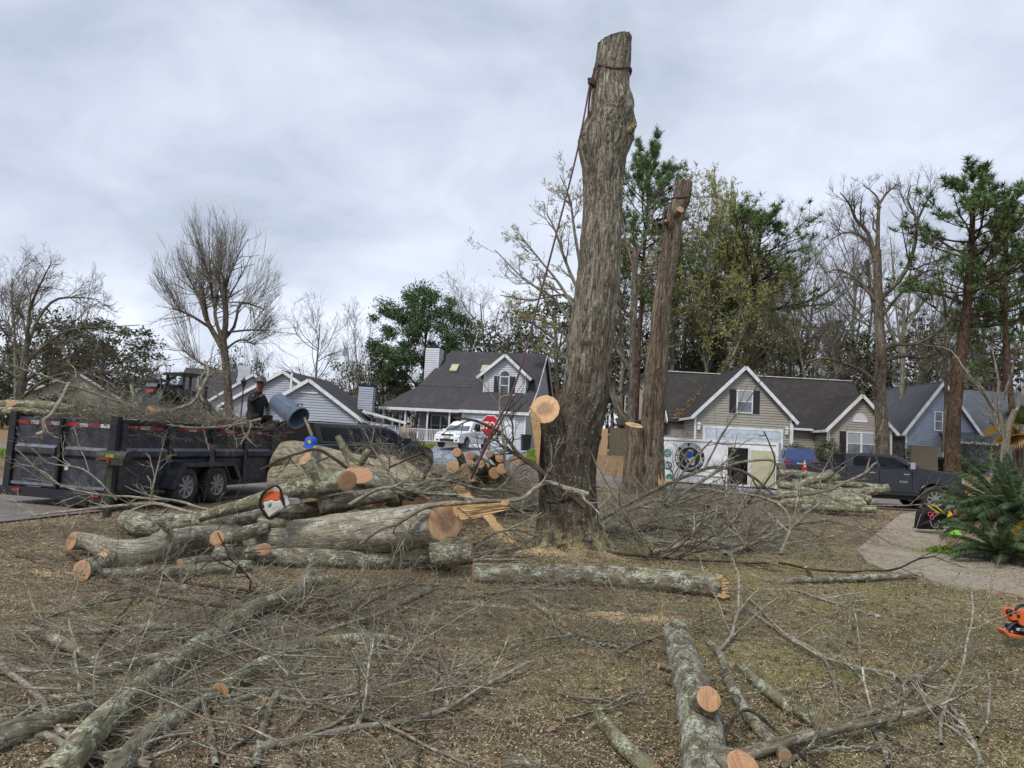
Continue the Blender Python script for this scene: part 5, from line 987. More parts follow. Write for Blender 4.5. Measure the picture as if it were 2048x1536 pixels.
log('broken branch stub with pale torn tip leaning before the truck door',[(737,900),(722,925),(700,955)],[6,8,8],Y=[10.9,10.9,10.9],mt='log_grn',ends=('cut_or',None),S=14,seed=18)
log('fallen dark log lying just left of the big trunk base',[(985,1018),(1030,1010),(1082,1012)],[13,15,15],Y=[11.9,11.8,11.8],mt='log',S=20,seed=19)
log('gray log half hidden right of the trunk base',[(1195,1058),(1240,1055),(1290,1066)],[10,11,9],mt='log',S=18,seed=20)
log('dark broken log with orange split end right of the trunk base',[(1275,1074),(1320,1085),(1400,1090),(1500,1092)],[9,9,9,9],mt='log',ends=('cut_or','cut'),S=18,n=30,amp=.15,seed=21)
# torn plank-like slabs between pile and trunk
for lb,pts,Y in (('long torn flat slab of fresh wood leaning behind the largest log',[(962,1022),(978,1024),(1000,1050),(1032,1082),(1026,1089),(1004,1080),(980,1052)],10.4),('pale torn wood slab lying behind the splinter tongue',[(903,972),(915,966),(938,984),(948,1000),(930,1000)],10.9)):
    c=P(*pts[0],Y); m_=MB(); n=len(pts); m_.prism(jag([P(x,y,Y-.25*(k%n)/n)-c for k,(x,y) in enumerate(pts)],5,.012,n),(.0,.05,.01)); tag(m_.build('wood_slab',M['split'],None,loc=c),lb,'wood slab')
# pile of sawn rounds left of the trunk
ML=[(914,905,9,'leftmost log end of the middle pile'),(905,935,13,'big splintered log end low at left of middle pile'),(932,938,11,'wide orange log end in middle pile under the left top one'),(940,912,8,'round log end at top center of middle pile'),(942,927,7,'small round log end just below the top center one'),(960,928,8,'round log end with dark heart left of the gap in middle pile'),(978,908,7,'small log end at upper right of center in middle pile'),(972,932,7,'small dark orange log end right of the dark-hearted one'),(1000,915,10,'tilted oval log end at upper right of middle pile'),(1004,938,11,'broad log end at the right side of middle pile'),(990,946,12,'reddish weathered log end low in middle pile'),(918,950,7,'little log end low left in middle pile'),(945,955,9,'split orange log end at bottom center of middle pile'),(858,948,5,'tiny orange branch end left of middle pile')]
for k,(x,y,r,lb) in enumerate(ML):
    Y=15+random.uniform(-.4,.4); an=random.uniform(-.3,.3)
    a=P(x,y,Y); C=[a,a+Vector((sin(an)*.8,1.2,-.12)),a+Vector((sin(an)*1.6,2.2,-.3))]; o=a.copy(); m_=MB(); rr=r*Y/F
    V,T=tube(m_,cr([p-o for p in C],8),[rr*1.0,rr*1.02,rr,rr,rr*1.05,rr,rr*.98,rr*.95],18,.1,8,k,endn=((random.uniform(-.3,.3),-1,random.uniform(-.1,.3)),None)); ob=m_.build('log',M['log'],None,True,loc=o); tag(ob,lb,'log','sawn logs in the middle pile left of the trunk'); face(V[0],V[0].mean(0),tuple(-T[0]),'cut_or',ob,seed=60+k)
# stack of lichen logs, right
SL=[((1556,945),(1600,948),(1660,955),7,'topmost thin log of the right stack, behind the slanted one'),((1590,970),(1640,955),(1664,945),8,'slanted log rising to the right atop the right stack'),((1620,962),(1690,968),(1760,974),6,'slim log crossing the upper right of the right stack'),((1586,966),(1640,972),(1690,984),8,'log with orange left end high in the right stack'),((1588,976),(1640,987),(1700,985),8,'curved log just under the orange-ended one, right stack'),((1556,968),(1575,971),(1620,985),9,'pale thick log end at the left of the right stack'),((1660,985),(1720,985),(1776,976),9,'log sticking out furthest right of the right stack'),((1610,992),(1680,992),(1740,998),8,'middle log of the right stack beneath the curved one'),((1556,998),(1620,996),(1725,1003),9,'long gray log second from ground, right stack'),((1570,1008),(1650,1010),(1730,1010),8,'gray log above the lowest one, right stack'),((1600,1012),(1680,1016),(1750,1019),8,'lowest green-gray log at the front of the right stack'),((1690,992),(1730,998),(1745,1006),8,'short dark log with torn pale tip at right of stack'),((1556,985),(1600,990),(1650,995),8,'mossy log behind the left ends of the right stack'),((1650,962),(1668,958),(1680,952),5,'short stub poking up in the right stack'),((1548,1008),(1590,1003),(1640,1006),7,'low mossy log at the left foot of the right stack')]
for k,(a,b,c,r,lb) in enumerate(SL):
    base=21.4+ (1-(a[1]-940)/80)*1.1
    log(lb,[a,b,c],[r,r*1.03,r*.97],Y=[base,base-.05,base-.1],mt='log_grn' if k%3 else 'log',ends=('cut_or','cut'),S=16,n=14,amp=.14,fr=6,seed=70+k,group='lichen-covered logs in the right stack')
# ---- foreground logs
log('thick gray log in the right foreground with big brown cut stub',[(1352,1264),(1368,1320),(1390,1395),(1403,1460),(1408,1530),(1412,1600)],[25,30,38,42,43,46],mt='log',ends=('cut_or',None),endn=((-.6,.3,.8),None),S=44,n=60,amp=.06,seed=22,stubs=((.52,1417,1398,24,.36,'cut_or',(.12,-.80,.58)),(.80,1486,1534,30,.22,'cut_or',(.1,-.75,.65)),(.3,1318,1332,6,.03,'cut_or',None)))
log('lichen branch at the bottom center with short side stub',[(1196,1428),(1215,1455),(1245,1490),(1310,1550)],[10,14,16,19],mt='log_grn',S=22,n=30,amp=.12,seed=23,stubs=((.2,1172,1462,7,.02,'cut',None),))
log('curving lichen limb right of the thick foreground log',[(1413,1282),(1440,1310),(1462,1370),(1500,1435),(1570,1512)],[6,8,10,12,13],mt='log',S=20,n=36,amp=.14,seed=24)
log('greenish limb with dark hollow end, right foreground',[(1478,1330),(1520,1370),(1575,1410),(1640,1445)],[8,11,13,14],mt='log_grn',S=22,n=34,amp=.07,seed=25,stubs=((.62,1568,1398,4,.06,'cut',None),))
log('smooth brown branch slanting up right in the right foreground',[(1470,1516),(1540,1494),(1620,1470),(1720,1448),(1820,1428),(1890,1402)],[13,12,11,9,7,6],dy=[2,10,20,26,26,20],mt='twig',S=18,n=44,amp=.05,seed=26,ends=(None,None))
log('forked lichen branch lying left of the concrete walk',[(1558,1166),(1620,1160),(1650,1158),(1720,1156),(1842,1151)],[5,7,8,7,6],mt='log',S=16,n=34,amp=.16,seed=27,stubs=((.3,1612,1134,4,.05,'cut_or',None),))
log('big diagonal green-gray limb across the left foreground',[(617,1148),(605,1172),(560,1198),(500,1222),(400,1290),(300,1362),(200,1450),(95,1570)],[13,14,15,17,19,22,27,33],dy=[8,6,6,8,10,12,10,6],mt='log_grn',S=34,n=80,amp=.07,seed=28,ends=('cut',None),stubs=((.08,680,1160,8,.0,'cut',None),))
log('second diagonal limb right of the big diagonal one, broken in the middle',[(806,1284),(730,1278),(650,1286),(590,1296),(520,1335),(440,1385)],[11,12,13,15,18,19],mt='log_grn',S=28,n=56,amp=.10,seed=29,ends=('cut','cut_or'))
log('lower part of second diagonal limb near the bottom left edge',[(430,1392),(360,1432),(290,1478),(205,1570)],[14,17,20,23],mt='log',S=24,n=30,amp=.1,seed=31,ends=('cut',None),stubs=((.6,235,1510,8,.05,'cut_or',None),))
log('thin log with orange tip at upper left foreground',[(52,1254),(120,1284),(170,1308),(208,1332)],[8,11,12,11],dy=[6,4,2,0],mt='log',ends=('cut_or','cut'),S=18,n=26,amp=.1,seed=32)
log('slender gray branch with orange tip beside the tipped log',[(150,1266),(210,1262),(300,1254),(425,1252)],[6,6,7,6],mt='twig_pale',ends=('cut_or','cut'),S=14,n=26,amp=.08,seed=33)
log('peeled reddish branch at left edge of foreground',[(-20,1310),(40,1340),(110,1358),(180,1366),(270,1374)],[10,10,9,8,7],mt='twig',S=16,n=30,amp=.12,seed=34,ends=(None,None))
log('pale lichen log under the big diagonal limb, left foreground',[(168,1356),(240,1336),(330,1318),(440,1300),(560,1290)],[14,14,14,12,10],mt='log',S=20,n=40,amp=.18,seed=35)
log('dark log at the bottom left corner under twigs',[(-30,1490),(40,1462),(110,1440),(180,1418)],[26,25,22,18],mt='log',S=26,n=34,amp=.1,seed=36)
log('short lichen log stub beside corner log, bottom left',[(60,1404),(120,1398),(200,1392)],[8,9,9],mt='log',S=16,n=18,amp=.15,seed=37,ends=('cut_or','cut'))
log('lichen log lying flat between diagonal limbs low left',[(260,1400),(340,1388),(420,1386),(540,1400),(640,1420)],[10,11,10,8,6],mt='log',S=18,n=30,amp=.16,seed=38)
log('red-brown rotten chunk below the second log center',[(808,1206),(830,1195),(858,1178)],[7,10,7],mt='twig',S=14,amp=.3,seed=39,ends=('cut_or','cut_or'))
log('gray stick bundle piece below long straight log, center',[(880,1204),(940,1212),(1020,1218),(1060,1216)],[6,7,6,5],mt='log',S=14,n=22,amp=.12,seed=40)
log('reddish stick lying right of the gray bundle piece',[(980,1212),(1010,1216),(1040,1220)],[7,8,7],mt='twig',S=14,amp=.12,seed=41)
log('green-gray stick slanting down right below the long log',[(1040,1190),(1080,1215),(1130,1250)],[6,6,6],mt='log_grn',S=12,n=18,amp=.12,seed=42,ends=('cut','cut_or'))
log('stick crossing above the green-gray one below the long log',[(1060,1188),(1110,1210),(1170,1216)],[5,5,5],mt='log',S=12,n=18,amp=.12,seed=43)
log('lichen-crusted log fragment at the bottom center edge',[(1000,1530),(1040,1526),(1080,1532)],[12,14,12],mt='log',S=18,amp=.2,seed=44)
# ---- branches with twigs
def branch(label, pts, r0, r1, dy=0, Y=None, n=(7,4,3), l=(.3,.55), ang=(.4,.95), mt='twig', seed=0, up=.02, wob=.16, S=8, group=None, flat=.5, tw=.0022, kn=24, kind=None, name='branch'):
    n = (max(2,int(n[0]*.85)),)+tuple(n[1:]); rng = np.random.default_rng(seed+900); rs = list(np.linspace(r0,r1,len(pts))); c = centers(pts, rs, dy, Y); C = cr([a for a,_ in c], kn); R_ = np.interp(np.linspace(0,1,kn), np.linspace(0,1,len(c)), [b for _,b in c])
    C += np.stack([fbm(C*2.2+seed,2,k) for k in range(3)],-1)*.025
    m_ = MB(); q = C[None]; rr = R_[None]; lv = []
    def fix(p): 
        g_ = hz(p[...,0],p[...,1])+.006+.02*rng.random(p.shape[:-1]); p[...,2] = np.where(p[...,2]<g_, g_+(g_-p[...,2])*.10, p[...,2]); return p
    q = fix(q); cur,cr_ = q,rr
    for k,nn in enumerate(n):
        s = sprout(cur,cr_,nn,.12,.99,*ang,*((l[0],l[1]) if k==0 else (.35,.7)),.62,rng,.35,tw,flat if Y is not None else .3); p_,r_ = grow(*s,(7,5,4)[min(k,2)],wob,(0,0,up),.45,rng); p_=fix(p_); lv.append((p_,r_,(5,4,3)[min(k,2)])); cur,cr_=p_,r_
    o = C[kn//2].copy(); tube(m_, q[0]-o, R_, S, .08, 8, seed)
    for p_,r_,s_ in lv: btubes(m_, p_-o, r_, s_)
    ob = m_.build(name, M[mt], None, True, loc=tuple(o)); return tag(ob,label,'branch',group,kind)
B_=[
 # left foreground
 ('long bowed twiggy branch crossing the diagonal limb at left',[(0,1295),(150,1330),(280,1290),(420,1240),(560,1205),(700,1190)],4,2,[0,4,14,22,22,10],None,(9,5,3),'twig'),
 ('pale forked branch reaching from bottom left to lower center',[(0,1330),(60,1385),(130,1470),(170,1530)],6,7,[0,8,8,2],None,(5,3,2),'twig_pale'),
 ('smooth branch sweeping along the bottom left edge',[(-10,1462),(90,1480),(170,1510),(300,1536)],8,8,[4,6,4,0],None,(4,3,2),'twig_pale'),
 ('long pale smooth branch in the lower center, forked at its right end',[(500,1500),(600,1480),(700,1455),(800,1438),(900,1412),(960,1378),(1060,1322)],9,3.5,[0,3,8,12,14,14,10],None,(6,4,2),'twig_pale'),
 ('gray lichen branch running down to the bottom edge left of center',[(600,1330),(570,1370),(540,1420),(522,1470),(515,1540)],7,8,0,None,(5,3,2),'log'),
 ('second gray lichen branch standing steeper at bottom left center',[(410,1425),(420,1460),(425,1500),(430,1540)],6,7,0,None,(3,2,2),'log'),
 ('straight twiggy branch rising from the limb break toward center',[(440,1385),(560,1300),(640,1265),(760,1225),(870,1180)],5,3,[4,14,24,22,8],None,(8,5,3),'twig'),
 ('arched branch over the second diagonal limb',[(200,1440),(320,1390),(430,1318),(520,1300),(600,1320)],4,3,[4,16,34,34,14],None,(6,4,3),'twig'),
 ('gray curved branch lying from limb break to the lower center',[(440,1420),(560,1385),(700,1345),(800,1330),(870,1345),(900,1385)],6,4,0,None,(7,4,2),'twig_pale'),
 ('thin twig fan spreading left of the big diagonal limb',[(160,1420),(150,1330),(152,1290),(140,1240)],4,2,[0,12,20,30],None,(7,5,3),'twig_pale'),
 ('twiggy branch lying across the bare ground upper left',[(60,1250),(160,1215),(290,1190),(380,1180)],3,2,[0,6,10,2],None,(8,5,3),'twig'),
 ('dark thin branch arching from the log butt down toward center left',[(135,1105),(220,1150),(330,1195),(470,1215),(620,1230)],3.5,3,[10,22,24,18,8],None,(6,4,3),'twig_dark'),
 ('dark thin branch crossing right over the limb top',[(260,1150),(380,1165),(500,1180),(640,1235),(740,1250)],3.5,3,[10,22,30,14,4],None,(7,4,3),'twig_dark'),
 ('curved dark twig bending below second log left',[(200,1290),(280,1180),(330,1130),(350,1085)],2.5,1.5,[4,10,16,26],None,(4,3,2),'twig_dark'),
 ('jumble of thin pale twigs below the second diagonal limb',[(560,1480),(650,1400),(760,1370),(850,1300)],4,2,[0,8,14,10],None,(8,5,3),'twig_pale'),
 ('long thin branch crossing lower center toward the right',[(420,1360),(600,1400),(720,1430),(840,1490),(960,1536)],4,3,[14,18,14,8,2],None,(6,3,2),'twig'),
 ('thin bent branch standing across lower center',[(835,1540),(860,1430),(880,1340),(870,1260)],3,1.5,[0,14,26,40],None,(4,3,2),'twig_dark'),
 ('slender twig arching across the lower middle ground',[(880,1380),(960,1330),(1050,1285),(1150,1270)],3.5,2,[0,10,14,4],None,(7,4,3),'twig'),
 ('flat twig tangle in front of the second log',[(640,1200),(740,1178),(820,1170),(930,1172)],3,2,[0,8,12,6],None,(9,5,3),'twig'),
 ('twiggy spray left of the red-brown chunk',[(560,1240),(660,1215),(760,1195)],4,2,[0,6,8],None,(8,5,3),'twig_pale'),
 ('branch spray between center sticks and the long log',[(900,1200),(980,1185),(1060,1175),(1150,1180)],3.5,2,[0,10,12,2],None,(8,5,3),'twig'),
 ('thin branch lying diagonally below the center sticks',[(1110,1250),(1160,1280),(1240,1300)],4,3,0,None,(5,4,2),'log'),
 ('small twig spray at lower center right',[(1120,1390),(1200,1400),(1300,1380)],3,1.5,[0,5,4],None,(6,4,3),'twig'),
 ('thin lichen branch rising left of the lichen branch stub',[(1100,1440),(1160,1430),(1250,1400),(1290,1385)],3.5,2,[0,8,10,2],None,(5,3,2),'log'),
 # right foreground
 ('tall pale whip standing over the right lawn',[(1880,1500),(1888,1420),(1925,1330),(1945,1240),(1944,1180)],4,1.5,[0,20,60,110,150],None,(3,2,1),'twig_pale'),
 ('pale lichen branch forking toward right foreground corner',[(1960,1540),(1950,1490),(1915,1430),(1890,1405)],6,3,[0,4,12,20],None,(5,3,2),'twig_pale'),
 ('thin pale upright shoot near the right edge',[(1955,1480),(1975,1420),(1978,1350),(1950,1320)],3.5,1.5,[4,14,40,60],None,(3,2,1),'twig_pale'),
 ('crusty lichen twig crown at the right foreground center',[(1690,1450),(1760,1415),(1820,1380),(1870,1330)],6,2.5,[4,6,10,16],None,(9,6,4),'log'),
 ('long thin straight branch crossing the right lawn',[(1500,1220),(1600,1290),(1700,1330),(1790,1350),(1820,1385)],3,4,[0,8,12,10,2],None,(7,4,2),'twig_pale'),
 ('second thin branch beside the long straight one, right lawn',[(1500,1200),(1560,1260),(1640,1310),(1670,1370),(1680,1430)],2.5,3.5,[0,8,10,8,2],None,(7,4,2),'twig_pale'),
 ('dark thin branch leaning over the thick foreground log',[(1440,1520),(1452,1450),(1500,1420),(1590,1500),(1640,1540)],4,3,[30,50,44,14,0],None,(4,2,2),'twig_dark'),
 ('pale curved branch above the long log right part',[(1440,1310),(1462,1270),(1478,1215),(1476,1150),(1460,1105)],4,1.5,[0,12,30,60,80],None,(5,3,2),'twig_pale'),
 ('lichen twig pile lower right of the curving limb',[(1560,1540),(1620,1500),(1690,1500),(1780,1500)],5,3,0,None,(9,5,3),'log'),
 ('scraggly lichen stick at bottom right',[(1740,1440),(1760,1490),(1775,1540)],6,5,0,None,(5,3,2),'log'),
 ('small twig on moss left of the walk',[(1580,1180),(1660,1205),(1760,1235)],2.5,3,0,None,(5,3,2),'twig_pale'),
 ('twig spray beside the top of thick foreground log',[(1240,1310),(1320,1270),(1400,1250),(1500,1215)],3,1.5,[0,8,16,6],None,(8,5,3),'twig'),
 # near pile left
 ('budding pale branch lying left of the pile under the mailbox',[(400,1030),(330,1012),(300,1008),(230,1014),(140,1022),(60,1030)],4,2,[20,24,24,18,12,4],[10.4,10.6,10.7,10.6,10.5,10.4],(8,6,4),'twig_pale'),
 ('upper budding twig spray beside the trailer wheels',[(420,1018),(350,1002),(270,995),(200,990),(110,965),(30,895)],3,1.5,0,[10.8,11,11.2,11.2,11,10.8],(9,5,4),'twig_pale'),
 ('thin upright budding shoots left of trailer wheels',[(300,1010),(305,980),(318,930),(322,900)],2.5,1.2,0,[10.7,10.7,10.7,10.6],(6,3,2),'twig_pale'),
 ('pair of thin budding twigs in front of the trailer tailgate',[(235,1000),(170,940),(100,925),(65,895)],2,1,0,[10.6,10.5,10.4,10.3],(7,3,2),'twig_pale'),
 # over the main pile
 ('long thin vine-like branch lying across the largest log face side',[(1000,1000),(900,1010),(850,1018),(800,1045),(760,1060),(720,1090)],4,3,0,[8.2,8.3,8.35,8.35,8.35,8.3],(4,2,1),'twig'),
 ('forked pale branch reaching right in front of the big trunk',[(870,985),(960,1000),(1040,998),(1090,965),(1130,975),(1178,988)],2.5,6,0,[9.8,9.8,9.9,10,10,10],(6,5,3),'twig_pale'),
 ('leaning mossy branch running up left of the stop sign',[(1170,1015),(1080,940),(1040,910),(1005,870),(960,845),(905,835)],6,2,0,[10.4,10.6,10.8,11,11,11],(6,5,3),'twig_dark'),
 ('thin forked upright branch in front of the white car',[(1010,940),(1006,870),(1000,800),(1030,790)],3,1.5,0,[10.8,10.8,10.7,10.6],(5,4,2),'twig_pale'),
 ('dark hooked branch arching before the blue-gray driveway',[(840,985),(850,950),(862,920),(845,905),(820,915),(780,935)],4,2,0,[10.6,10.6,10.6,10.6,10.6,10.6],(5,4,3),'twig_dark'),
 ('thin twigs arching up right across stop sign',[(940,960),(980,880),(1010,830),(1045,790)],2.5,1.2,0,[10.5,10.5,10.5,10.5],(6,4,3),'twig_dark'),
 ('long slanting gray twigs in front of pale trunk sections',[(860,1000),(800,970),(765,920),(740,885)],4,2,0,[9.6,9.6,9.6,9.6],(7,5,3),'twig'),
 ('curved branch lying over the top of huge pale trunk section',[(700,940),(640,900),(600,905),(560,920),(520,940)],3.5,1.5,0,[10.9,10.9,10.8,10.7,10.6],(5,4,2),'twig_dark'),
 ('twig tangle behind largest log at pile center',[(700,1010),(770,975),(840,985),(920,990)],4,2,0,[9.4,9.5,9.6,9.8],(9,6,4),'twig_pale'),
 ('twig tangle between the pile and middle log ends',[(800,990),(870,960),(950,975),(1030,985)],4,2,0,[10.5,10.6,10.8,11],(10,6,4),'twig'),
 ('pale twig sprays below the splinter tongue',[(940,1110),(980,1070),(1030,1060),(1080,1075)],3.5,2,0,[8.8,8.9,9.2,9.6],(9,5,4),'twig_pale'),
 ('branch lying from block to trunk base',[(905,1128),(960,1112),(1040,1095)],4.5,3,0,None,(6,4,3),'twig_pale'),
 # right tangle
 ('long arched branch in front of the white trailer, left part',[(1120,1100),(1200,1040),(1310,980),(1390,945),(1440,935),(1500,950),(1560,1000)],5,2.5,0,[12,13,14.5,15.5,16,16.5,17],(5,4,3),'twig'),
 ('arched branch over the trailer doorway',[(1330,1010),(1400,965),(1440,940),(1480,925),(1540,920),(1560,935)],4,2,0,[15,15.5,16,16,16,16],(4,3,3),'twig_pale'),
 ('slender leaning twig rising past the trailer corner',[(1460,1050),(1510,990),(1550,935),(1540,890),(1528,862)],2.5,1.2,0,[15,15,15,15,15],(3,3,2),'twig_dark'),
 ('branch rising up over the round trailer logo',[(1310,1030),(1370,940),(1400,905),(1425,880)],3,1.5,0,[14,14.5,15,15],(5,4,3),'twig'),
 ('long straight branch slanting across the right brush to the log stack',[(1280,1060),(1400,1040),(1520,1000),(1640,985),(1720,950),(1752,925)],4.5,2,0,[13.5,14.5,16,17.5,18.5,19],(7,4,3),'twig'),
 ('low brush branch right of the big trunk',[(1200,1095),(1290,1050),(1380,1060),(1480,1040)],5,3,0,[12.5,13.5,14,15],(8,6,4),'twig'),
 ('low brush branch in the middle of the right tangle',[(1300,1110),(1380,1085),(1450,1075),(1560,1060)],5,3,0,[11.6,12,12.5,13.5],(8,6,4),'twig_pale'),
 ('brush crown at the right end of the tangle',[(1450,1110),(1520,1080),(1580,1050),(1660,1040)],5,3,0,[11.5,12.4,13.4,14.5],(8,6,4),'twig'),
 ('brush crown behind, near the trailer wheels',[(1230,1030),(1320,1000),(1400,1010),(1520,1000)],5,3,0,[16,17,18,19],(6,5,3),'twig'),
 ('pale thin arching shoots over right brush',[(1560,1110),(1580,1050),(1560,1010),(1500,990),(1440,985)],3.5,1.5,0,[12,12.5,13,13,13],(8,5,3),'twig_pale'),
 ('thin dark branch lying along the near edge of the right tangle',[(1180,1100),(1280,1110),(1380,1120),(1540,1126)],3.5,2,[4,6,6,4],None,(9,5,3),'twig_dark'),
 ('looping dark twig between tangle and walkway',[(1560,1126),(1640,1140),(1760,1142),(1800,1135),(1840,1118),(1870,1112)],2.5,1.5,[4,6,8,12,20,20],None,(4,2,1),'twig_dark'),
 ('thin twigs leaning against the big trunk right side',[(1290,1090),(1240,1010),(1205,950),(1180,900)],2.5,1.2,0,[11,11,11,11],(6,4,3),'twig'),
 ('pale twig fan at foot of the second topped trunk',[(1180,1030),(1220,990),(1190,930),(1180,880)],2.5,1.2,0,[14,15,16,16],(7,5,3),'twig_pale'),
]
for k,(lb,pts,r0,r1,dy,Y,n,mt) in enumerate(B_): branch(lb,pts,r0,r1,dy,Y,n=n,mt=mt,seed=k+1,l=(.22,.45) if len(pts)>4 else (.35,.6),tw=.0022 if (Y is None or max(Y)<12) else .0035)
# ---- uncountable brush and twig litter
def brush(name, label, poly, N_, h, L, R0, mt, seed, Yc=None, up=.0, n=(4,3), tw=.003, zf=None):
    rng = np.random.default_rng(seed); g_ = [G(x,y) for x,y in poly]; xs=[p.x for p in g_]; ys=[p.y for p in g_]; pl=[(p.x,p.y) for p in g_]; S_=[]
    while len(S_) < N_:
        x = rng.uniform(min(xs),max(xs),N_*3); y = rng.uniform(min(ys),max(ys),N_*3); k = inpoly(x,y,pl); S_ += [(a,b) for a,b in zip(x[k],y[k])]
    S_ = np.array(S_[:N_]); z = hz(S_[:,0],S_[:,1])+h*rng.random(N_)**1.5; az = rng.uniform(0,2*pi,N_); D = np.stack([np.cos(az),np.sin(az)*.8,rng.normal(size=N_)*.18+up],-1)
    m_ = MB(); p,r = grow(np.column_stack([S_,z]),D,rng.uniform(*L,N_),rng.uniform(*R0,N_),6,.13,(0,0,0),.4,rng); lv=[(p,r,4)]
    for k,nn in enumerate(n):
        s = sprout(p,r,nn,.15,1,.35,1,.35,.7,.6,rng,.3,tw,.6); p,r = grow(*s,4,.16,(0,0,.0),.5,rng); lv.append((p,r,3))
    for p,r,s in lv:
        g2 = hz(p[...,0],p[...,1])+.004+.012*rng.random(p.shape[:2]); p[...,2] = np.where(p[...,2]<g2,g2+(g2-p[...,2])*.1,p[...,2]); btubes(m_,p,r,s)
    return tag(m_.build(name, M[mt], None, True), label, 'brush', kind='stuff')
brush('brush','tangled brush right of the big trunk',[(1200,1100),(1560,1120),(1620,1050),(1540,990),(1210,1000)],230,.32,(.8,2.0),(.004,.011),'twig',201,up=.05)
brush('brush','pale twig tangle right of trunk',[(1200,1115),(1600,1125),(1640,1080),(1200,1050)],170,.22,(.6,1.6),(.003,.008),'twig_pale',202,up=.06)
brush('brush','brush heap between pile and trunk',[(690,1050),(1080,1070),(1090,985),(700,985)],520,.9,(.5,1.5),(.004,.012),'twig',203,up=.1)
brush('brush','pale brush heap between pile and trunk',[(700,1040),(1080,1060),(1080,1000),(760,980)],260,.95,(.5,1.4),(.004,.01),'twig_pale',204,up=.1)
brush('brush','low brush under the log pile',[(450,1120),(940,1130),(960,1085),(450,1085)],160,.22,(.4,1.2),(.003,.008),'twig_dark',205)
brush('twig_litter','twigs across the left foreground',[(0,1536),(900,1536),(900,1190),(560,1180),(0,1250)],210,.10,(.4,1.2),(.002,.005),'twig',206,tw=.0012)
brush('twig_litter','pale twigs across left foreground',[(0,1536),(760,1536),(860,1230),(420,1230),(0,1300)],130,.16,(.5,1.5),(.0025,.008),'twig_pale',207,tw=.0012)
brush('twig_litter','twigs across the center ground',[(700,1300),(1330,1300),(1330,1190),(700,1170)],200,.05,(.3,.9),(.002,.005),'twig',208,tw=.0015)
brush('twig_litter','scattered twigs on the right lawn',[(1040,1536),(2040,1536),(2040,1230),(1500,1180),(1100,1250)],230,.03,(.12,.55),(.0018,.0045),'twig',209,tw=.0013)
brush('twig_litter','fine twigs at the curb left',[(0,1180),(450,1160),(480,1050),(0,1060)],150,.04,(.3,.9),(.002,.006),'twig',210,tw=.002)
brush('twig_litter','twigs on the far verge',[(1100,1000),(1720,1120),(1750,1030),(1200,960)],300,.06,(.3,1.0),(.004,.009),'twig_pale',211,tw=.004)
# ================================================================ vehicles and made things
def hit(px, py, A, d):
    n = Vector((d[1],-d[0],0)); r = ray(px,py); k = ((Vector(A)-Vector((0,0,CAMZ))).dot(n))/r.dot(n); return Vector((0,0,CAMZ))+r*k
def lathe(mb, prof, S=28, axis='y', c=(0,0,0), mi=0):
    th = np.arange(S)/S*2*pi; K = len(prof); V = []
    for r,a in prof:
        for t in th: V.append((c[0]+r*cos(t), c[1]+a, c[2]+r*sin(t)) if axis=='y' else ((c[0]+r*cos(t), c[1]+r*sin(t), c[2]+a) if axis=='z' else (c[0]+a,c[1]+r*cos(t),c[2]+r*sin(t))))
    i = np.arange(K-1)[:,None]*S; j = np.arange(S)[None]; j2=(j+1)%S
    mb.add(V, np.stack([i+j,i+j2,i+S+j2,i+S+j],-1).reshape(-1,4), mi=mi); return mb
def xz(root, A, d): # world point -> local (u, v, z)
    M_ = root.matrix_world.inverted(); return lambda p: M_@p
def loft(mb, outl, wfn, bev=.05, mi=0):
    n = len(outl); p = np.array(outl, dtype=float); e = np.roll(p,-1,0)-p; nn = np.stack([-e[:,1],e[:,0]],-1); nn = nrm(nn); vn_ = nrm(nn+np.roll(nn,1,0)); A_ = np.sum(p[:,0]*np.roll(p[:,1],-1)-p[:,1]*np.roll(p[:,0],-1)); ins = p+vn_*bev*(1 if A_>0 else -1)
    V = []
    for (q,s,b) in ((ins,-1,0),(p,-1,bev),(p,1,bev),(ins,1,0)):
        for (x,z),(x2,z2) in zip(p,q): w = wfn(x,z)-b; V.append((x2,s*w,z2))
    f = [list(range(n)), [3*n+i for i in range(n)][::-1]]
    for r in range(3):
        for i in range(n): f.append([r*n+i, r*n+(i+1)%n, (r+1)*n+(i+1)%n, (r+1)*n+i])
    mb.add(V, f, mi=mi)
def arch(cx, r, z0, n=10): return [(cx+r*cos(t), z0+r*sin(t)) for t in np.linspace(pi,0,n)]
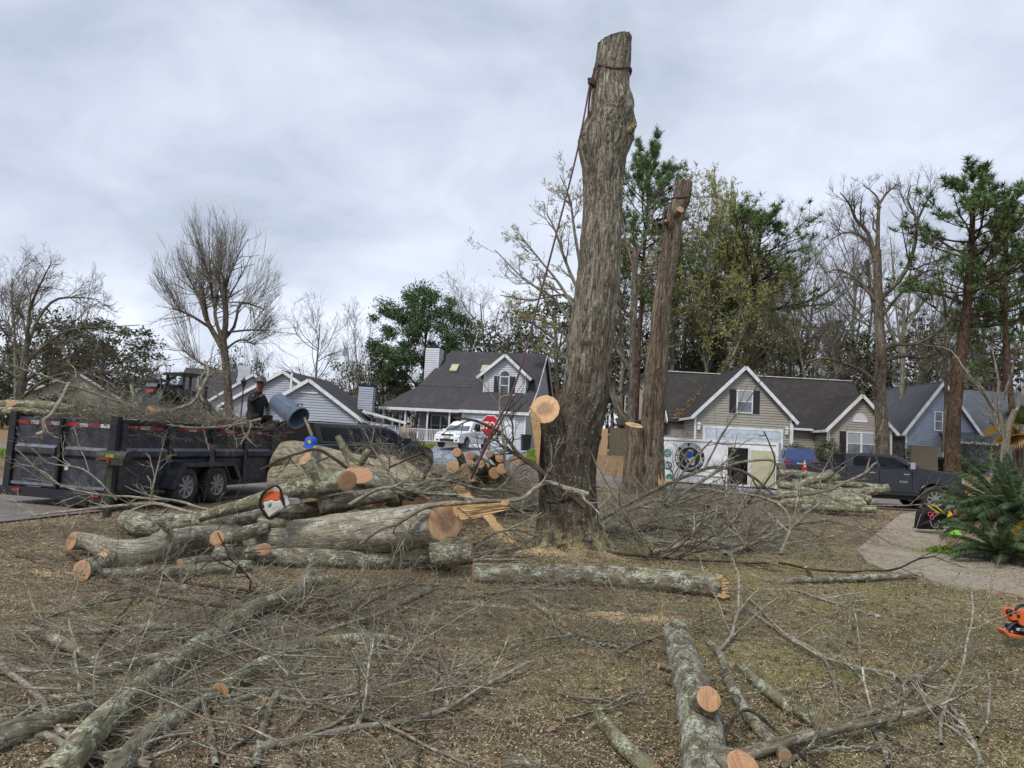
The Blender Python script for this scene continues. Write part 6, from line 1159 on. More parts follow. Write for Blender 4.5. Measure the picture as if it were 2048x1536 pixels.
def wheel(root, x, y, z, R, w, rimm='rim', spokes=6, side=-1, drop=.62, holes=0):
    m_ = MB(); lathe(m_, [(R*.6,-w/2),(R*.9,-w/2),(R*.985,-w*.4),(R,-w*.3),(R*.992,-w*.1),(R,0),(R*.992,w*.1),(R,w*.3),(R*.985,w*.4),(R*.9,w/2),(R*.6,w/2)], 32)
    for k in range(36): # tread blocks
        a = k/36*2*pi; M_ = Matrix.Rotation(-a,4,'Y'); m_.box((R*.995,0,0),(.025,w*.8,R*.09),M=M_)
    wh_ = m_.build('wheel', M['rubber'], root, True, loc=(x,y,z)); m_ = MB(); s = side*w*.5; i_ = -side
    lathe(m_, [(R*.62,s),(R*.58,s+i_*.01),(R*.55,s+i_*.05),(R*.2,s+i_*.06),(R*.16,s+i_*.02),(.001,s+i_*.02)], 28)
    for k in range(spokes):
        a = k/spokes*2*pi+.2; M_ = Matrix.Rotation(a,4,'Y'); m_.box((R*.36,s+i_*.025,0),(R*.42,.035,R*.10),M=M_)
    m_.build('rim', M[rimm], wh_); m_ = MB(); nh = holes or spokes
    for k in range(nh):
        a = (k+.5)/nh*2*pi+.2; M_ = Matrix.Rotation(a,4,'Y'); m_.box((R*.40,s+i_*.046,0),(R*(.1 if holes else .2),.012,R*(.1 if holes else .16)),M=M_)
    m_.build('hub_holes', M['blackd'], wh_); return wh_
def quadpanel(m_, pts, off, mi=0): m_.prism(pts, off, mi)
def sidewin(root, pts, wfn, matn='glassb', name='side_window'):
    for s in (-1,1):
        m_ = MB(); m_.prism([(x, s*(wfn(x,z)+.006), z) for x,z in pts], (0,-s*.02,0)); m_.build(name, M[matn], root)
def vehicle(label, loc, rz, L, H, Wd, body, green, wfb, wfg, axles, R, paint, name, cat, wins, wscreen=None, rscreen=None, rimm='rim', spokes=6, trim=True):
    r = empty(name, loc, rz, label, cat); m_ = MB(); loft(m_, body, wfb, .045); b = m_.build('body', M[paint], r, True)
    b.modifiers.new('e','EDGE_SPLIT').split_angle = radians(35)
    m_ = MB(); loft(m_, green, wfg, .04); c = m_.build('cab', M[paint], r, True); c.modifiers.new('e','EDGE_SPLIT').split_angle = radians(30)
    for w in wins: sidewin(r, w, wfg)
    for scr,nm in ((wscreen,'windshield'),(rscreen,'rear_window')):
        if scr:
            (x0,z0),(x1,z1) = scr; n = Vector((z1-z0,0,x0-x1)).normalized(); n = n if n.z>0 else -n; a0 = wfg(x0,z0)-.09; a1 = wfg(x1,z1)-.09
            p = [Vector((x0,-a0,z0)),Vector((x0,a0,z0)),Vector((x1,a1,z1)),Vector((x1,-a1,z1))]; m_ = MB(); m_.prism([q+n*.008 for q in p], -n*.02); m_.build(nm, M['glassb'] if paint!='wcar' else M['glass'], r)
    m_ = MB(); x0=min(p[0] for p in body)+.3; x1=max(p[0] for p in body)-.3; m_.box(((x0+x1)/2,0,.55),(x1-x0,Wd*.82,.4)); m_.build('chassis', M['blackd'], r)
    for ax in axles:
        for s in (-1,1): wheel(r, ax, s*(Wd/2-.12), R, R, .24, rimm, spokes, s)
    return r
def lamp(root, c, d, matn, name): m_ = MB(); m_.box(c,d); return m_.build(name, M[matn], root)
# ---- dump trailer
A = P(228,985,13.2); B = P(553,965,18.6); dv = Vector((B.x-A.x,B.y-A.y,0)); LT = dv.length; dv.normalize(); RZ = math.atan2(dv.y,dv.x)
dt = empty('dump_trailer',(A.x,A.y,0),RZ,'charcoal high-sided tandem-axle dump trailer heaped with branches','trailer'); bpy.context.view_layer.update()
MI = Matrix.Rotation(-RZ,4,'Z')@Matrix.Translation((-A.x,-A.y,0))
def lt(px,py): return MI@hit(px,py,(A.x,A.y,0),dv)
WT = 2.35; z0,z1 = .34,1.64
m_ = MB(); m_.box((LT/2,.03,(z0+z1)/2),(LT,.05,z1-z0)); m_.box((LT/2,WT-.03,(z0+z1)/2),(LT,.05,z1-z0)); m_.box((LT-.03,WT/2,(z0+z1)/2+.08),(.05,WT,z1-z0)); m_.box((LT/2,WT/2,.5),(LT-.1,WT-.1,.1)); m_.build('box', M['trailer'], dt)
st = [lt(x,900).x for x in (228,335,421,487,540)]; m_ = MB(); m_.box((0,-.035,(z0+z1)/2),(.10,.08,z1-z0-.06)); s0 = m_.build('stake', M['trailer'], dt, loc=(.06,0,0))
for x in st[1:]: share(s0, dt, (x,0,0))
m_ = MB(); bar(m_,(0,-.03,z1),(LT,-.03,z1),.1,.07); bar(m_,(0,WT,z1),(LT,WT,z1),.1,.07); bar(m_,(LT,0,z1+.05),(LT,WT,z1+.05),.1,.1); m_.build('top_rail', M['trailer_dk'], dt)
m_ = MB(); bar(m_,(0,-.03,z0+.03),(LT,-.03,z0+.03),.07,.1); bar(m_,(0,WT,z0),(LT,WT,z0),.07,.1); m_.box((LT/2,WT/2,.3),(LT,.9,.16)); m_.build('frame_rail', M['trailer_dk'], dt)
for a,b in zip(st[:-1],st[1:]):
    m_ = MB(); x0,x1 = a+.11,b-.07; m_.prism([(x0,-.005,1.14),(x0,-.07,1.09),(x0,-.07,.99),(x0,-.005,.93)],(x1-x0,0,0)); m_.build('side_rib', M['trailer'], dt)
    m_ = MB(); m_.prism([(x0,-.004,1.146),(x1,-.004,1.146),(x1,-.072,1.094),(x0,-.072,1.094)],(0,0,.006)); m_.build('worn_ledge', M['trailer_lt'], dt)
    w = (x1-x0); 
    for f0,f1,mm in ((.12,.40,'red'),(.40,.60,'silver'),(.60,.9,'red')):
        m_ = MB(); m_.box((x0+w*(f0+f1)/2,-.008,z1-.10),(w*(f1-f0)-.004,.016,.07)); m_.build('reflective_tape', M[mm], dt)
# fender and wheels
f0 = lt(318,1010).x; f1 = lt(452,1010).x; w1 = lt(350,985).x-.04; w2 = lt(411,975).x
m_ = MB(); o_ = [(f0-.12,.36),(f0+.28,.84),(f1-.22,.84),(f1+.08,.45)]
for a,b in zip(o_[:-1],o_[1:]): m_.prism([(a[0],-.30,a[1]),(b[0],-.30,b[1]),(b[0],-.03,b[1]),(a[0],-.03,a[1])],(0,0,.03))
m_.prism([(f0-.12,-.30,.36),(f0+.28,-.30,.84),(f0+.36,-.30,.80),(f0+.06,-.30,.36)],(0,.015,0)); m_.prism([(f0+.28,-.30,.84),(f1-.22,-.30,.84),(f1-.26,-.30,.78),(f0+.34,-.30,.78)],(0,.015,0)); m_.prism([(f1-.22,-.30,.84),(f1+.08,-.30,.45),(f1,-.30,.45),(f1-.28,-.30,.78)],(0,.015,0)); m_.build('fender', M['trailer'], dt)
for x in (w1,w2):
    wheel(dt, x, -.17, .385, .385, .22, 'rim', 8, -1, holes=8); wheel(dt, x, WT+.12, .385, .385, .22, 'rim', 8, 1, holes=8)
# tailgate: two doors, corner posts, bumper
for y0,y1 in ((.12,1.14),(1.22,WT-.1)):
    m_ = MB(); m_.box((-.03,(y0+y1)/2,(z0+z1)/2),(.05,y1-y0,z1-z0)); d_ = m_.build('tailgate_door', M['trailer'], dt)
    m_ = MB(); m_.prism([(-.055,y0+.06,1.12),(-.12,y0+.06,1.07),(-.12,y0+.06,.97),(-.055,y0+.06,.91)],(0,y1-y0-.12,0)); m_.build('rib', M['trailer'], d_)
    m_ = MB(); m_.prism([(-.054,y0+.06,1.126),(-.124,y0+.06,1.074),(-.124,y1-.06,1.074),(-.054,y1-.06,1.126)],(0,0,.006)); m_.build('worn_ledge', M['trailer_lt'], d_)
    for k,(a,b,mm) in enumerate(((0.02,.3,'red'),(.3,.48,'silver'),(.48,.75,'red'),(.75,.95,'silver'))): m_ = MB(); ww=y1-y0; m_.box((-.062,y1-ww*(a+b)/2,z1-.1),(.012,ww*(b-a)-.004,.07)); m_.build('reflective_tape', M[mm], d_)
    m_ = MB(); m_.box((-.065,(y0+y1)/2,z0+.05),(.03,y1-y0,.05)); m_.build('bottom_ledge', M['trailer_lt'], d_)
m_ = MB(); m_.box((-.05,.05,(z0+z1)/2+.03),(.13,.14,z1-z0+.12)); c0 = m_.build('corner_post', M['trailer_dk'], dt); share(c0, dt, (0,WT-.08,0)); 
m_ = MB(); [m_.box((-.12,y,(z0+z1)/2),(.05,.06,z1-z0)) for y in (1.18,)]; m_.build('center_latch_bar', M['trailer_dk'], dt)
m_ = MB(); m_.box((-.08,WT/2,.24),(.16,WT+.1,.17)); m_.box((-.1,WT*.3,.12),(.1,.5,.1)); m_.build('bumper', M['trailer_dk'], dt)
for y in (.25,WT-.35): lamp(dt,(-.17,y,.27),(.02,.16,.06),'red','tail_light')
for k in range(2):
    m_=MB(); lathe(m_,[(.03,-.02),(.045,0),(.03,.02)],10,'y'); m_.build('hook',M['metal'],dt,True,loc=(.3+k*.01,-.09,1.52-k*.4))
m_ = MB(); m_.box((-.075,1.02,.72),(.01,.08,.07)); m_.build('sticker', M['silver'], dt)
m_ = MB(); bar(m_,(LT,.3,.38),(LT+1.3,WT/2,.38),.1,.12); bar(m_,(LT,WT-.3,.38),(LT+1.3,WT/2,.38),.1,.12); m_.box((LT+.35,WT/2,.75),(.5,.9,.6)); m_.build('tongue', M['trailer_dk'], dt)
m_ = MB(); tube(m_,[(LT-.05,.05,z1+.16),(LT-.05,WT,z1+.16)],[.09,.09],10,.1,5,3); m_.prism([(LT-.5,.1,z1+.02),(LT-.05,.05,z1+.2),(LT-.05,WT,z1+.2),(LT-.5,WT-.1,z1+.04)],(0,0,-.03)); m_.build('tarp_roll', M['black'], dt)
# load of branches
def load():
    rng = np.random.default_rng(77); Mw = Matrix.Translation((A.x,A.y,0))@Matrix.Rotation(RZ,4,'Z'); Mn = np.array(Mw)
    for nm,mt,N_,Rr,sd in (('brush_load','twig',620,(.003,.012),1),('brush_load','twig_pale',330,(.004,.014),2)):
        x = rng.uniform(.1,LT-.1,N_); y = rng.uniform(.05,WT-.05,N_); top = .06+.24*np.sin(np.clip(x/LT,0,1)*pi*.9+.2)*np.sin(y/WT*pi)+.1*rng.random(N_); z = 1.48+top*rng.random(N_)**.6*1.1
        az = rng.normal(0,.8,N_)+pi*(rng.random(N_)<.5); D = np.stack([np.cos(az),np.sin(az)*.6,rng.normal(size=N_)*.2],-1); L = rng.uniform(.5,1.7,N_); S_ = np.stack([x,y,z],-1)-D*L[:,None]*.5; S_[:,2] = np.maximum(S_[:,2],1.45)
        p,r = grow(S_,D,L,rng.uniform(*Rr,N_),6,.14,(0,0,-.01),.4,rng); m_ = MB(); lv=[(p,r,4)]
        for nn in (4,3): s = sprout(p,r,nn,.1,1,.35,1,.3,.6,.6,rng,.3,.0028,.7); p,r = grow(*s,4,.16,(0,0,0),.5,rng); lv.append((p,r,3))
        for p,r,s in lv: q = p@Mn[:3,:3].T+Mn[:3,3]; btubes(m_,q,r,s)
        if nm=='brush_load' and sd==1:
            C = np.stack([rng.uniform(LT*.45,LT-.1,2600),rng.uniform(.1,WT-.1,2600),1.5+.32*rng.random(2600)],-1)@Mn[:3,:3].T+Mn[:3,3]; leafq(m_,C,.07,rng,1,.6)
        tag(m_.build(nm,[M[mt],M['leaf_or']],None,True),('tangled branches and leaves heaped in the dump trailer','pale branches sticking out of the trailer heap')[sd-1],'brush load',kind='stuff')
load()
log('two-toned log lying on top of the trailer tailgate',[(-30,812),(20,810),(90,812),(150,818)],[10,11,10,8],Y=[13.9,13.9,14,14.1],mt='log_grn',S=18,seed=81,stubs=((.28,18,808,6,.1,'cut_or',(-.2,-.95,.2)),))
log('second log beneath the first atop the tailgate left corner',[(-40,824),(30,822),(100,826)],[8,9,7],Y=[13.8,13.8,13.9],mt='log_grn',S=16,seed=82)
branch('pale crooked branch hanging over the tailgate door',[(138,765),(120,800),(100,830),(88,840),(90,862),(76,868)],3.5,4,0,[13.8,13.5,13.1,13.0,13.0,13.0],n=(2,2),mt='twig_pale',seed=83,up=.05)
branch('pale forked branch curving out of the load by the worker',[(322,840),(345,822),(385,805),(400,780),(418,745),(410,722)],4.5,2,0,[15.6,15.6,15.7,15.8,15.9,16],n=(6,3,2),mt='twig_pale',seed=84,up=.1)
branch('forked twig standing over the trailer load',[(405,800),(395,770),(412,745),(445,745)],3,1.5,0,[16.2]*4,n=(5,3,2),mt='twig_pale',seed=85,up=.1)
branch('long thin branches fanning left above the trailer rear',[(300,830),(200,790),(80,750),(0,725)],3,1.5,0,[15,15,15,15],n=(8,4,3),mt='twig',seed=86,up=.06)
branch('green-gray branch leaning over the trailer middle',[(290,850),(270,800),(262,765)],6,4,0,[16.5,16.5,16.5],n=(4,3,2),mt='log_grn',seed=87,up=.1)
branch('twiggy branch resting on the top rail and drooping',[(520,838),(470,850),(400,856),(300,846)],3,2,0,[16.5,15.8,15,14],n=(7,4,2),mt='twig_pale',seed=88)
branch('thin branch drooping over the trailer side wall',[(482,838),(490,870),(515,895)],2,1,0,[16.4,16.3,16.3],n=(4,2),mt='twig_pale',seed=89)
branch('another thin branch hanging down the side wall middle',[(405,850),(412,880),(418,900)],2,1,0,[15.2,15.1,15.1],n=(4,2),mt='twig_pale',seed=90)
log('orange-faced chunk of wood within the trailer load',[(300,822),(316,824),(335,826)],[11,11,10],Y=[15.2,15.3,15.5],mt='log',ends=('cut_or',None),endn=((-.3,-.9,.2),None),S=16,seed=91)
# ---- black pickup with camper shell
TB = [(.0,.5),(.0,1.30),(2.3,1.36),(4.4,1.36),(4.55,1.40),(5.5,1.33),(5.8,1.22),(5.9,.95),(5.95,.55),(5.75,.42)]+[(4.85+.50*cos(t),.42+.50*sin(t)) for t in np.linspace(0,pi,10)]+[(4.3,.42),(1.9,.42)]+[(1.3+.50*cos(t),.42+.50*sin(t)) for t in np.linspace(0,pi,10)]+[(.7,.45)]
TB = TB[::-1]
wfb = lambda x,z: 1.0-.05*max(0,(z-.9))-.10*max(0,x-5.3)
wfg = lambda x,z: .93-.42*max(0,(z-1.35))
p_ = P(598,850,20.2); q_ = P(826,900,25.0); an = math.atan2(q_.y-p_.y,q_.x-p_.x)
bt = vehicle('black pickup with camper shell towing the dump trailer',(p_.x-.35,p_.y+.9,.0),an,6,1.95,2.0,TB,[(.05,1.3),(.02,1.92),(2.0,1.94),(2.4,1.96),(3.35,1.94),(3.8,1.84),(4.55,1.36)][::-1],wfb,wfg,(1.3,4.85),.42,'black_paint','pickup_truck','pickup truck',
  [[(.25,1.42),(.25,1.80),(2.0,1.82),(2.0,1.42)],[(2.35,1.42),(2.3,1.84),(3.1,1.85),(3.15,1.42)],[(3.2,1.42),(3.15,1.85),(3.62,1.80),(4.25,1.42)]],((3.85,1.82),(4.5,1.40)),None)
for s in (-1,1):
    m_ = MB(); bar(m_,(2.26,s*.93,1.39),(4.35,s*.95,1.39),.02,.03); bar(m_,(2.26,s*.93,1.39),(2.2,s*.745,1.86),.02,.03); m_.build('window_chrome',M['chrome'],bt)
    m_ = MB(); m_.box((3.95,s*1.16,1.46),(.14,.2,.28)); m_.build('mirror',M['black'],bt); lamp(bt,(5.82,s*.75,1.05),(.1,.3,.16),'chrome','headlight')
m_ = MB(); m_.box((5.93,0,.98),(.04,1.1,.34)); m_.build('grille',M['chrome'],bt); m_ = MB(); m_.box((1.1,0,1.97),(1.9,1.2,.02)); m_.build('roof_highlight',M['trailer_lt'],bt)  # pale sheet on the camper roof paints in its sky highlight
# ---- gray pickup right
RB = [(.0,.62),(.0,1.42),(2.05,1.44),(4.45,1.46),(4.6,1.52),(5.6,1.44),(5.95,1.32),(6.03,1.0),(6.1,.95),(6.1,.55),(5.9,.48)]+[(5.05+.53*cos(t),.45+.53*sin(t)) for t in np.linspace(0,pi,12)]+[(4.45,.48),(2.0,.48)]+[(1.35+.53*cos(t),.45+.53*sin(t)) for t in np.linspace(0,pi,12)]+[(.75,.55)]
RB = RB[::-1]
p_ = P(1556,1000,27.6); q_ = P(1906,1000,26.9); an = math.atan2(q_.y-p_.y,q_.x-p_.x); Lr = (Vector((q_.x,q_.y))-Vector((p_.x,p_.y))).length; print('ram len',Lr)
rt = vehicle('dark gray crew-cab pickup parked on the street behind the log stack',(p_.x,p_.y,.0),an,6.1,1.95,2.05,RB,[(2.02,1.42),(2.12,1.93),(2.7,1.98),(3.6,1.98),(3.95,1.92),(4.75,1.48)][::-1],wfb,lambda x,z:.94-.36*max(0,(z-1.45)),(1.35,5.05),.45,'gray_paint','pickup_truck','pickup truck',
  [[(2.32,1.5),(2.36,1.86),(3.1,1.89),(3.15,1.5)],[(3.25,1.5),(3.2,1.89),(3.75,1.85),(4.35,1.5)]],((4.0,1.90),(4.70,1.52)),((2.11,1.9),(2.04,1.5)),'chrome',8)
rt.scale = (Lr/6.1,1,1)
for s in (-1,1):
    m_ = MB(); m_.box((4.22,s*1.12,1.6),(.16,.2,.24)); m_.build('mirror',M['chrome'],rt); lamp(rt,(6.0,s*.82,1.16),(.08,.22,.2),'chrome','headlight')
    m_ = MB(); bar(m_,(2.1,s*1.005,.62),(4.4,s*1.005,.62),.05,.06); m_.build('side_step',M['black'],rt)
    m_ = MB(); tube(m_,[(5.05+.57*cos(t),s*1.0,.45+.57*sin(t)) for t in np.linspace(0,pi,14)],[.035]*14,6); tube(m_,[(1.35+.57*cos(t),s*1.0,.45+.57*sin(t)) for t in np.linspace(0,pi,14)],[.035]*14,6); m_.build('wheel_flare',M['gray_paint'],rt,True)
    for x in (2.08,3.2,4.3):
        m_ = MB(); m_.box((x,s*.985,1.05),(.012,.03,.72)); m_.build('door_seam',M['blackd'],rt)
    for x in (2.95,4.1): m_ = MB(); m_.box((x,s*1.0,1.28),(.2,.03,.035)); m_.build('door_handle',M['chrome'],rt)
m_ = MB(); m_.box((6.06,0,1.0),(.04,1.3,.4)); m_.build('grille',M['blackd'],rt); m_ = MB(); m_.box((6.08,0,.62),(.14,1.95,.2)); m_.build('bumper',M['black'],rt); lamp(rt,(.0,-.9,1.1),(.04,.12,.4),'red','tail_light')
m_ = MB(); m_.box((1.0,0,1.4),(1.9,1.6,.04)); m_.build('bed_floor',M['blackd'],rt)
m_ = MB(); m_.prism([(.9,-.9,1.46),(2.0,-.85,1.50),(2.0,.85,1.5),(.9,.8,1.46)],(0,0,.06)); m_.build('bed_cover',M['gray_paint'],rt)
tx = textmesh('RAM',.13,M['chrome'],'door_lettering',.004,.002); tx.parent=rt; tx.location=(4.0,-1.0,1.0); tx.rotation_euler=(pi/2,0,0)
# traffic cone on the truck bed
cp = P(1609,945,26.6); cn = empty('traffic_cone',(cp.x,cp.y,cp.z-.02),0,'orange and white traffic cone standing at the gray pickup tailgate','cone')
for a,b,mm in ((.0,.035,'orange'),): m_ = MB(); m_.box((0,0,.015),(.30,.30,.03)); m_.build('base',M['orange'],cn)
for (za,zb,ra,rb,mm) in ((.03,.14,.12,.093,'orange'),(.14,.26,.093,.066,'silver'),(.26,.34,.066,.048,'orange'),(.34,.42,.048,.03,'silver'),(.42,.48,.03,.018,'orange')):
    m_ = MB(); lathe(m_,[(ra,za),(rb,zb)],16,'z'); m_.build('band',M[mm],cn,True)
lamp(rt,(.62,-1.02,1.28),(.2,.02,.12),'red','reflector')
# ---- blue SUV
SB = [(.0,.5),(.02,.95),(.12,1.02),(1.2,1.02),(3.4,1.0),(4.3,.9),(4.55,.7),(4.55,.35),(4.2,.3)]+[(3.65+.4*cos(t),.33+.4*sin(t)) for t in np.linspace(0,pi,10)]+[(1.3,.3)]+[(.9+.4*cos(t),.33+.4*sin(t)) for t in np.linspace(0,pi,10)]+[(.4,.35)]
SB = SB[::-1]; SG = [(.10,1.0),(.38,1.58),(.7,1.66),(2.0,1.68),(2.5,1.6),(3.35,1.0)][::-1]
wfs = lambda x,z: .93-.06*max(0,z-.7)-.12*max(0,x-3.8)-.1*max(0,.4-x); wfsg = lambda x,z:.88-.30*max(0,z-1.0)-.08*max(0,.7-x)
p_ = P(1602,930,39.3); su = vehicle('blue crossover parked in the tan house driveway seen from behind',(p_.x,p_.y,float(hbase(p_.x,p_.y))+.03),radians(76),4.55,1.68,1.86,SB,SG,wfs,wfsg,(.9,3.65),.34,'blue_paint','car','car',[[(.75,1.08),(.85,1.5),(1.5,1.53),(1.5,1.08)],[(1.56,1.08),(1.56,1.53),(2.2,1.52),(2.85,1.08)]],((2.55,1.56),(3.3,1.04)),((.36,1.52),(.16,1.1)),'rim',10)
for s in (-1,1): lamp(su,(.04,s*.7,.9),(.1,.34,.14),'red','tail_light'); m_=MB(); bar(m_,(.8,s*.66,1.71),(2.2,s*.66,1.71),.03,.04); m_.build('roof_rail',M['black'],su)
m_ = MB(); m_.box((-.01,0,.5),(.06,1.5,.22)); m_.build('bumper',M['black'],su); m_ = MB(); m_.box((-.0,0,.78),(.04,.42,.14)); m_.build('number_plate',M['silver'],su)
# ---- white car
p_ = P(930,905,44.3); wc = vehicle('white crossover parked on the driveway by the white garage',(p_.x+.75,p_.y+1.6,float(hbase(p_.x,p_.y))+.0),radians(-112),4.55,1.66,1.84,SB,SG,wfs,wfsg,(.9,3.65),.34,'wcar','car','car',[[(.75,1.08),(.85,1.5),(1.5,1.53),(1.5,1.08)],[(1.56,1.08),(1.56,1.53),(2.2,1.52),(2.85,1.08)]],((2.5,1.58),(3.3,1.04)),((.36,1.52),(.16,1.1)),'rim',5)
for s in (-1,1): lamp(wc,(4.33,s*.66,.78),(.22,.3,.17),'silver','headlight'); lamp(wc,(3.0,s*1.0,1.08),(.12,.18,.13),'white','mirror'); lamp(wc,(4.54,s*.62,.45),(.03,.14,.1),'blackm','fog_light')
lamp(wc,(4.5,0,.76),(.12,.75,.10),'blackm','grille'); lamp(wc,(4.57,0,.46),(.04,.9,.14),'blackm','lower_grille'); lamp(wc,(4.58,0,.62),(.03,.4,.10),'silver','number_plate')
# ---- enclosed white trailer
A2 = P(1325,963,29.8); B2 = P(1555,980,28.0); d2 = Vector((B2.x-A2.x,B2.y-A2.y,0)); L2 = d2.length; d2.normalize(); R2 = math.atan2(d2.y,d2.x)
et = empty('enclosed_trailer',(A2.x,A2.y,0),R2,'white enclosed cargo trailer with round tree-service logo and open side door','trailer'); MI2 = Matrix.Rotation(-R2,4,'Z')@Matrix.Translation((-A2.x,-A2.y,0))
def l2(px,py): return MI2@hit(px,py,(A2.x,A2.y,0),d2)
dz0 = .42; dz1 = 2.18; d0 = l2(1455,900).x; d1 = l2(1498,900).x; ww = l2(1400,900).x
m_ = MB(); m_.box((d0/2,0.02,(dz0+dz1)/2),(d0,.04,dz1-dz0)); m_.box(((d1+L2)/2,.02,(dz0+dz1)/2),(L2-d1,.04,dz1-dz0)); m_.box(((d0+d1)/2,.02,dz1-.12),(d1-d0,.04,.24)); m_.box((L2/2,2.0,(dz0+dz1)/2),(L2,.04,dz1-dz0)); m_.box((.02,1.01,(dz0+dz1)/2),(.04,1.94,dz1-dz0)); m_.box((L2-.02,1.01,(dz0+dz1)/2),(.04,1.94,dz1-dz0)); m_.box((L2/2,1.01,dz1+.02),(L2+.02,2.06,.04)); m_.build('body',M['white'],et)
for k in range(1,int(L2/.42)):
    x = k*.42
    if d0-.05 < x < d1+.05: continue
    m_ = MB(); m_.box((x,-.001,(dz0+dz1)/2),(.012,.008,dz1-dz0-.1)); m_.build('panel_seam',M['trim'],et)
m_ = MB(); bar(m_,(0,-.02,dz1-.01),(L2,-.02,dz1-.01),.06,.10); bar(m_,(0,-.02,dz0+.03),(L2,-.02,dz0+.03),.05,.07); bar(m_,(L2-.04,-.02,dz0),(L2-.04,-.02,dz1),.09,.07,(0,1,0)); bar(m_,(d0,-.02,dz0-.2),(d0,-.02,dz1-.2),.05,.06,(0,1,0)); bar(m_,(d1,-.02,dz0),(d1,-.02,dz1-.2),.05,.06,(0,1,0)); m_.build('corner_trim',M['trim'],et)
m_ = MB(); m_.box((L2/2,1.0,dz0-.02),(L2-.1,1.9,.1)); m_.build('floor',M['wood_old'],et)
m_ = MB(); m_.box(((d1+L2)/2-.02,-.07,(dz0+dz1)/2-.14),((L2-d1)-.22,.04,dz1-dz0-.34)); m_.build('open_door',M['plate_y'],et)
for k,(x,z,s) in enumerate(((.3,.55,.5),(.9,.5,.35),(.55,.95,.4))): m_ = MB(); m_.box((d0+.2+x*.3,1.2,z+.3),(s,.4,s)); lathe(m_,[(.01,0),(s*.5,.02),(s*.5,.2),(.01,.22)],12,'y',(d0+.3,.8,z+.2)); m_.build('stored_gear',M['blackm'],et)
wheel(et, ww, .12, .33, .33, .2, 'rim', 6, -1); wheel(et, ww+.75, .12, .33, .33, .2, 'rim', 6, -1)
m_ = MB(); o_ = [(ww-.5,.30),(ww-.42,.74),(ww+1.17,.74),(ww+1.25,.30)]
for a,b in zip(o_[:-1],o_[1:]): m_.prism([(a[0],-.06,a[1]),(b[0],-.06,b[1]),(b[0],.04,b[1]),(a[0],.04,a[1])],(0,0,.03))
m_.build('fender',M['trim'],et); m_ = MB(); m_.box((-.35,1.0,.4),(.8,.1,.1)); m_.box((.2,.5,dz1+.09),(.5,.5,.08)); m_.build('hitch_and_vent',M['metal'],et)
# decals: flat printed marks on the side
def disc(cx,cz,r,y,mt,root,name,S=40,r0=0):
    m_ = MB(); t = np.linspace(0,2*pi,S+1)[:-1]
    if r0: V=[(cx+r*cos(a),y,cz+r*sin(a)) for a in t]+[(cx+r0*cos(a),y,cz+r0*sin(a)) for a in t]; m_.add(V,[[i,(i+1)%S,S+(i+1)%S,S+i] for i in range(S)])
    else: m_.add([(cx,y,cz)]+[(cx+r*cos(a),y,cz+r*sin(a)) for a in t],[[0,i+1,(i+1)%S+1] for i in range(S)])
    return m_.build(name,M[mt],root)
lp = l2(1379,915); lr = .60; lg = disc(lp.x,lp.z,lr,-.012,'blackd',et,'logo'); disc(lp.x,lp.z,lr*.76,-.016,'white',lg,'logo_ring',r0=lr*.72); disc(lp.x,lp.z,lr*.71,-.015,'dgreen',lg,'logo_field')
def arc(txt, r, a0, a1, size, matl, root, cx, cz, y, flip=False):
    n = len(txt)
    for k,chh in enumerate(txt):
        if chh==' ': continue
        a = a0+(a1-a0)*k/(n-1); o = textmesh(chh,size,matl,'letter',.001,.004); o.parent=root; o.location=(cx+r*cos(a),y,cz+r*sin(a)); o.rotation_euler=(pi/2,-(a-pi/2) if not flip else -(a+pi/2),0)
        o.rotation_mode='XYZ'; o.matrix_basis = Matrix.Translation((cx+r*cos(a),y,cz+r*sin(a)))@Matrix.Rotation(-(a-pi/2),4,'Y')@Matrix.Rotation(pi/2,4,'X')
arc('RAMIREZ TREE SERVICES, LLC', lr*.86, radians(200), radians(-18), .145, M['white'], lg, lp.x, lp.z, -.018)
for k in range(3):
    for s in (1,-1): a = radians(205+k*9) if s==1 else radians(-21-k*9); disc(lp.x+lr*.86*cos(a),lp.z+lr*.86*sin(a),.022,-.018,'white',lg,'star',5)
for (x,z,r,mm) in ((0,.12,.16,'blue'),(-.02,.05,.2,'leaf_or'),(.1,-.08,.14,'chip'),(.02,.2,.13,'chip'),(-.14,.1,.08,'skin'),(.13,-.22,.10,'silver')): disc(lp.x+x,lp.z+z,r,-.0165-.0006*(mm!='leaf_or')-.0004*(mm=='blue'),mm,lg,'emblem',9)
b_ = l2(1335,906); r_ = .18; bd = disc(b_.x,b_.z,r_,-.012,'green_b',et,'badge'); disc(b_.x,b_.z,r_*.92,-.014,'white',bd,'ring',r0=r_*.88); disc(b_.x,b_.z,r_*.62,-.0145,'white',bd,'ring',r0=r_*.56)
m_ = MB(); [m_.prism(q,(0,-.002,0)) for q in ([(b_.x-.07,-.014,b_.z),(b_.x-.05,-.014,b_.z+.02),(b_.x-.01,-.014,b_.z-.02),(b_.x-.015,-.014,b_.z-.06)],[(b_.x-.015,-.014,b_.z-.06),(b_.x-.02,-.014,b_.z-.025),(b_.x+.06,-.014,b_.z+.07),(b_.x+.08,-.014,b_.z+.055)])]; m_.build('check_mark',M['white'],bd)
b2_ = l2(1336,931); m_ = MB(); t = np.linspace(0,2*pi,41)[:-1]; m_.add([(b2_.x,-.012,b2_.z)]+[(b2_.x+(.19 if i%2 else .16)*cos(a),-.012,b2_.z+(.19 if i%2 else .16)*sin(a)) for i,a in enumerate(t)],[[0,i+1,(i+1)%40+1] for i in range(40)]); bd = m_.build('badge',M['green_b'],et)
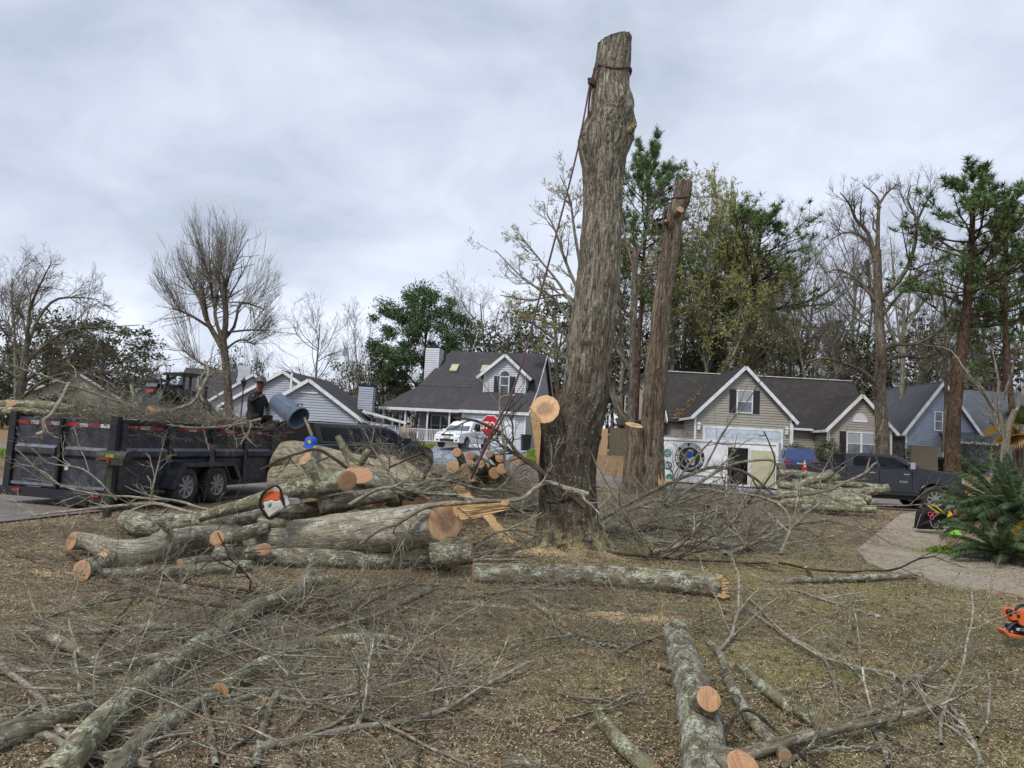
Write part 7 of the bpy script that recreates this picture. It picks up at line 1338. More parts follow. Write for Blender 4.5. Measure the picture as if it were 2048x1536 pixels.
for tx_,dz,s_ in (('FREE',.03,.115),('ESTIMATES',-.06,.06)): o = textmesh(tx_,s_,M['white'],'lettering',.001,.003); o.parent=bd; o.matrix_basis=Matrix.Translation((b2_.x,-.016,b2_.z+dz))@Matrix.Rotation(pi/2,4,'X')
b3_ = l2(1339,956); disc(b3_.x,b3_.z,.17,-.012,'green_b',et,'badge')
# ---- mailbox
mp_ = P(214,1035,12.0); mz = P(219,917,12.0).z; mbx = empty('mailbox',(mp_.x,12.0,0),radians(-8),'old mossy black mailbox with number 5103 on a square post','mailbox')
m_ = MB(); m_.box((0,0,mz/2-.02),(.095,.095,mz-.10)); m_.build('post',M['mail'],mbx)
m_ = MB(); pr_ = [(-.11,-.10),(.11,-.10),(.11,.03)]+[(.11*cos(t),.03+.10*sin(t)) for t in np.linspace(0,pi,9)][1:-1]+[(-.11,.03)]; m_.prism([(-.24,y,mz+z) for y,z in pr_],(.50,0,0)); m_.build('box',M['mail'],mbx)
m_ = MB(); m_.prism([(.26,y*1.04,mz+z*1.04) for y,z in pr_],(.03,0,0)); m_.build('door',M['blackm'],mbx)
m_ = MB(); m_.box((-.08,-.125,mz-.005),(.18,.012,.022)); m_.box((.01,-.125,mz-.03),(.035,.012,.07)); m_.build('flag',M['red'],mbx)
o = textmesh('5103',.075,M['yellow'],'house_number',.003,.001); o.parent=mbx; o.matrix_basis=Matrix.Translation((.03,-.116,mz+.045))@Matrix.Rotation(pi/2,4,'X')
# ---- stop sign
sp_ = P(981,852,24.5); sg = empty('stop_sign',(sp_.x,24.5,0),radians(-26),'red octagonal STOP sign on a metal post behind the log pile','sign')
m_ = MB(); t = np.arange(8)/8*2*pi+pi/8; R_ = .40; m_.prism([(R_*cos(a),-.03,sp_.z+R_*sin(a)) for a in t],(0,.006,0)); fc_ = m_.build('plate',M['white'],sg); m_ = MB(); m_.prism([(.372*cos(a),-.036,sp_.z+.372*sin(a)) for a in t],(0,.004,0)); rd = m_.build('red_face',M['red_sign'],fc_)
o = textmesh('STOP',.33,M['white'],'lettering',.002,.006); o.parent=fc_; o.matrix_basis=Matrix.Translation((0,-.040,sp_.z))@Matrix.Rotation(pi/2,4,'X')@Matrix.Diagonal((.86,1.1,1,1))
m_ = MB(); m_.box((0,.0,(sp_.z+.35)/2),(.06,.04,sp_.z+.35)); m_.build('post',M['post'],sg)
# ---- lamp post by the worker, far
lp_ = P(488,762,38); lpz = empty('lamp_post',(lp_.x,38,.2),0,'black lantern lamp post behind the crouching worker','lamp post'); m_ = MB(); lathe(m_,[(.05,0),(.04,.4),(.035,lp_.z-.6)],8,'z'); m_.build('pole',M['black'],lpz); m_ = MB(); lathe(m_,[(.05,lp_.z-.6),(.16,lp_.z-.25),(.22,lp_.z-.22),(.03,lp_.z-.05),(.02,lp_.z+.02)],6,'z'); m_.build('lantern',M['blackm'],lpz)
# ---- compact loader on a flat deck behind the dump trailer
kp = P(366,790,23.0); ld_ = empty('compact_loader',(kp.x,23.0,1.0),radians(60),'black wheeled compact loader standing behind the trailer load','loader'); ld_.scale=(1.05,1.05,1.06)
for x in (-.6,.6):
    for s in (-1,1): wheel(ld_, x, s*.62, .42, .42, .3, 'blackm', 5, s)
m_ = MB(); loft(m_,[(-1.0,.35),(-1.1,1.1),(-.95,1.75),(-.3,1.8),(-.1,1.2),(.9,.8),(1.0,.35)][::-1],lambda x,z:.45,.06); m_.build('body',M['black'],ld_,True)
for s in (-1,1):
    m_ = MB(); bar(m_,(-.9,s*.52,1.65),(.2,s*.55,1.5),.12,.18,mi=0); bar(m_,(.2,s*.55,1.5),(1.2,s*.55,.6),.12,.16); m_.build('lift_arm',M['blackm'],ld_)
m_ = MB(); 
for x,y in ((-.3,-.4),(-.3,.4),(.5,-.4),(.5,.4)): bar(m_,(x,y,1.0),(x,y,2.1),.06,.06,(0,1,0))
m_.box((.1,0,2.13),(1.0,.95,.07)); m_.build('cage',M['black'],ld_); m_ = MB(); m_.box((-1.06,0,1.72),(.04,.5,.10)); m_.build('decal',M['silver'],ld_); m_ = MB(); m_.box((-1.09,0,1.55),(.04,.36,.10)); m_.build('red_decal',M['red'],ld_); m_ = MB(); m_.box((-1.0,0,1.86),(.5,.8,.06)); m_.build('hood',M['trailer'],ld_)
fd = empty('flatbed_trailer',(kp.x,23.0,0),radians(60),'low black flat deck under the compact loader','trailer'); m_ = MB(); m_.box((0,0,.9),(4,2.0,.18)); m_.build('deck',M['blackm'],fd)
for x in (-.8,.1):
    for s in (-1,1): wheel(fd,x,s*.95,.38,.38,.2,'rim',6,s)
# ---- trash can
ca = P(553,802,17.9); cb = P(596,836,17.45); ax = (cb-ca); Lc = ax.length; cq = ax.to_track_quat('Z','Y'); tc_ = bpy.data.objects.new('trash_can',None); COL.objects.link(tc_); tc_.location=ca; tc_.rotation_euler=cq.to_euler(); tag(tc_,'gray-blue plastic trash can tipped over the trailer front edge','trash can')
m_ = MB(); S_=40; lathe(m_,[(.001,0),(.215,0),(.222,.01),(.275,Lc),(.30,Lc),(.30,Lc+.04),(.262,Lc+.04),(.258,Lc-.02),(.20,.03),(.001,.03)],S_,'z'); m_.build('body',M['can'],tc_,True)
for k in range(8):
    a=k/8*2*pi; m_=MB(); bar(m_,(.222*cos(a),.222*sin(a),.04),(.268*cos(a),.268*sin(a),Lc-.18),.045,.02,(cos(a),sin(a),0)); m_.build('rib',M['can'],tc_)
for s in (1,-1): m_=MB(); tube(m_,[(s*.0-.09,s*-.27,Lc-.12),(-.08,s*-.33,Lc-.12),(.08,s*-.33,Lc-.12),(.09,s*-.27,Lc-.12)],[.016]*4,6); m_.build('handle',M['can'],tc_)
m_ = MB(); m_.add([(0,0,.031)]+[(.199*cos(a),.199*sin(a),.031) for a in np.linspace(0,2*pi,25)[:-1]],[[0,i+1,(i+1)%24+1] for i in range(24)]); m_.build('interior',M['black'],tc_)
# ---- worker
def person():
    base = P(506,866,18.3); root = empty('person',(base.x,18.3,P(506,866,18.3).z-.1),radians(-38),'worker in black clothes and patterned hard hat crouching in the trailer, arm out','person'); root.scale=(1.12,)*3
    V=[(0,0,.42),(.0,0,.62),(.04,0,.82),(.07,0,.99),(.11,0,1.08),(.14,0,1.20),(.155,0,1.27)]; R=[.18,.18,.19,.12,.06,.105,.095]; E=[(i,i+1) for i in range(6)]
    def ch(start, pts, rs):
        p=start
        for q,r in zip(pts,rs): V.append(q); R.append(r); E.append((p,len(V)-1)); p=len(V)-1
        return p
    h=ch(2,[(.05,-.18,.90),(.24,-.24,.80),(.46,-.20,.90),(.53,-.19,.935)],[.075,.055,.042,.034]) # reaching arm
    for k in range(4): ch(h,[(.585,-.215+k*.02,.955+.006*k),(.615+.006*k,-.217+k*.022,.95+.004*k)],[.011,.009])
    ch(h,[(.555,-.17,.965),(.575,-.165,.985)],[.012,.010])
    h2=ch(2,[(.05,.18,.90),(.12,.26,.68),(.26,.16,.56),(.31,.12,.55)],[.075,.055,.042,.034])
    for k in range(4): ch(h2,[(.355,.08+k*.02,.545),(.37,.08+k*.02,.52)],[.011,.009])
    ch(h2,[(.33,.07,.565),(.35,.06,.56)],[.012,.010])
    for s in (-1,1): ch(0,[(.06,s*.12,.38),(.40,s*.17,.50),(.22,s*.16,.10),(.20,s*.16,.02),(.36,s*.17,.0)],[.11,.075,.055,.045,.04])
    me=bpy.data.meshes.new('body'); me.from_pydata(V,E,[]); o=bpy.data.objects.new('body',me); COL.objects.link(o); sk=o.modifiers.new('s','SKIN'); sk.use_smooth_shade=True
    for i,v in enumerate(me.skin_vertices[0].data): v.radius=(R[i],R[i]*(.85 if i in (0,1,2) else 1)); 
    me.skin_vertices[0].data[0].use_root=True; o.modifiers.new('u','SUBSURF').levels=2
    dg=bpy.context.evaluated_depsgraph_get(); m2=bpy.data.meshes.new_from_object(o.evaluated_get(dg)); bpy.data.objects.remove(o); b=bpy.data.objects.new('body',m2); COL.objects.link(b); b.parent=root
    m2.materials.clear(); m2.materials.append(M['cloth']); m2.materials.append(M['skin'])
    for p in m2.polygons:
        c=p.center
        if (c.z>1.05) or (c.x>.495 and c.z>.8) or (c.x>.285 and c.y>.02 and .5<c.z<.6 and c.y<.135): p.material_index=1
    m_=MB(); lathe(m_,[(.16,0),(.165,.012),(.122,.02),(.118,.06),(.09,.115),(.04,.14),(.001,.145)],20,'z',(0.14,0,1.265)); m_.build('hard_hat',M['camo'],root,True)
    m_=MB(); m_.prism([(.25,-.07,1.27),(.25,.07,1.27),(.35,.06,1.24),(.35,-.06,1.24)],(0,0,.01)); m_.build('hat_visor',M['blackm'],root)
    m_=MB(); m_.prism([(.225,-.018,1.20),(.225,.018,1.20),(.262,0,1.175)],(0,0,-.02)); m_.build('nose',M['skin'],root); m_=MB(); m_.box((.232,-.035,1.222),(.01,.022,.012)); m_.box((.232,.035,1.222),(.01,.022,.012)); m_.box((.224,0,1.145),(.012,.05,.010)); m_.build('face_features',M['blackd'],root)
    m_=MB(); m_.box((.12,-.155,.93),(.03,.012,.035)); m_.build('badge',M['white'],root)
person()
# ---- chainsaws
def plate(root, name, pts, Y, th, mt, o, bev=0): m_=MB(); m_.prism([P(x,y,Y)-o for x,y in pts],(0,th,0)); ob=m_.build(name,M[mt],root); bm=ob.modifiers.new('b','BEVEL'); bm.width=.012; bm.segments=2; bm.limit_method='ANGLE'; return ob
def zp(pts): return [(500+x/9.309,940+y/9.309) for x,y in pts]
Yc=8.75; o=P(545,1020,Yc); cs=empty('chainsaw',o,0,'orange and white chainsaw resting on the lichen log of the left pile','chainsaw')
plate(cs,'top_cover',zp([(220,590),(215,480),(290,400),(400,385),(490,410),(540,480),(560,560),(470,580),(400,545),(300,585),(250,600)]),Yc-.04,.18,'orange',o)
plate(cs,'engine_body',zp([(240,600),(300,590),(400,550),(460,590),(560,560),(630,690),(600,740),(470,790),(350,880),(280,760)]),Yc-.05,.2,'offw',o)
plate(cs,'sprocket_cover',zp([(585,480),(650,490),(700,560),(735,640),(690,680),(640,690),(600,600)]),Yc-.02,.09,'offw',o)
plate(cs,'guide_bar',zp([(690,540),(740,520),(900,530),(950,580),(940,625),(760,655),(700,650)]),Yc+.03,.012,'metal',o)
plate(cs,'chain',zp([(700,535),(740,512),(905,522),(962,580),(945,635),(760,664),(765,655),(938,620),(950,582),(898,532),(742,522),(705,543)]),Yc+.028,.016,'blackm',o)
plate(cs,'grip_insert',zp([(330,640),(390,600),(400,640),(370,700),(330,690)]),Yc-.06,.02,'gray',o)
m_=MB(); hp=zp([(640,690),(600,520),(560,350),(470,290),(380,330),(250,430),(195,560),(200,680),(260,800),(350,905),(470,860),(560,800)]); tube(m_,cr([P(x,y,Yc-.02-.05*sin(k*.4))-o for k,(x,y) in enumerate(hp)],40),[.016]*40,8); m_.build('wrap_handle',M['black'],cs,True)
Yc=6.75; o=P(2035,1250,Yc); c2=empty('chainsaw',o,0,'orange chainsaw standing on the moss at the right picture edge','chainsaw')
def z2(pts): return [(1920+x/12.8,1180+y/12.8) for x,y in pts]
plate(c2,'engine_cover',z2([(1370,790),(1400,560),(1440,530),(1640,545),(1900,570),(1960,700),(1940,960),(1640,940),(1540,900),(1490,780)]),Yc-.03,.16,'orange',o)
plate(c2,'starter_housing',z2([(1440,950),(1640,960),(1940,980),(1930,1180),(1640,1140),(1430,1080)]),Yc-.05,.16,'black',o); plate(c2,'label_plate',z2([(1460,980),(1640,995),(1800,1010),(1800,1080),(1630,1070),(1460,1050)]),Yc-.06,.012,'silver',o)
plate(c2,'rear_guard',z2([(1130,1040),(1240,1040),(1270,1110),(1640,1170),(1900,1200),(1900,1240),(1600,1225),(1330,1220),(1250,1190),(1170,1120)]),Yc-.03,.12,'orange',o); plate(c2,'tank',z2([(1290,1060),(1440,960),(1440,1100),(1330,1110)]),Yc,.1,'offw',o)
plate(c2,'side_knob',z2([(1480,640),(1560,630),(1560,710),(1480,720)]),Yc-.045,.02,'black',o)
m_=MB(); tube(m_,cr([P(x,y,Yc)-o for x,y in z2([(1500,800),(1400,850),(1280,950),(1200,1050)])],14),[.018]*14,8); m_.build('rear_handle',M['black'],c2,True); m_=MB(); tube(m_,cr([P(x,y,Yc-.04)-o for x,y in z2([(1420,560),(1450,470),(1560,400),(1700,380),(1900,400),(2000,560)])],20),[.013]*20,8); m_.build('front_handle',M['black'],c2,True); m_=MB(); lathe(m_,[(.001,0),(.03,0),(.032,.03),(.001,.035)],14,'y',tuple(P(1920+1310/12.8,1180+580/12.8,Yc)-o)); m_.build('air_filter_knob',M['black'],c2,True)
plate(c2,'guide_bar',z2([(1940,900),(2600,960),(2640,1010),(2600,1060),(1940,1040)]),Yc+.05,.012,'metal',o)
o_t=textmesh('029',.035,M['blackd'],'lettering',.001,.001); o_t.parent=c2; p_=P(1920+1600/12.8,1180+1030/12.8,Yc-.062)-o; o_t.matrix_basis=Matrix.Translation(p_)@Matrix.Rotation(pi/2,4,'X')
# ---- blue cap on the pile
o=P(622,884,11.6); bc=empty('cap',o,0,'blue baseball cap resting on the knot of the pale trunk section','cap'); m_=MB(); lathe(m_,[(.10,-.05),(.105,0),(.095,.05),(.06,.085),(.001,.10)],18,'z'); m_.build('crown',M['blue'],bc,True); m_=MB(); m_.prism([(-.08,-.08,-.05),(-.09,-.14,-.07),(-.04,-.21,-.10),(.04,-.21,-.10),(.09,-.14,-.07),(.08,-.08,-.05)],(0,0,.008)); m_.build('brim',M['blue'],bc); m_=MB(); m_.prism([(-.03,-.105,.02),(.02,-.105,.03),(.03,-.1,-.02),(-.01,-.106,-.03)],(0,.01,0)); m_.build('emblem',M['yellow'],bc)
log('short pale stick standing out of the pile behind the blue cap',[(609,836),(616,852),(624,872)],[2.5,3,3],Y=[11.9,11.8,11.7],mt='log_grn',S=8,seed=93)
# ---- path lights
for k,(px,pt,pbm,Y,lb) in enumerate(((1898,1036,1068,17.6,'farther white path light beside the green helmet'),(1893,1053,1086,15.6,'nearer white path light at the edge of the walkway'),(1940,1095,1122,12.6,'white path light in front of the sago palm'))):
    c=P(px,pt,Y); zg=float(hz(c.x,Y)); H=c.z-zg; r=empty('path_light',(c.x,Y,zg),radians(20*k),lb,'garden light',None)
    m_=MB(); lathe(m_,[(.012,0),(.012,H-.14)],8,'z'); m_.build('stake',M['gray'],r); m_=MB(); lathe(m_,[(.02,H-.15),(.042,H-.13),(.055,H-.03),(.055,H-.025)],12,'z'); m_.build('lantern',M['offw'],r,True); m_=MB(); lathe(m_,[(.078,H-.028),(.08,H-.018),(.03,H+.004),(.001,H+.006)],14,'z'); m_.build('cap',M['silver'],r,True)
# ---- gear pile on the walkway
o=P(1863,1058,17.4); bp=empty('backpack',(o.x,17.4,.03),0,'black climbing-gear backpack with ropes and clips on the walkway','backpack')
def Q(px,py,dy=0): return P(px,py,17.3+dy)-Vector((o.x,17.4,.03))
m_=MB(); loft(m_,[(a.x,a.z) for a in (Q(1838,1058),Q(1842,1025),Q(1852,1016),Q(1872,1020),Q(1892,1026),Q(1896,1045),Q(1890,1059))],lambda x,z:.18,.06); m_.build('bag',M['cloth'],bp,True)
for pts,r,mt,nm in (([(1845,1030),(1848,1020),(1860,1015),(1868,1022)],.012,'rope','strap'),([(1855,1010),(1865,1018),(1876,1026)],.022,'yellow','yellow_handle'),([(1866,1008),(1878,1018),(1888,1026)],.018,'yellow','yellow_tube'),([(1860,1040),(1864,1052),(1872,1056),(1878,1048),(1877,1040)],.016,'gray','hose'),([(1824,1056),(1845,1048),(1860,1040)],.010,'blackm','tool_handle'),([(1832,1058),(1838,1040),(1842,1028)],.008,'metal','buckle_strap')):
    m_=MB(); q=cr([Q(x,y,-.2) for x,y in pts],14); tube(m_,q,[r]*14,8); m_.build(nm,M[mt],bp,True)
for cx,cy in ((1864,1035),(1869,1029),(1860,1028)): m_=MB(); c=Q(cx,cy,-.22); tube(m_,[c+Vector((.045*cos(a),0,.045*sin(a))) for a in np.linspace(0,2*pi,16)],[.009]*16,6); m_.build('carabiner',M['pink'],bp,True)
o=P(1918,1026,17.6); ch_=empty('climbing_harness',(o.x,17.6,.03),0,'black climbing harness with yellow band lying beside the backpack','harness')
def Q2(px,py,dy=0): return P(px,py,17.6+dy)-Vector((o.x,17.6,.03))
for pts,r,mt,nm in (([(1884,1026),(1900,1022),(1915,1024),(1930,1022)],.06,'cloth','waist_pad'),([(1895,1021),(1898,1027),(1899,1034)],.066,'yellow','yellow_band'),([(1905,1020),(1908,1024),(1910,1026)],.065,'orange','orange_label'),([(1912,1036),(1914,1022),(1920,1017),(1934,1016)],.022,'black','leg_loop'),([(1914,1040),(1918,1034),(1916,1024)],.018,'black','strap'),([(1918,1021),(1924,1023),(1930,1024)],.05,'orange','orange_cloth')):
    m_=MB(); tube(m_,cr([Q2(x,y,-.05) for x,y in pts],12),[r]*12,10); m_.build(nm,M[mt],ch_,True)
o=P(1910,1058,16.9); hm=empty('helmet',(o.x,16.9,float(hz(o.x,16.9))+.0),0,'lime green climbing helmet lying by the path lights','helmet'); m_=MB(); lathe(m_,[(.15,.02),(.155,.05),(.14,.12),(.09,.17),(.001,.19)],20,'z'); m_.build('shell',M['lime'],hm,True)
for k in range(4): m_=MB(); m_.box((-.09+k*.06,-.11,.13),(.03,.05,.02)); m_.build('vent',M['blackd'],hm)
m_=MB(); tube(m_,[(.14*cos(a),.14*sin(a),.03) for a in np.linspace(0,2*pi,16)],[.012]*16,6); m_.build('rim_band',M['black'],hm,True)
# ---- wheelie bins
for px,py,Y,lb,w in ((1051,893,47,'black wheeled trash bin by the white house garage corner',.6),(1888,905,47.5,'black wheeled trash bin beside the gray picket fence',.6)):
    c=P(px,py,Y); z=float(hbase(c.x,Y)); r=empty('wheelie_bin',(c.x,Y,z),.2,lb,'trash bin'); m_=MB(); m_.add([(-.26,-.26,.05),(.26,-.26,.05),(.26,.26,.05),(-.26,.26,.05),(-.31,-.33,1.0),(.31,-.33,1.0),(.31,.33,1.0),(-.31,.33,1.0)],[[0,1,5,4],[1,2,6,5],[2,3,7,6],[3,0,4,7]]); m_.build('bin',M['black'],r); m_=MB(); m_.prism([(-.33,-.36,1.0),(.33,-.36,1.0),(.33,.36,1.06),(-.33,.36,1.06)],(0,0,.05)); m_.build('lid',M['black'],r)
# ---- sago palm, fan palm, small plants
def frond_mesh(rng, L, droop, n=44, w=.20):
    t=np.linspace(0,1,22); x=L*(t-.12*t**2*droop); z=L*(.55*t-.75*droop*t**2); pts=np.stack([x,0*x,z],-1); m_=MB(); btubes(m_,pts[None],np.linspace(.010,.003,22)[None],5)
    T=nrm(np.gradient(pts,axis=0)); V=[];fq=[]
    for k in range(n):
        u=.10+.88*k/n; i=u*21; a=int(i); p=pts[a]+(pts[min(a+1,21)]-pts[a])*(i-a); tt=T[a]; up=np.cross(tt,[0,1,0]); ll=w*(sin(pi*min(1,u*.9+.12))**.6)*rng.uniform(.85,1.1)
        for s in (-1,1):
            d=nrm(tt*.55+np.array([0,s*.9,0])-up*.32+rng.normal(size=3)*.05); mid=p+d*ll*.55; tip=p+d*ll+np.array([0,0,-.03]); wv=tt*.0075; b=len(V); V+=[p-wv,p+wv,mid+wv,tip,mid-wv]; fq.append([b,b+1,b+2,b+3]); fq.append([b,b+3,b+4,b]) if 0 else fq.append([b,b+2,b+3]) if 0 else None; fq=[f for f in fq if f]; fq.append([b,b+3,b+4])
    bkk=np.repeat(rng.random((len(V)//5,3))*9,5,0); m_.add(V,fq,bkk,mi=1); return m_
def sago(label,px,py,Y,sc,nf,seed,zt=.5,yellow=2):
    rng=np.random.default_rng(seed); c=P(px,py,Y); z=float(hz(c.x,Y)); r=empty('sago_palm',(c.x,Y,z),0,label,'sago palm'); m_=MB(); tube(m_,[(0,0,0),(0,0,zt*.5),(0,0,zt)],[.16,.15,.12],12,.3,12,seed); m_.build('trunk',M['tree'],r,True)
    base=[frond_mesh(rng,1.35*sc,dr,w=.19*sc).build('frond',[M['sago'],M['sago']],r) for dr in (.35,.55,.8,1.05)]; yb=frond_mesh(rng,1.2*sc,.7,w=.17*sc).build('frond',[M['sagoy'],M['sagoy']],r)
    for k in range(nf):
        b=base[k%4] if k>=yellow else yb; el=rng.uniform(-.45,.85)*(1-(k%4)*.15); az=k*2.399+rng.normal()*.15
        rot=(rng.normal()*.15,-el,az); loc=(.05*cos(az),.05*sin(az),zt-.05)
        if k in (0,) or (k>=yellow and k<yellow+4): b.location=loc; b.rotation_euler=rot
        else: share(b,r,loc,rot)
    return r
sago('large dark green sago palm at the right edge beside the walkway',2036,1105,13.4,1.12,90,3,.75)
sago('lower sago palm crown spreading over the walkway edge lights',2010,1125,12.6,.80,40,4,.2,1)
sago('small dark sago palm on the far verge by the blue house',1936,925,45,1.0,22,5,.3,0)
def fanpalm():
    Y=19; o=P(2045,1000,Y); z=0; r=empty('fan_palm',(o.x,Y,z),0,'fan palm with bright yellow leaves above the sago palm','palm tree'); m_=MB(); tube(m_,[(0,0,0),(0,0,1.0),(-.1,0,P(2045,860,Y).z)],[.12,.1,.09],10,.2,9,3); m_.build('trunk',M['tree'],r,True)
    for (hx,hy,tx,ty,mt,n) in ((2032,852,1974,850,'palmy',1),(2044,872,1996,868,'palmy',1),(2040,860,2010,905,'palmb',1),(2045,850,2060,800,'sago',1),(2040,850,2030,800,'sago',1),(2048,850,2085,830,'sago',1)):
        a=P(hx,hy,Y)-Vector((o.x,Y,z)); b=P(tx,ty,Y-.3)-Vector((o.x,Y,z)); d=(b-a); L=d.length; d.normalize(); s_=d.cross(Vector((0,.25,1))).normalized(); m_=MB(); V=[];f=[]; N_=24
        for k in range(N_):
            an=(k/(N_-1)-.5)*2.4; q=d*cos(an)+s_*sin(an)*.7+Vector((0,0,-.12*abs(an))); q.normalize(); n_=q.cross(Vector((0,.4,1))).normalized(); k0=len(V); V+=[tuple(a),tuple(a+q*L*.6-n_*.03),tuple(a+q*L*(1-.1*abs(an))+Vector((0,0,-.06 if mt!='palmy' else -.02))),tuple(a+q*L*.6+n_*.03)]; f.append([k0,k0+1,k0+2,k0+3])
        bar(m_,(-.1,0,a.z-.15),tuple(a),.02,.015); m_.add(V,f); m_.build('leaf',M[mt],r)
fanpalm()
def tuft_plant(name,label,px,py,Y,w,h,N_,mt,seed,sz=.07,cat='plant'):
    rng=np.random.default_rng(seed); c=P(px,py,Y); z=float(hz(c.x,Y)); u=rng.normal(size=(N_,3))*np.array([w/2.4,w/3,0]); u[:,2]=rng.random(N_)*h*np.exp(-(u[:,0]**2+u[:,1]**2)/(w*w*.3)); m_=MB(); leafq(m_,u,sz,rng,0,.5,-.4); o=m_.build(name,M[mt],None,loc=(c.x,Y,z)); return tag(o,label,cat)
tuft_plant('green_plant','bright green low plant beside the walkway bend',1892,1104,13.6,.55,.14,900,'grassg',61)
# front lawns across the street
def lawn(label,pts,N_,seed):
    rng=np.random.default_rng(seed); xs=[p[0] for p in pts]; ys=[p[1] for p in pts]; x=rng.uniform(min(xs),max(xs),N_); y=rng.uniform(min(ys),max(ys),N_); k=inpoly(x,y,pts); x=x[k]; y=y[k]; z=hz(x,y); m_=MB()
    V=[(a,b,float(hbase(a,b))+.035) for a,b in pts]; m_.add(V,[list(range(len(V)))],mi=0); C=np.stack([x,y,z],-1); leafq(m_,C,.16,rng,0,.35,-1.5); tag(m_.build('grass',M['grassg'],None),label,'grass',kind='stuff')
a_=[P(770,905,46),P(868,905,46),P(862,905,42.5),P(820,920,41),P(760,915,42)]; lawn('green lawn strip before the white porch',[(p.x,p.y) for p in a_],16000,71)
a_=[P(1058,930,46),P(1100,930,46),P(1110,940,39.6),P(1052,940,39.4)]; lawn('green lawn patch right of the driveway behind the trunk',[(p.x,p.y) for p in a_],9000,72)
a_=[(-26,27),(-15,27),(-13,33.0),(-26,33)]; lawn('faded lawn under the pollarded tree',[(a,b) for a,b in a_],9000,73)
# ================================================================ ground cover (uncountable)
def cover(name, label, N_, yr, xr_, size, mats, seed, kind='leaf', power=1.6, asp=.5, flat=.25, mask=None, walk=False):
    rng=np.random.default_rng(seed); u=rng.random(N_)**power; y=yr[0]+(yr[1]-yr[0])*u; hw=.78*y+.6; x=rng.uniform(-1,1,N_)*hw; k=(x>xr_[0])&(x<xr_[1]); x=x[k]; y=y[k]
    k=roadmask(x,y)>-.2 if not walk else np.ones(len(x),bool)
    if mask is not None: k&=mask(x,y,rng)
    if not walk: k&=~inpoly(x,y,WALK)|(rng.random(len(x))<.2)
    x=x[k]; y=y[k]; z=hz(x,y); z=np.where(inpoly(x,y,WALK),.03,z)
    N_=len(x); a=rng.normal(size=(N_,3)); a[:,2]*=flat; a=nrm(a); b=nrm(np.cross(np.stack([rng.normal(size=N_)*flat,rng.normal(size=N_)*flat,np.ones(N_)],-1),a)); L=rng.uniform(*size,(N_,1))*(1+np.clip(y-6,0,8)/14)[:,None]
    C=np.stack([x,y,z+.004+rng.random(N_)*.012],-1); C[:,2]+=np.abs(a[:,2])*L[:,0]*.4
    if kind=='leaf': V=np.stack([C-a*L*.5,C+b*L*asp*.5,C+a*L*.5,C-b*L*asp*.5],1)
    else: V=np.stack([C-b*L*asp*.5,C+b*L*asp*.5,C+a*L,C+a*L*.98],1)
    q=np.arange(N_*4).reshape(-1,4); m_=MB(); bk=V.reshape(-1,3)*3.0+np.repeat(rng.random((N_,1))*40,4,0)
    m_.add(V.reshape(-1,3),q,bk); tag(m_.build(name,mats,None),label,'ground cover',kind='stuff')
far=(-40,40)
nz=lambda s,t,f=.9:(lambda x,y,r: fbm(np.stack([x*f,y*f,x*0],-1),3,s)+.25*r.normal(size=len(x))>t)
cover('leaf_fragments','brown leaf fragments over the ground',150000,(1.9,24),far,(.008,.026),M['straw'],1,asp=.45)
cover('leaf_fragments','dark leaf fragments over the ground',90000,(1.9,22),far,(.010,.034),M['leaf_dk'],2,asp=.55)
cover('wood_chips','pale wood chips scattered over the ground',120000,(1.9,22),far,(.005,.016),M['chip'],3,asp=.6,mask=nz(7,-.3))
cover('dead_grass','dead grass blades and pine straw over the yard',90000,(1.9,14),far,(.03,.085),M['straw'],4,kind='blade',asp=.05,flat=.35)
cover('moss_grass','mossy green grass patches in the yard',150000,(1.9,16),far,(.012,.042),M['mossb'],5,kind='blade',asp=.12,flat=.8,mask=lambda x,y,r: (fbm(np.stack([x*.8,y*.8,x*0],-1),3,21)+.2*r.normal(size=len(x))+np.clip(x*.09,-.4,.3)>.06))
cover('sawdust','sawdust around the trunk and cut logs',50000,(6,13),(-7,5),(.005,.014),M['chip'],6,asp=.8,mask=lambda x,y,r: (np.hypot(x-.95,y-11.2)<1.5*r.random(len(x))**.5+.4)|(np.hypot(x+4,(y-8.3)*1.5)<1.6*r.random(len(x))))
cover('leaf_litter','brown fallen leaves on the verges across the street',60000,(20,46),far,(.025,.055),M['leaf_or'],7,asp=.6,power=.9,mask=lambda x,y,r:(x>1.5))
cover('street_debris','sawdust and twigs strewn on the left street',22000,(9,26),(-22,-3),(.02,.06),M['straw'],8,asp=.2,walk=True,mask=lambda x,y,r:(roadmask(x,y)<0)&(fbm(np.stack([x*.6,y*.6,x*0],-1),3,3)>-.05))
cover('street_debris','chips and needles strewn on the walkway',9000,(6,20),(3,14),(.008,.03),M['leaf_dk'],9,asp=.3,walk=True,mask=lambda x,y,r:inpoly(x,y,WALK))
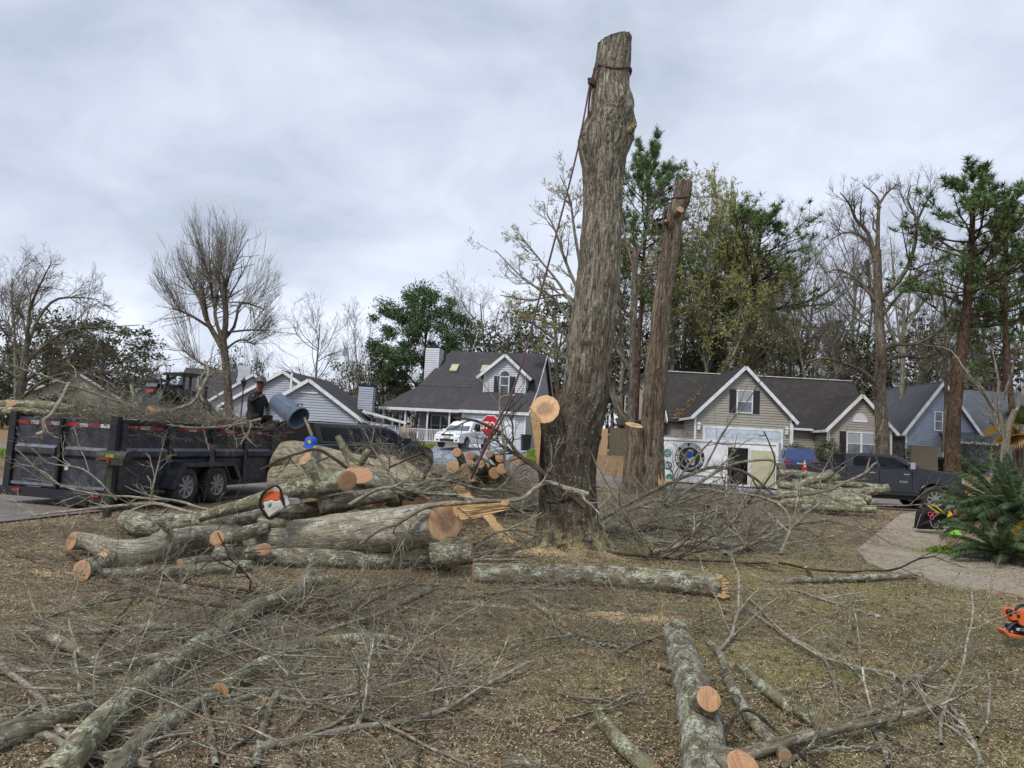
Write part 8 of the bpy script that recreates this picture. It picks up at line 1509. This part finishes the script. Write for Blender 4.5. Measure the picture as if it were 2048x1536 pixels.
# lobed oak leaves
def oakleaves():
    rng=np.random.default_rng(88); N_=1500; u=rng.random(N_)**1.3; y=2.1+15*u; x=rng.uniform(-1,1,N_)*(.78*y+.5); k=(roadmask(x,y)>0)&((x>-.5)|(rng.random(N_)<.5)); x=x[k]; y=y[k]; N_=len(x); z=hz(x,y)
    t=np.linspace(0,2*pi,13)[:-1]; R_=np.array([1,.45,.8,.35,.7,.3,.55,.3,.7,.35,.8,.45]); S=.035*rng.uniform(.6,1.5,(N_,1)); az=rng.uniform(0,2*pi,(N_,1)); px=(R_*np.cos(t)*1.3)[None]*S; py=(R_*np.sin(t)*.8)[None]*S; cup=(.5*np.abs(np.sin(t))*S*rng.uniform(-.3,1.2,(N_,1)))
    V=np.stack([x[:,None]+px*np.cos(az)-py*np.sin(az),y[:,None]+px*np.sin(az)+py*np.cos(az),z[:,None]+.012+cup+np.maximum(px*rng.normal(size=(N_,1))*.3,-.008)],-1); C=np.stack([x,y,z+.014],-1)[:,None]
    V=np.concatenate([C,V],1); b=np.arange(N_)[:,None]*13; j=np.arange(12)[None]; f=np.stack([b+0*j,b+1+j,b+1+(j+1)%12],-1).reshape(-1,3); m_=MB(); m_.add(V.reshape(-1,3),f,V.reshape(-1,3)+np.repeat(rng.random((N_,1))*30,13,0)); tag(m_.build('dead_leaves',M['leaf_or'],None),'curled brown oak leaves lying over the yard','leaves',kind='stuff')
oakleaves()
# pine cones / dark clods
def clods():
    rng=np.random.default_rng(5); m_=MB(); N_=70; y=rng.uniform(3,9.5,N_); x=rng.uniform(.2,.72,N_)*y+rng.uniform(-.3,.3,N_)
    for a,b in zip(x,y):
        r=rng.uniform(.012,.028); z=float(hz(a,b)); lathe(m_,[(.001,0),(r*.8,r*.3),(r,r*.8),(r*.6,r*1.4),(.001,r*1.7)],7,'z',(a,b,z)) 
    tag(m_.build('pine_cones',M['leaf_dk'],None,True),'small dark seed balls on the mossy right lawn','pine cones',kind='stuff')
clods()

def roofleaves():
    rng=np.random.default_rng(12); m_=MB(); N_=1500; R_=th_.matrix_basis if 0 else Matrix.Translation(th_.location)@Matrix.Rotation(th_.rotation_euler.z,4,'Z'); C=[]
    while len(C)<N_:
        t=rng.random(); v=3.05+t*2.9; # valley line between main roof and garage gable roof
        u=-.15+(v-3.0)*.93-abs(rng.normal())*.45*(1-t*.5); z=2.5+(v-3.0)*.893+.17
        if u>-.95: C.append(R_@Vector((u,v,z)))
    leafq(m_,np.array([tuple(c) for c in C]),.10,rng,0,.7); tag(m_.build('roof_leaves',M['leaf_or'],None),'brown leaves caught in the left valley of the tan house roof','leaves',kind='stuff')
roofleaves()

def mound(label, cx, cy, rx, ry, h, seed):
    rng=np.random.default_rng(seed); n=60; t=np.linspace(-1,1,n); A_,B_=np.meshgrid(t,t); x=cx+A_*rx; y=cy+B_*ry; r=np.hypot(A_,B_); z=h*np.clip(1-r,0,1)**.8*(1+.5*fbm(np.stack([x*5,y*5,x*0],-1),3,seed))-.02; z=hz(x,y)+np.where(r<1,z,-.03)
    m_=MB()
    N_=14000; a=rng.uniform(0,2*pi,N_); q=np.abs(rng.normal(size=N_))*.55; X=cx+q*np.cos(a)*rx; Y=cy+q*np.sin(a)*ry; Z=hz(X,Y)+h*np.clip(1-q,0,1)**.8*(1+.5*fbm(np.stack([X*5,Y*5,X*0],-1),3,seed))-.01; leafq(m_,np.stack([X,Y,Z],-1),.017,rng,0,.7)
    tag(m_.build('sawdust',M['chip'],None),label,'sawdust',kind='stuff')
mound('sawdust heap at the right foot of the big trunk',1.35,11.0,.60,.45,.12,301); mound('sawdust heap at the left foot of the big trunk',.68,11.0,.5,.4,.10,302)
mound('pale sawdust spill in front of the long straight log',1.2,7.1,.8,.35,.03,303); mound('sawdust spill at the bottom center of the yard',.0,3.2,.35,.22,.02,304); mound('sawdust spill beside the left log butt',-4.3,7.6,.7,.3,.03,305)
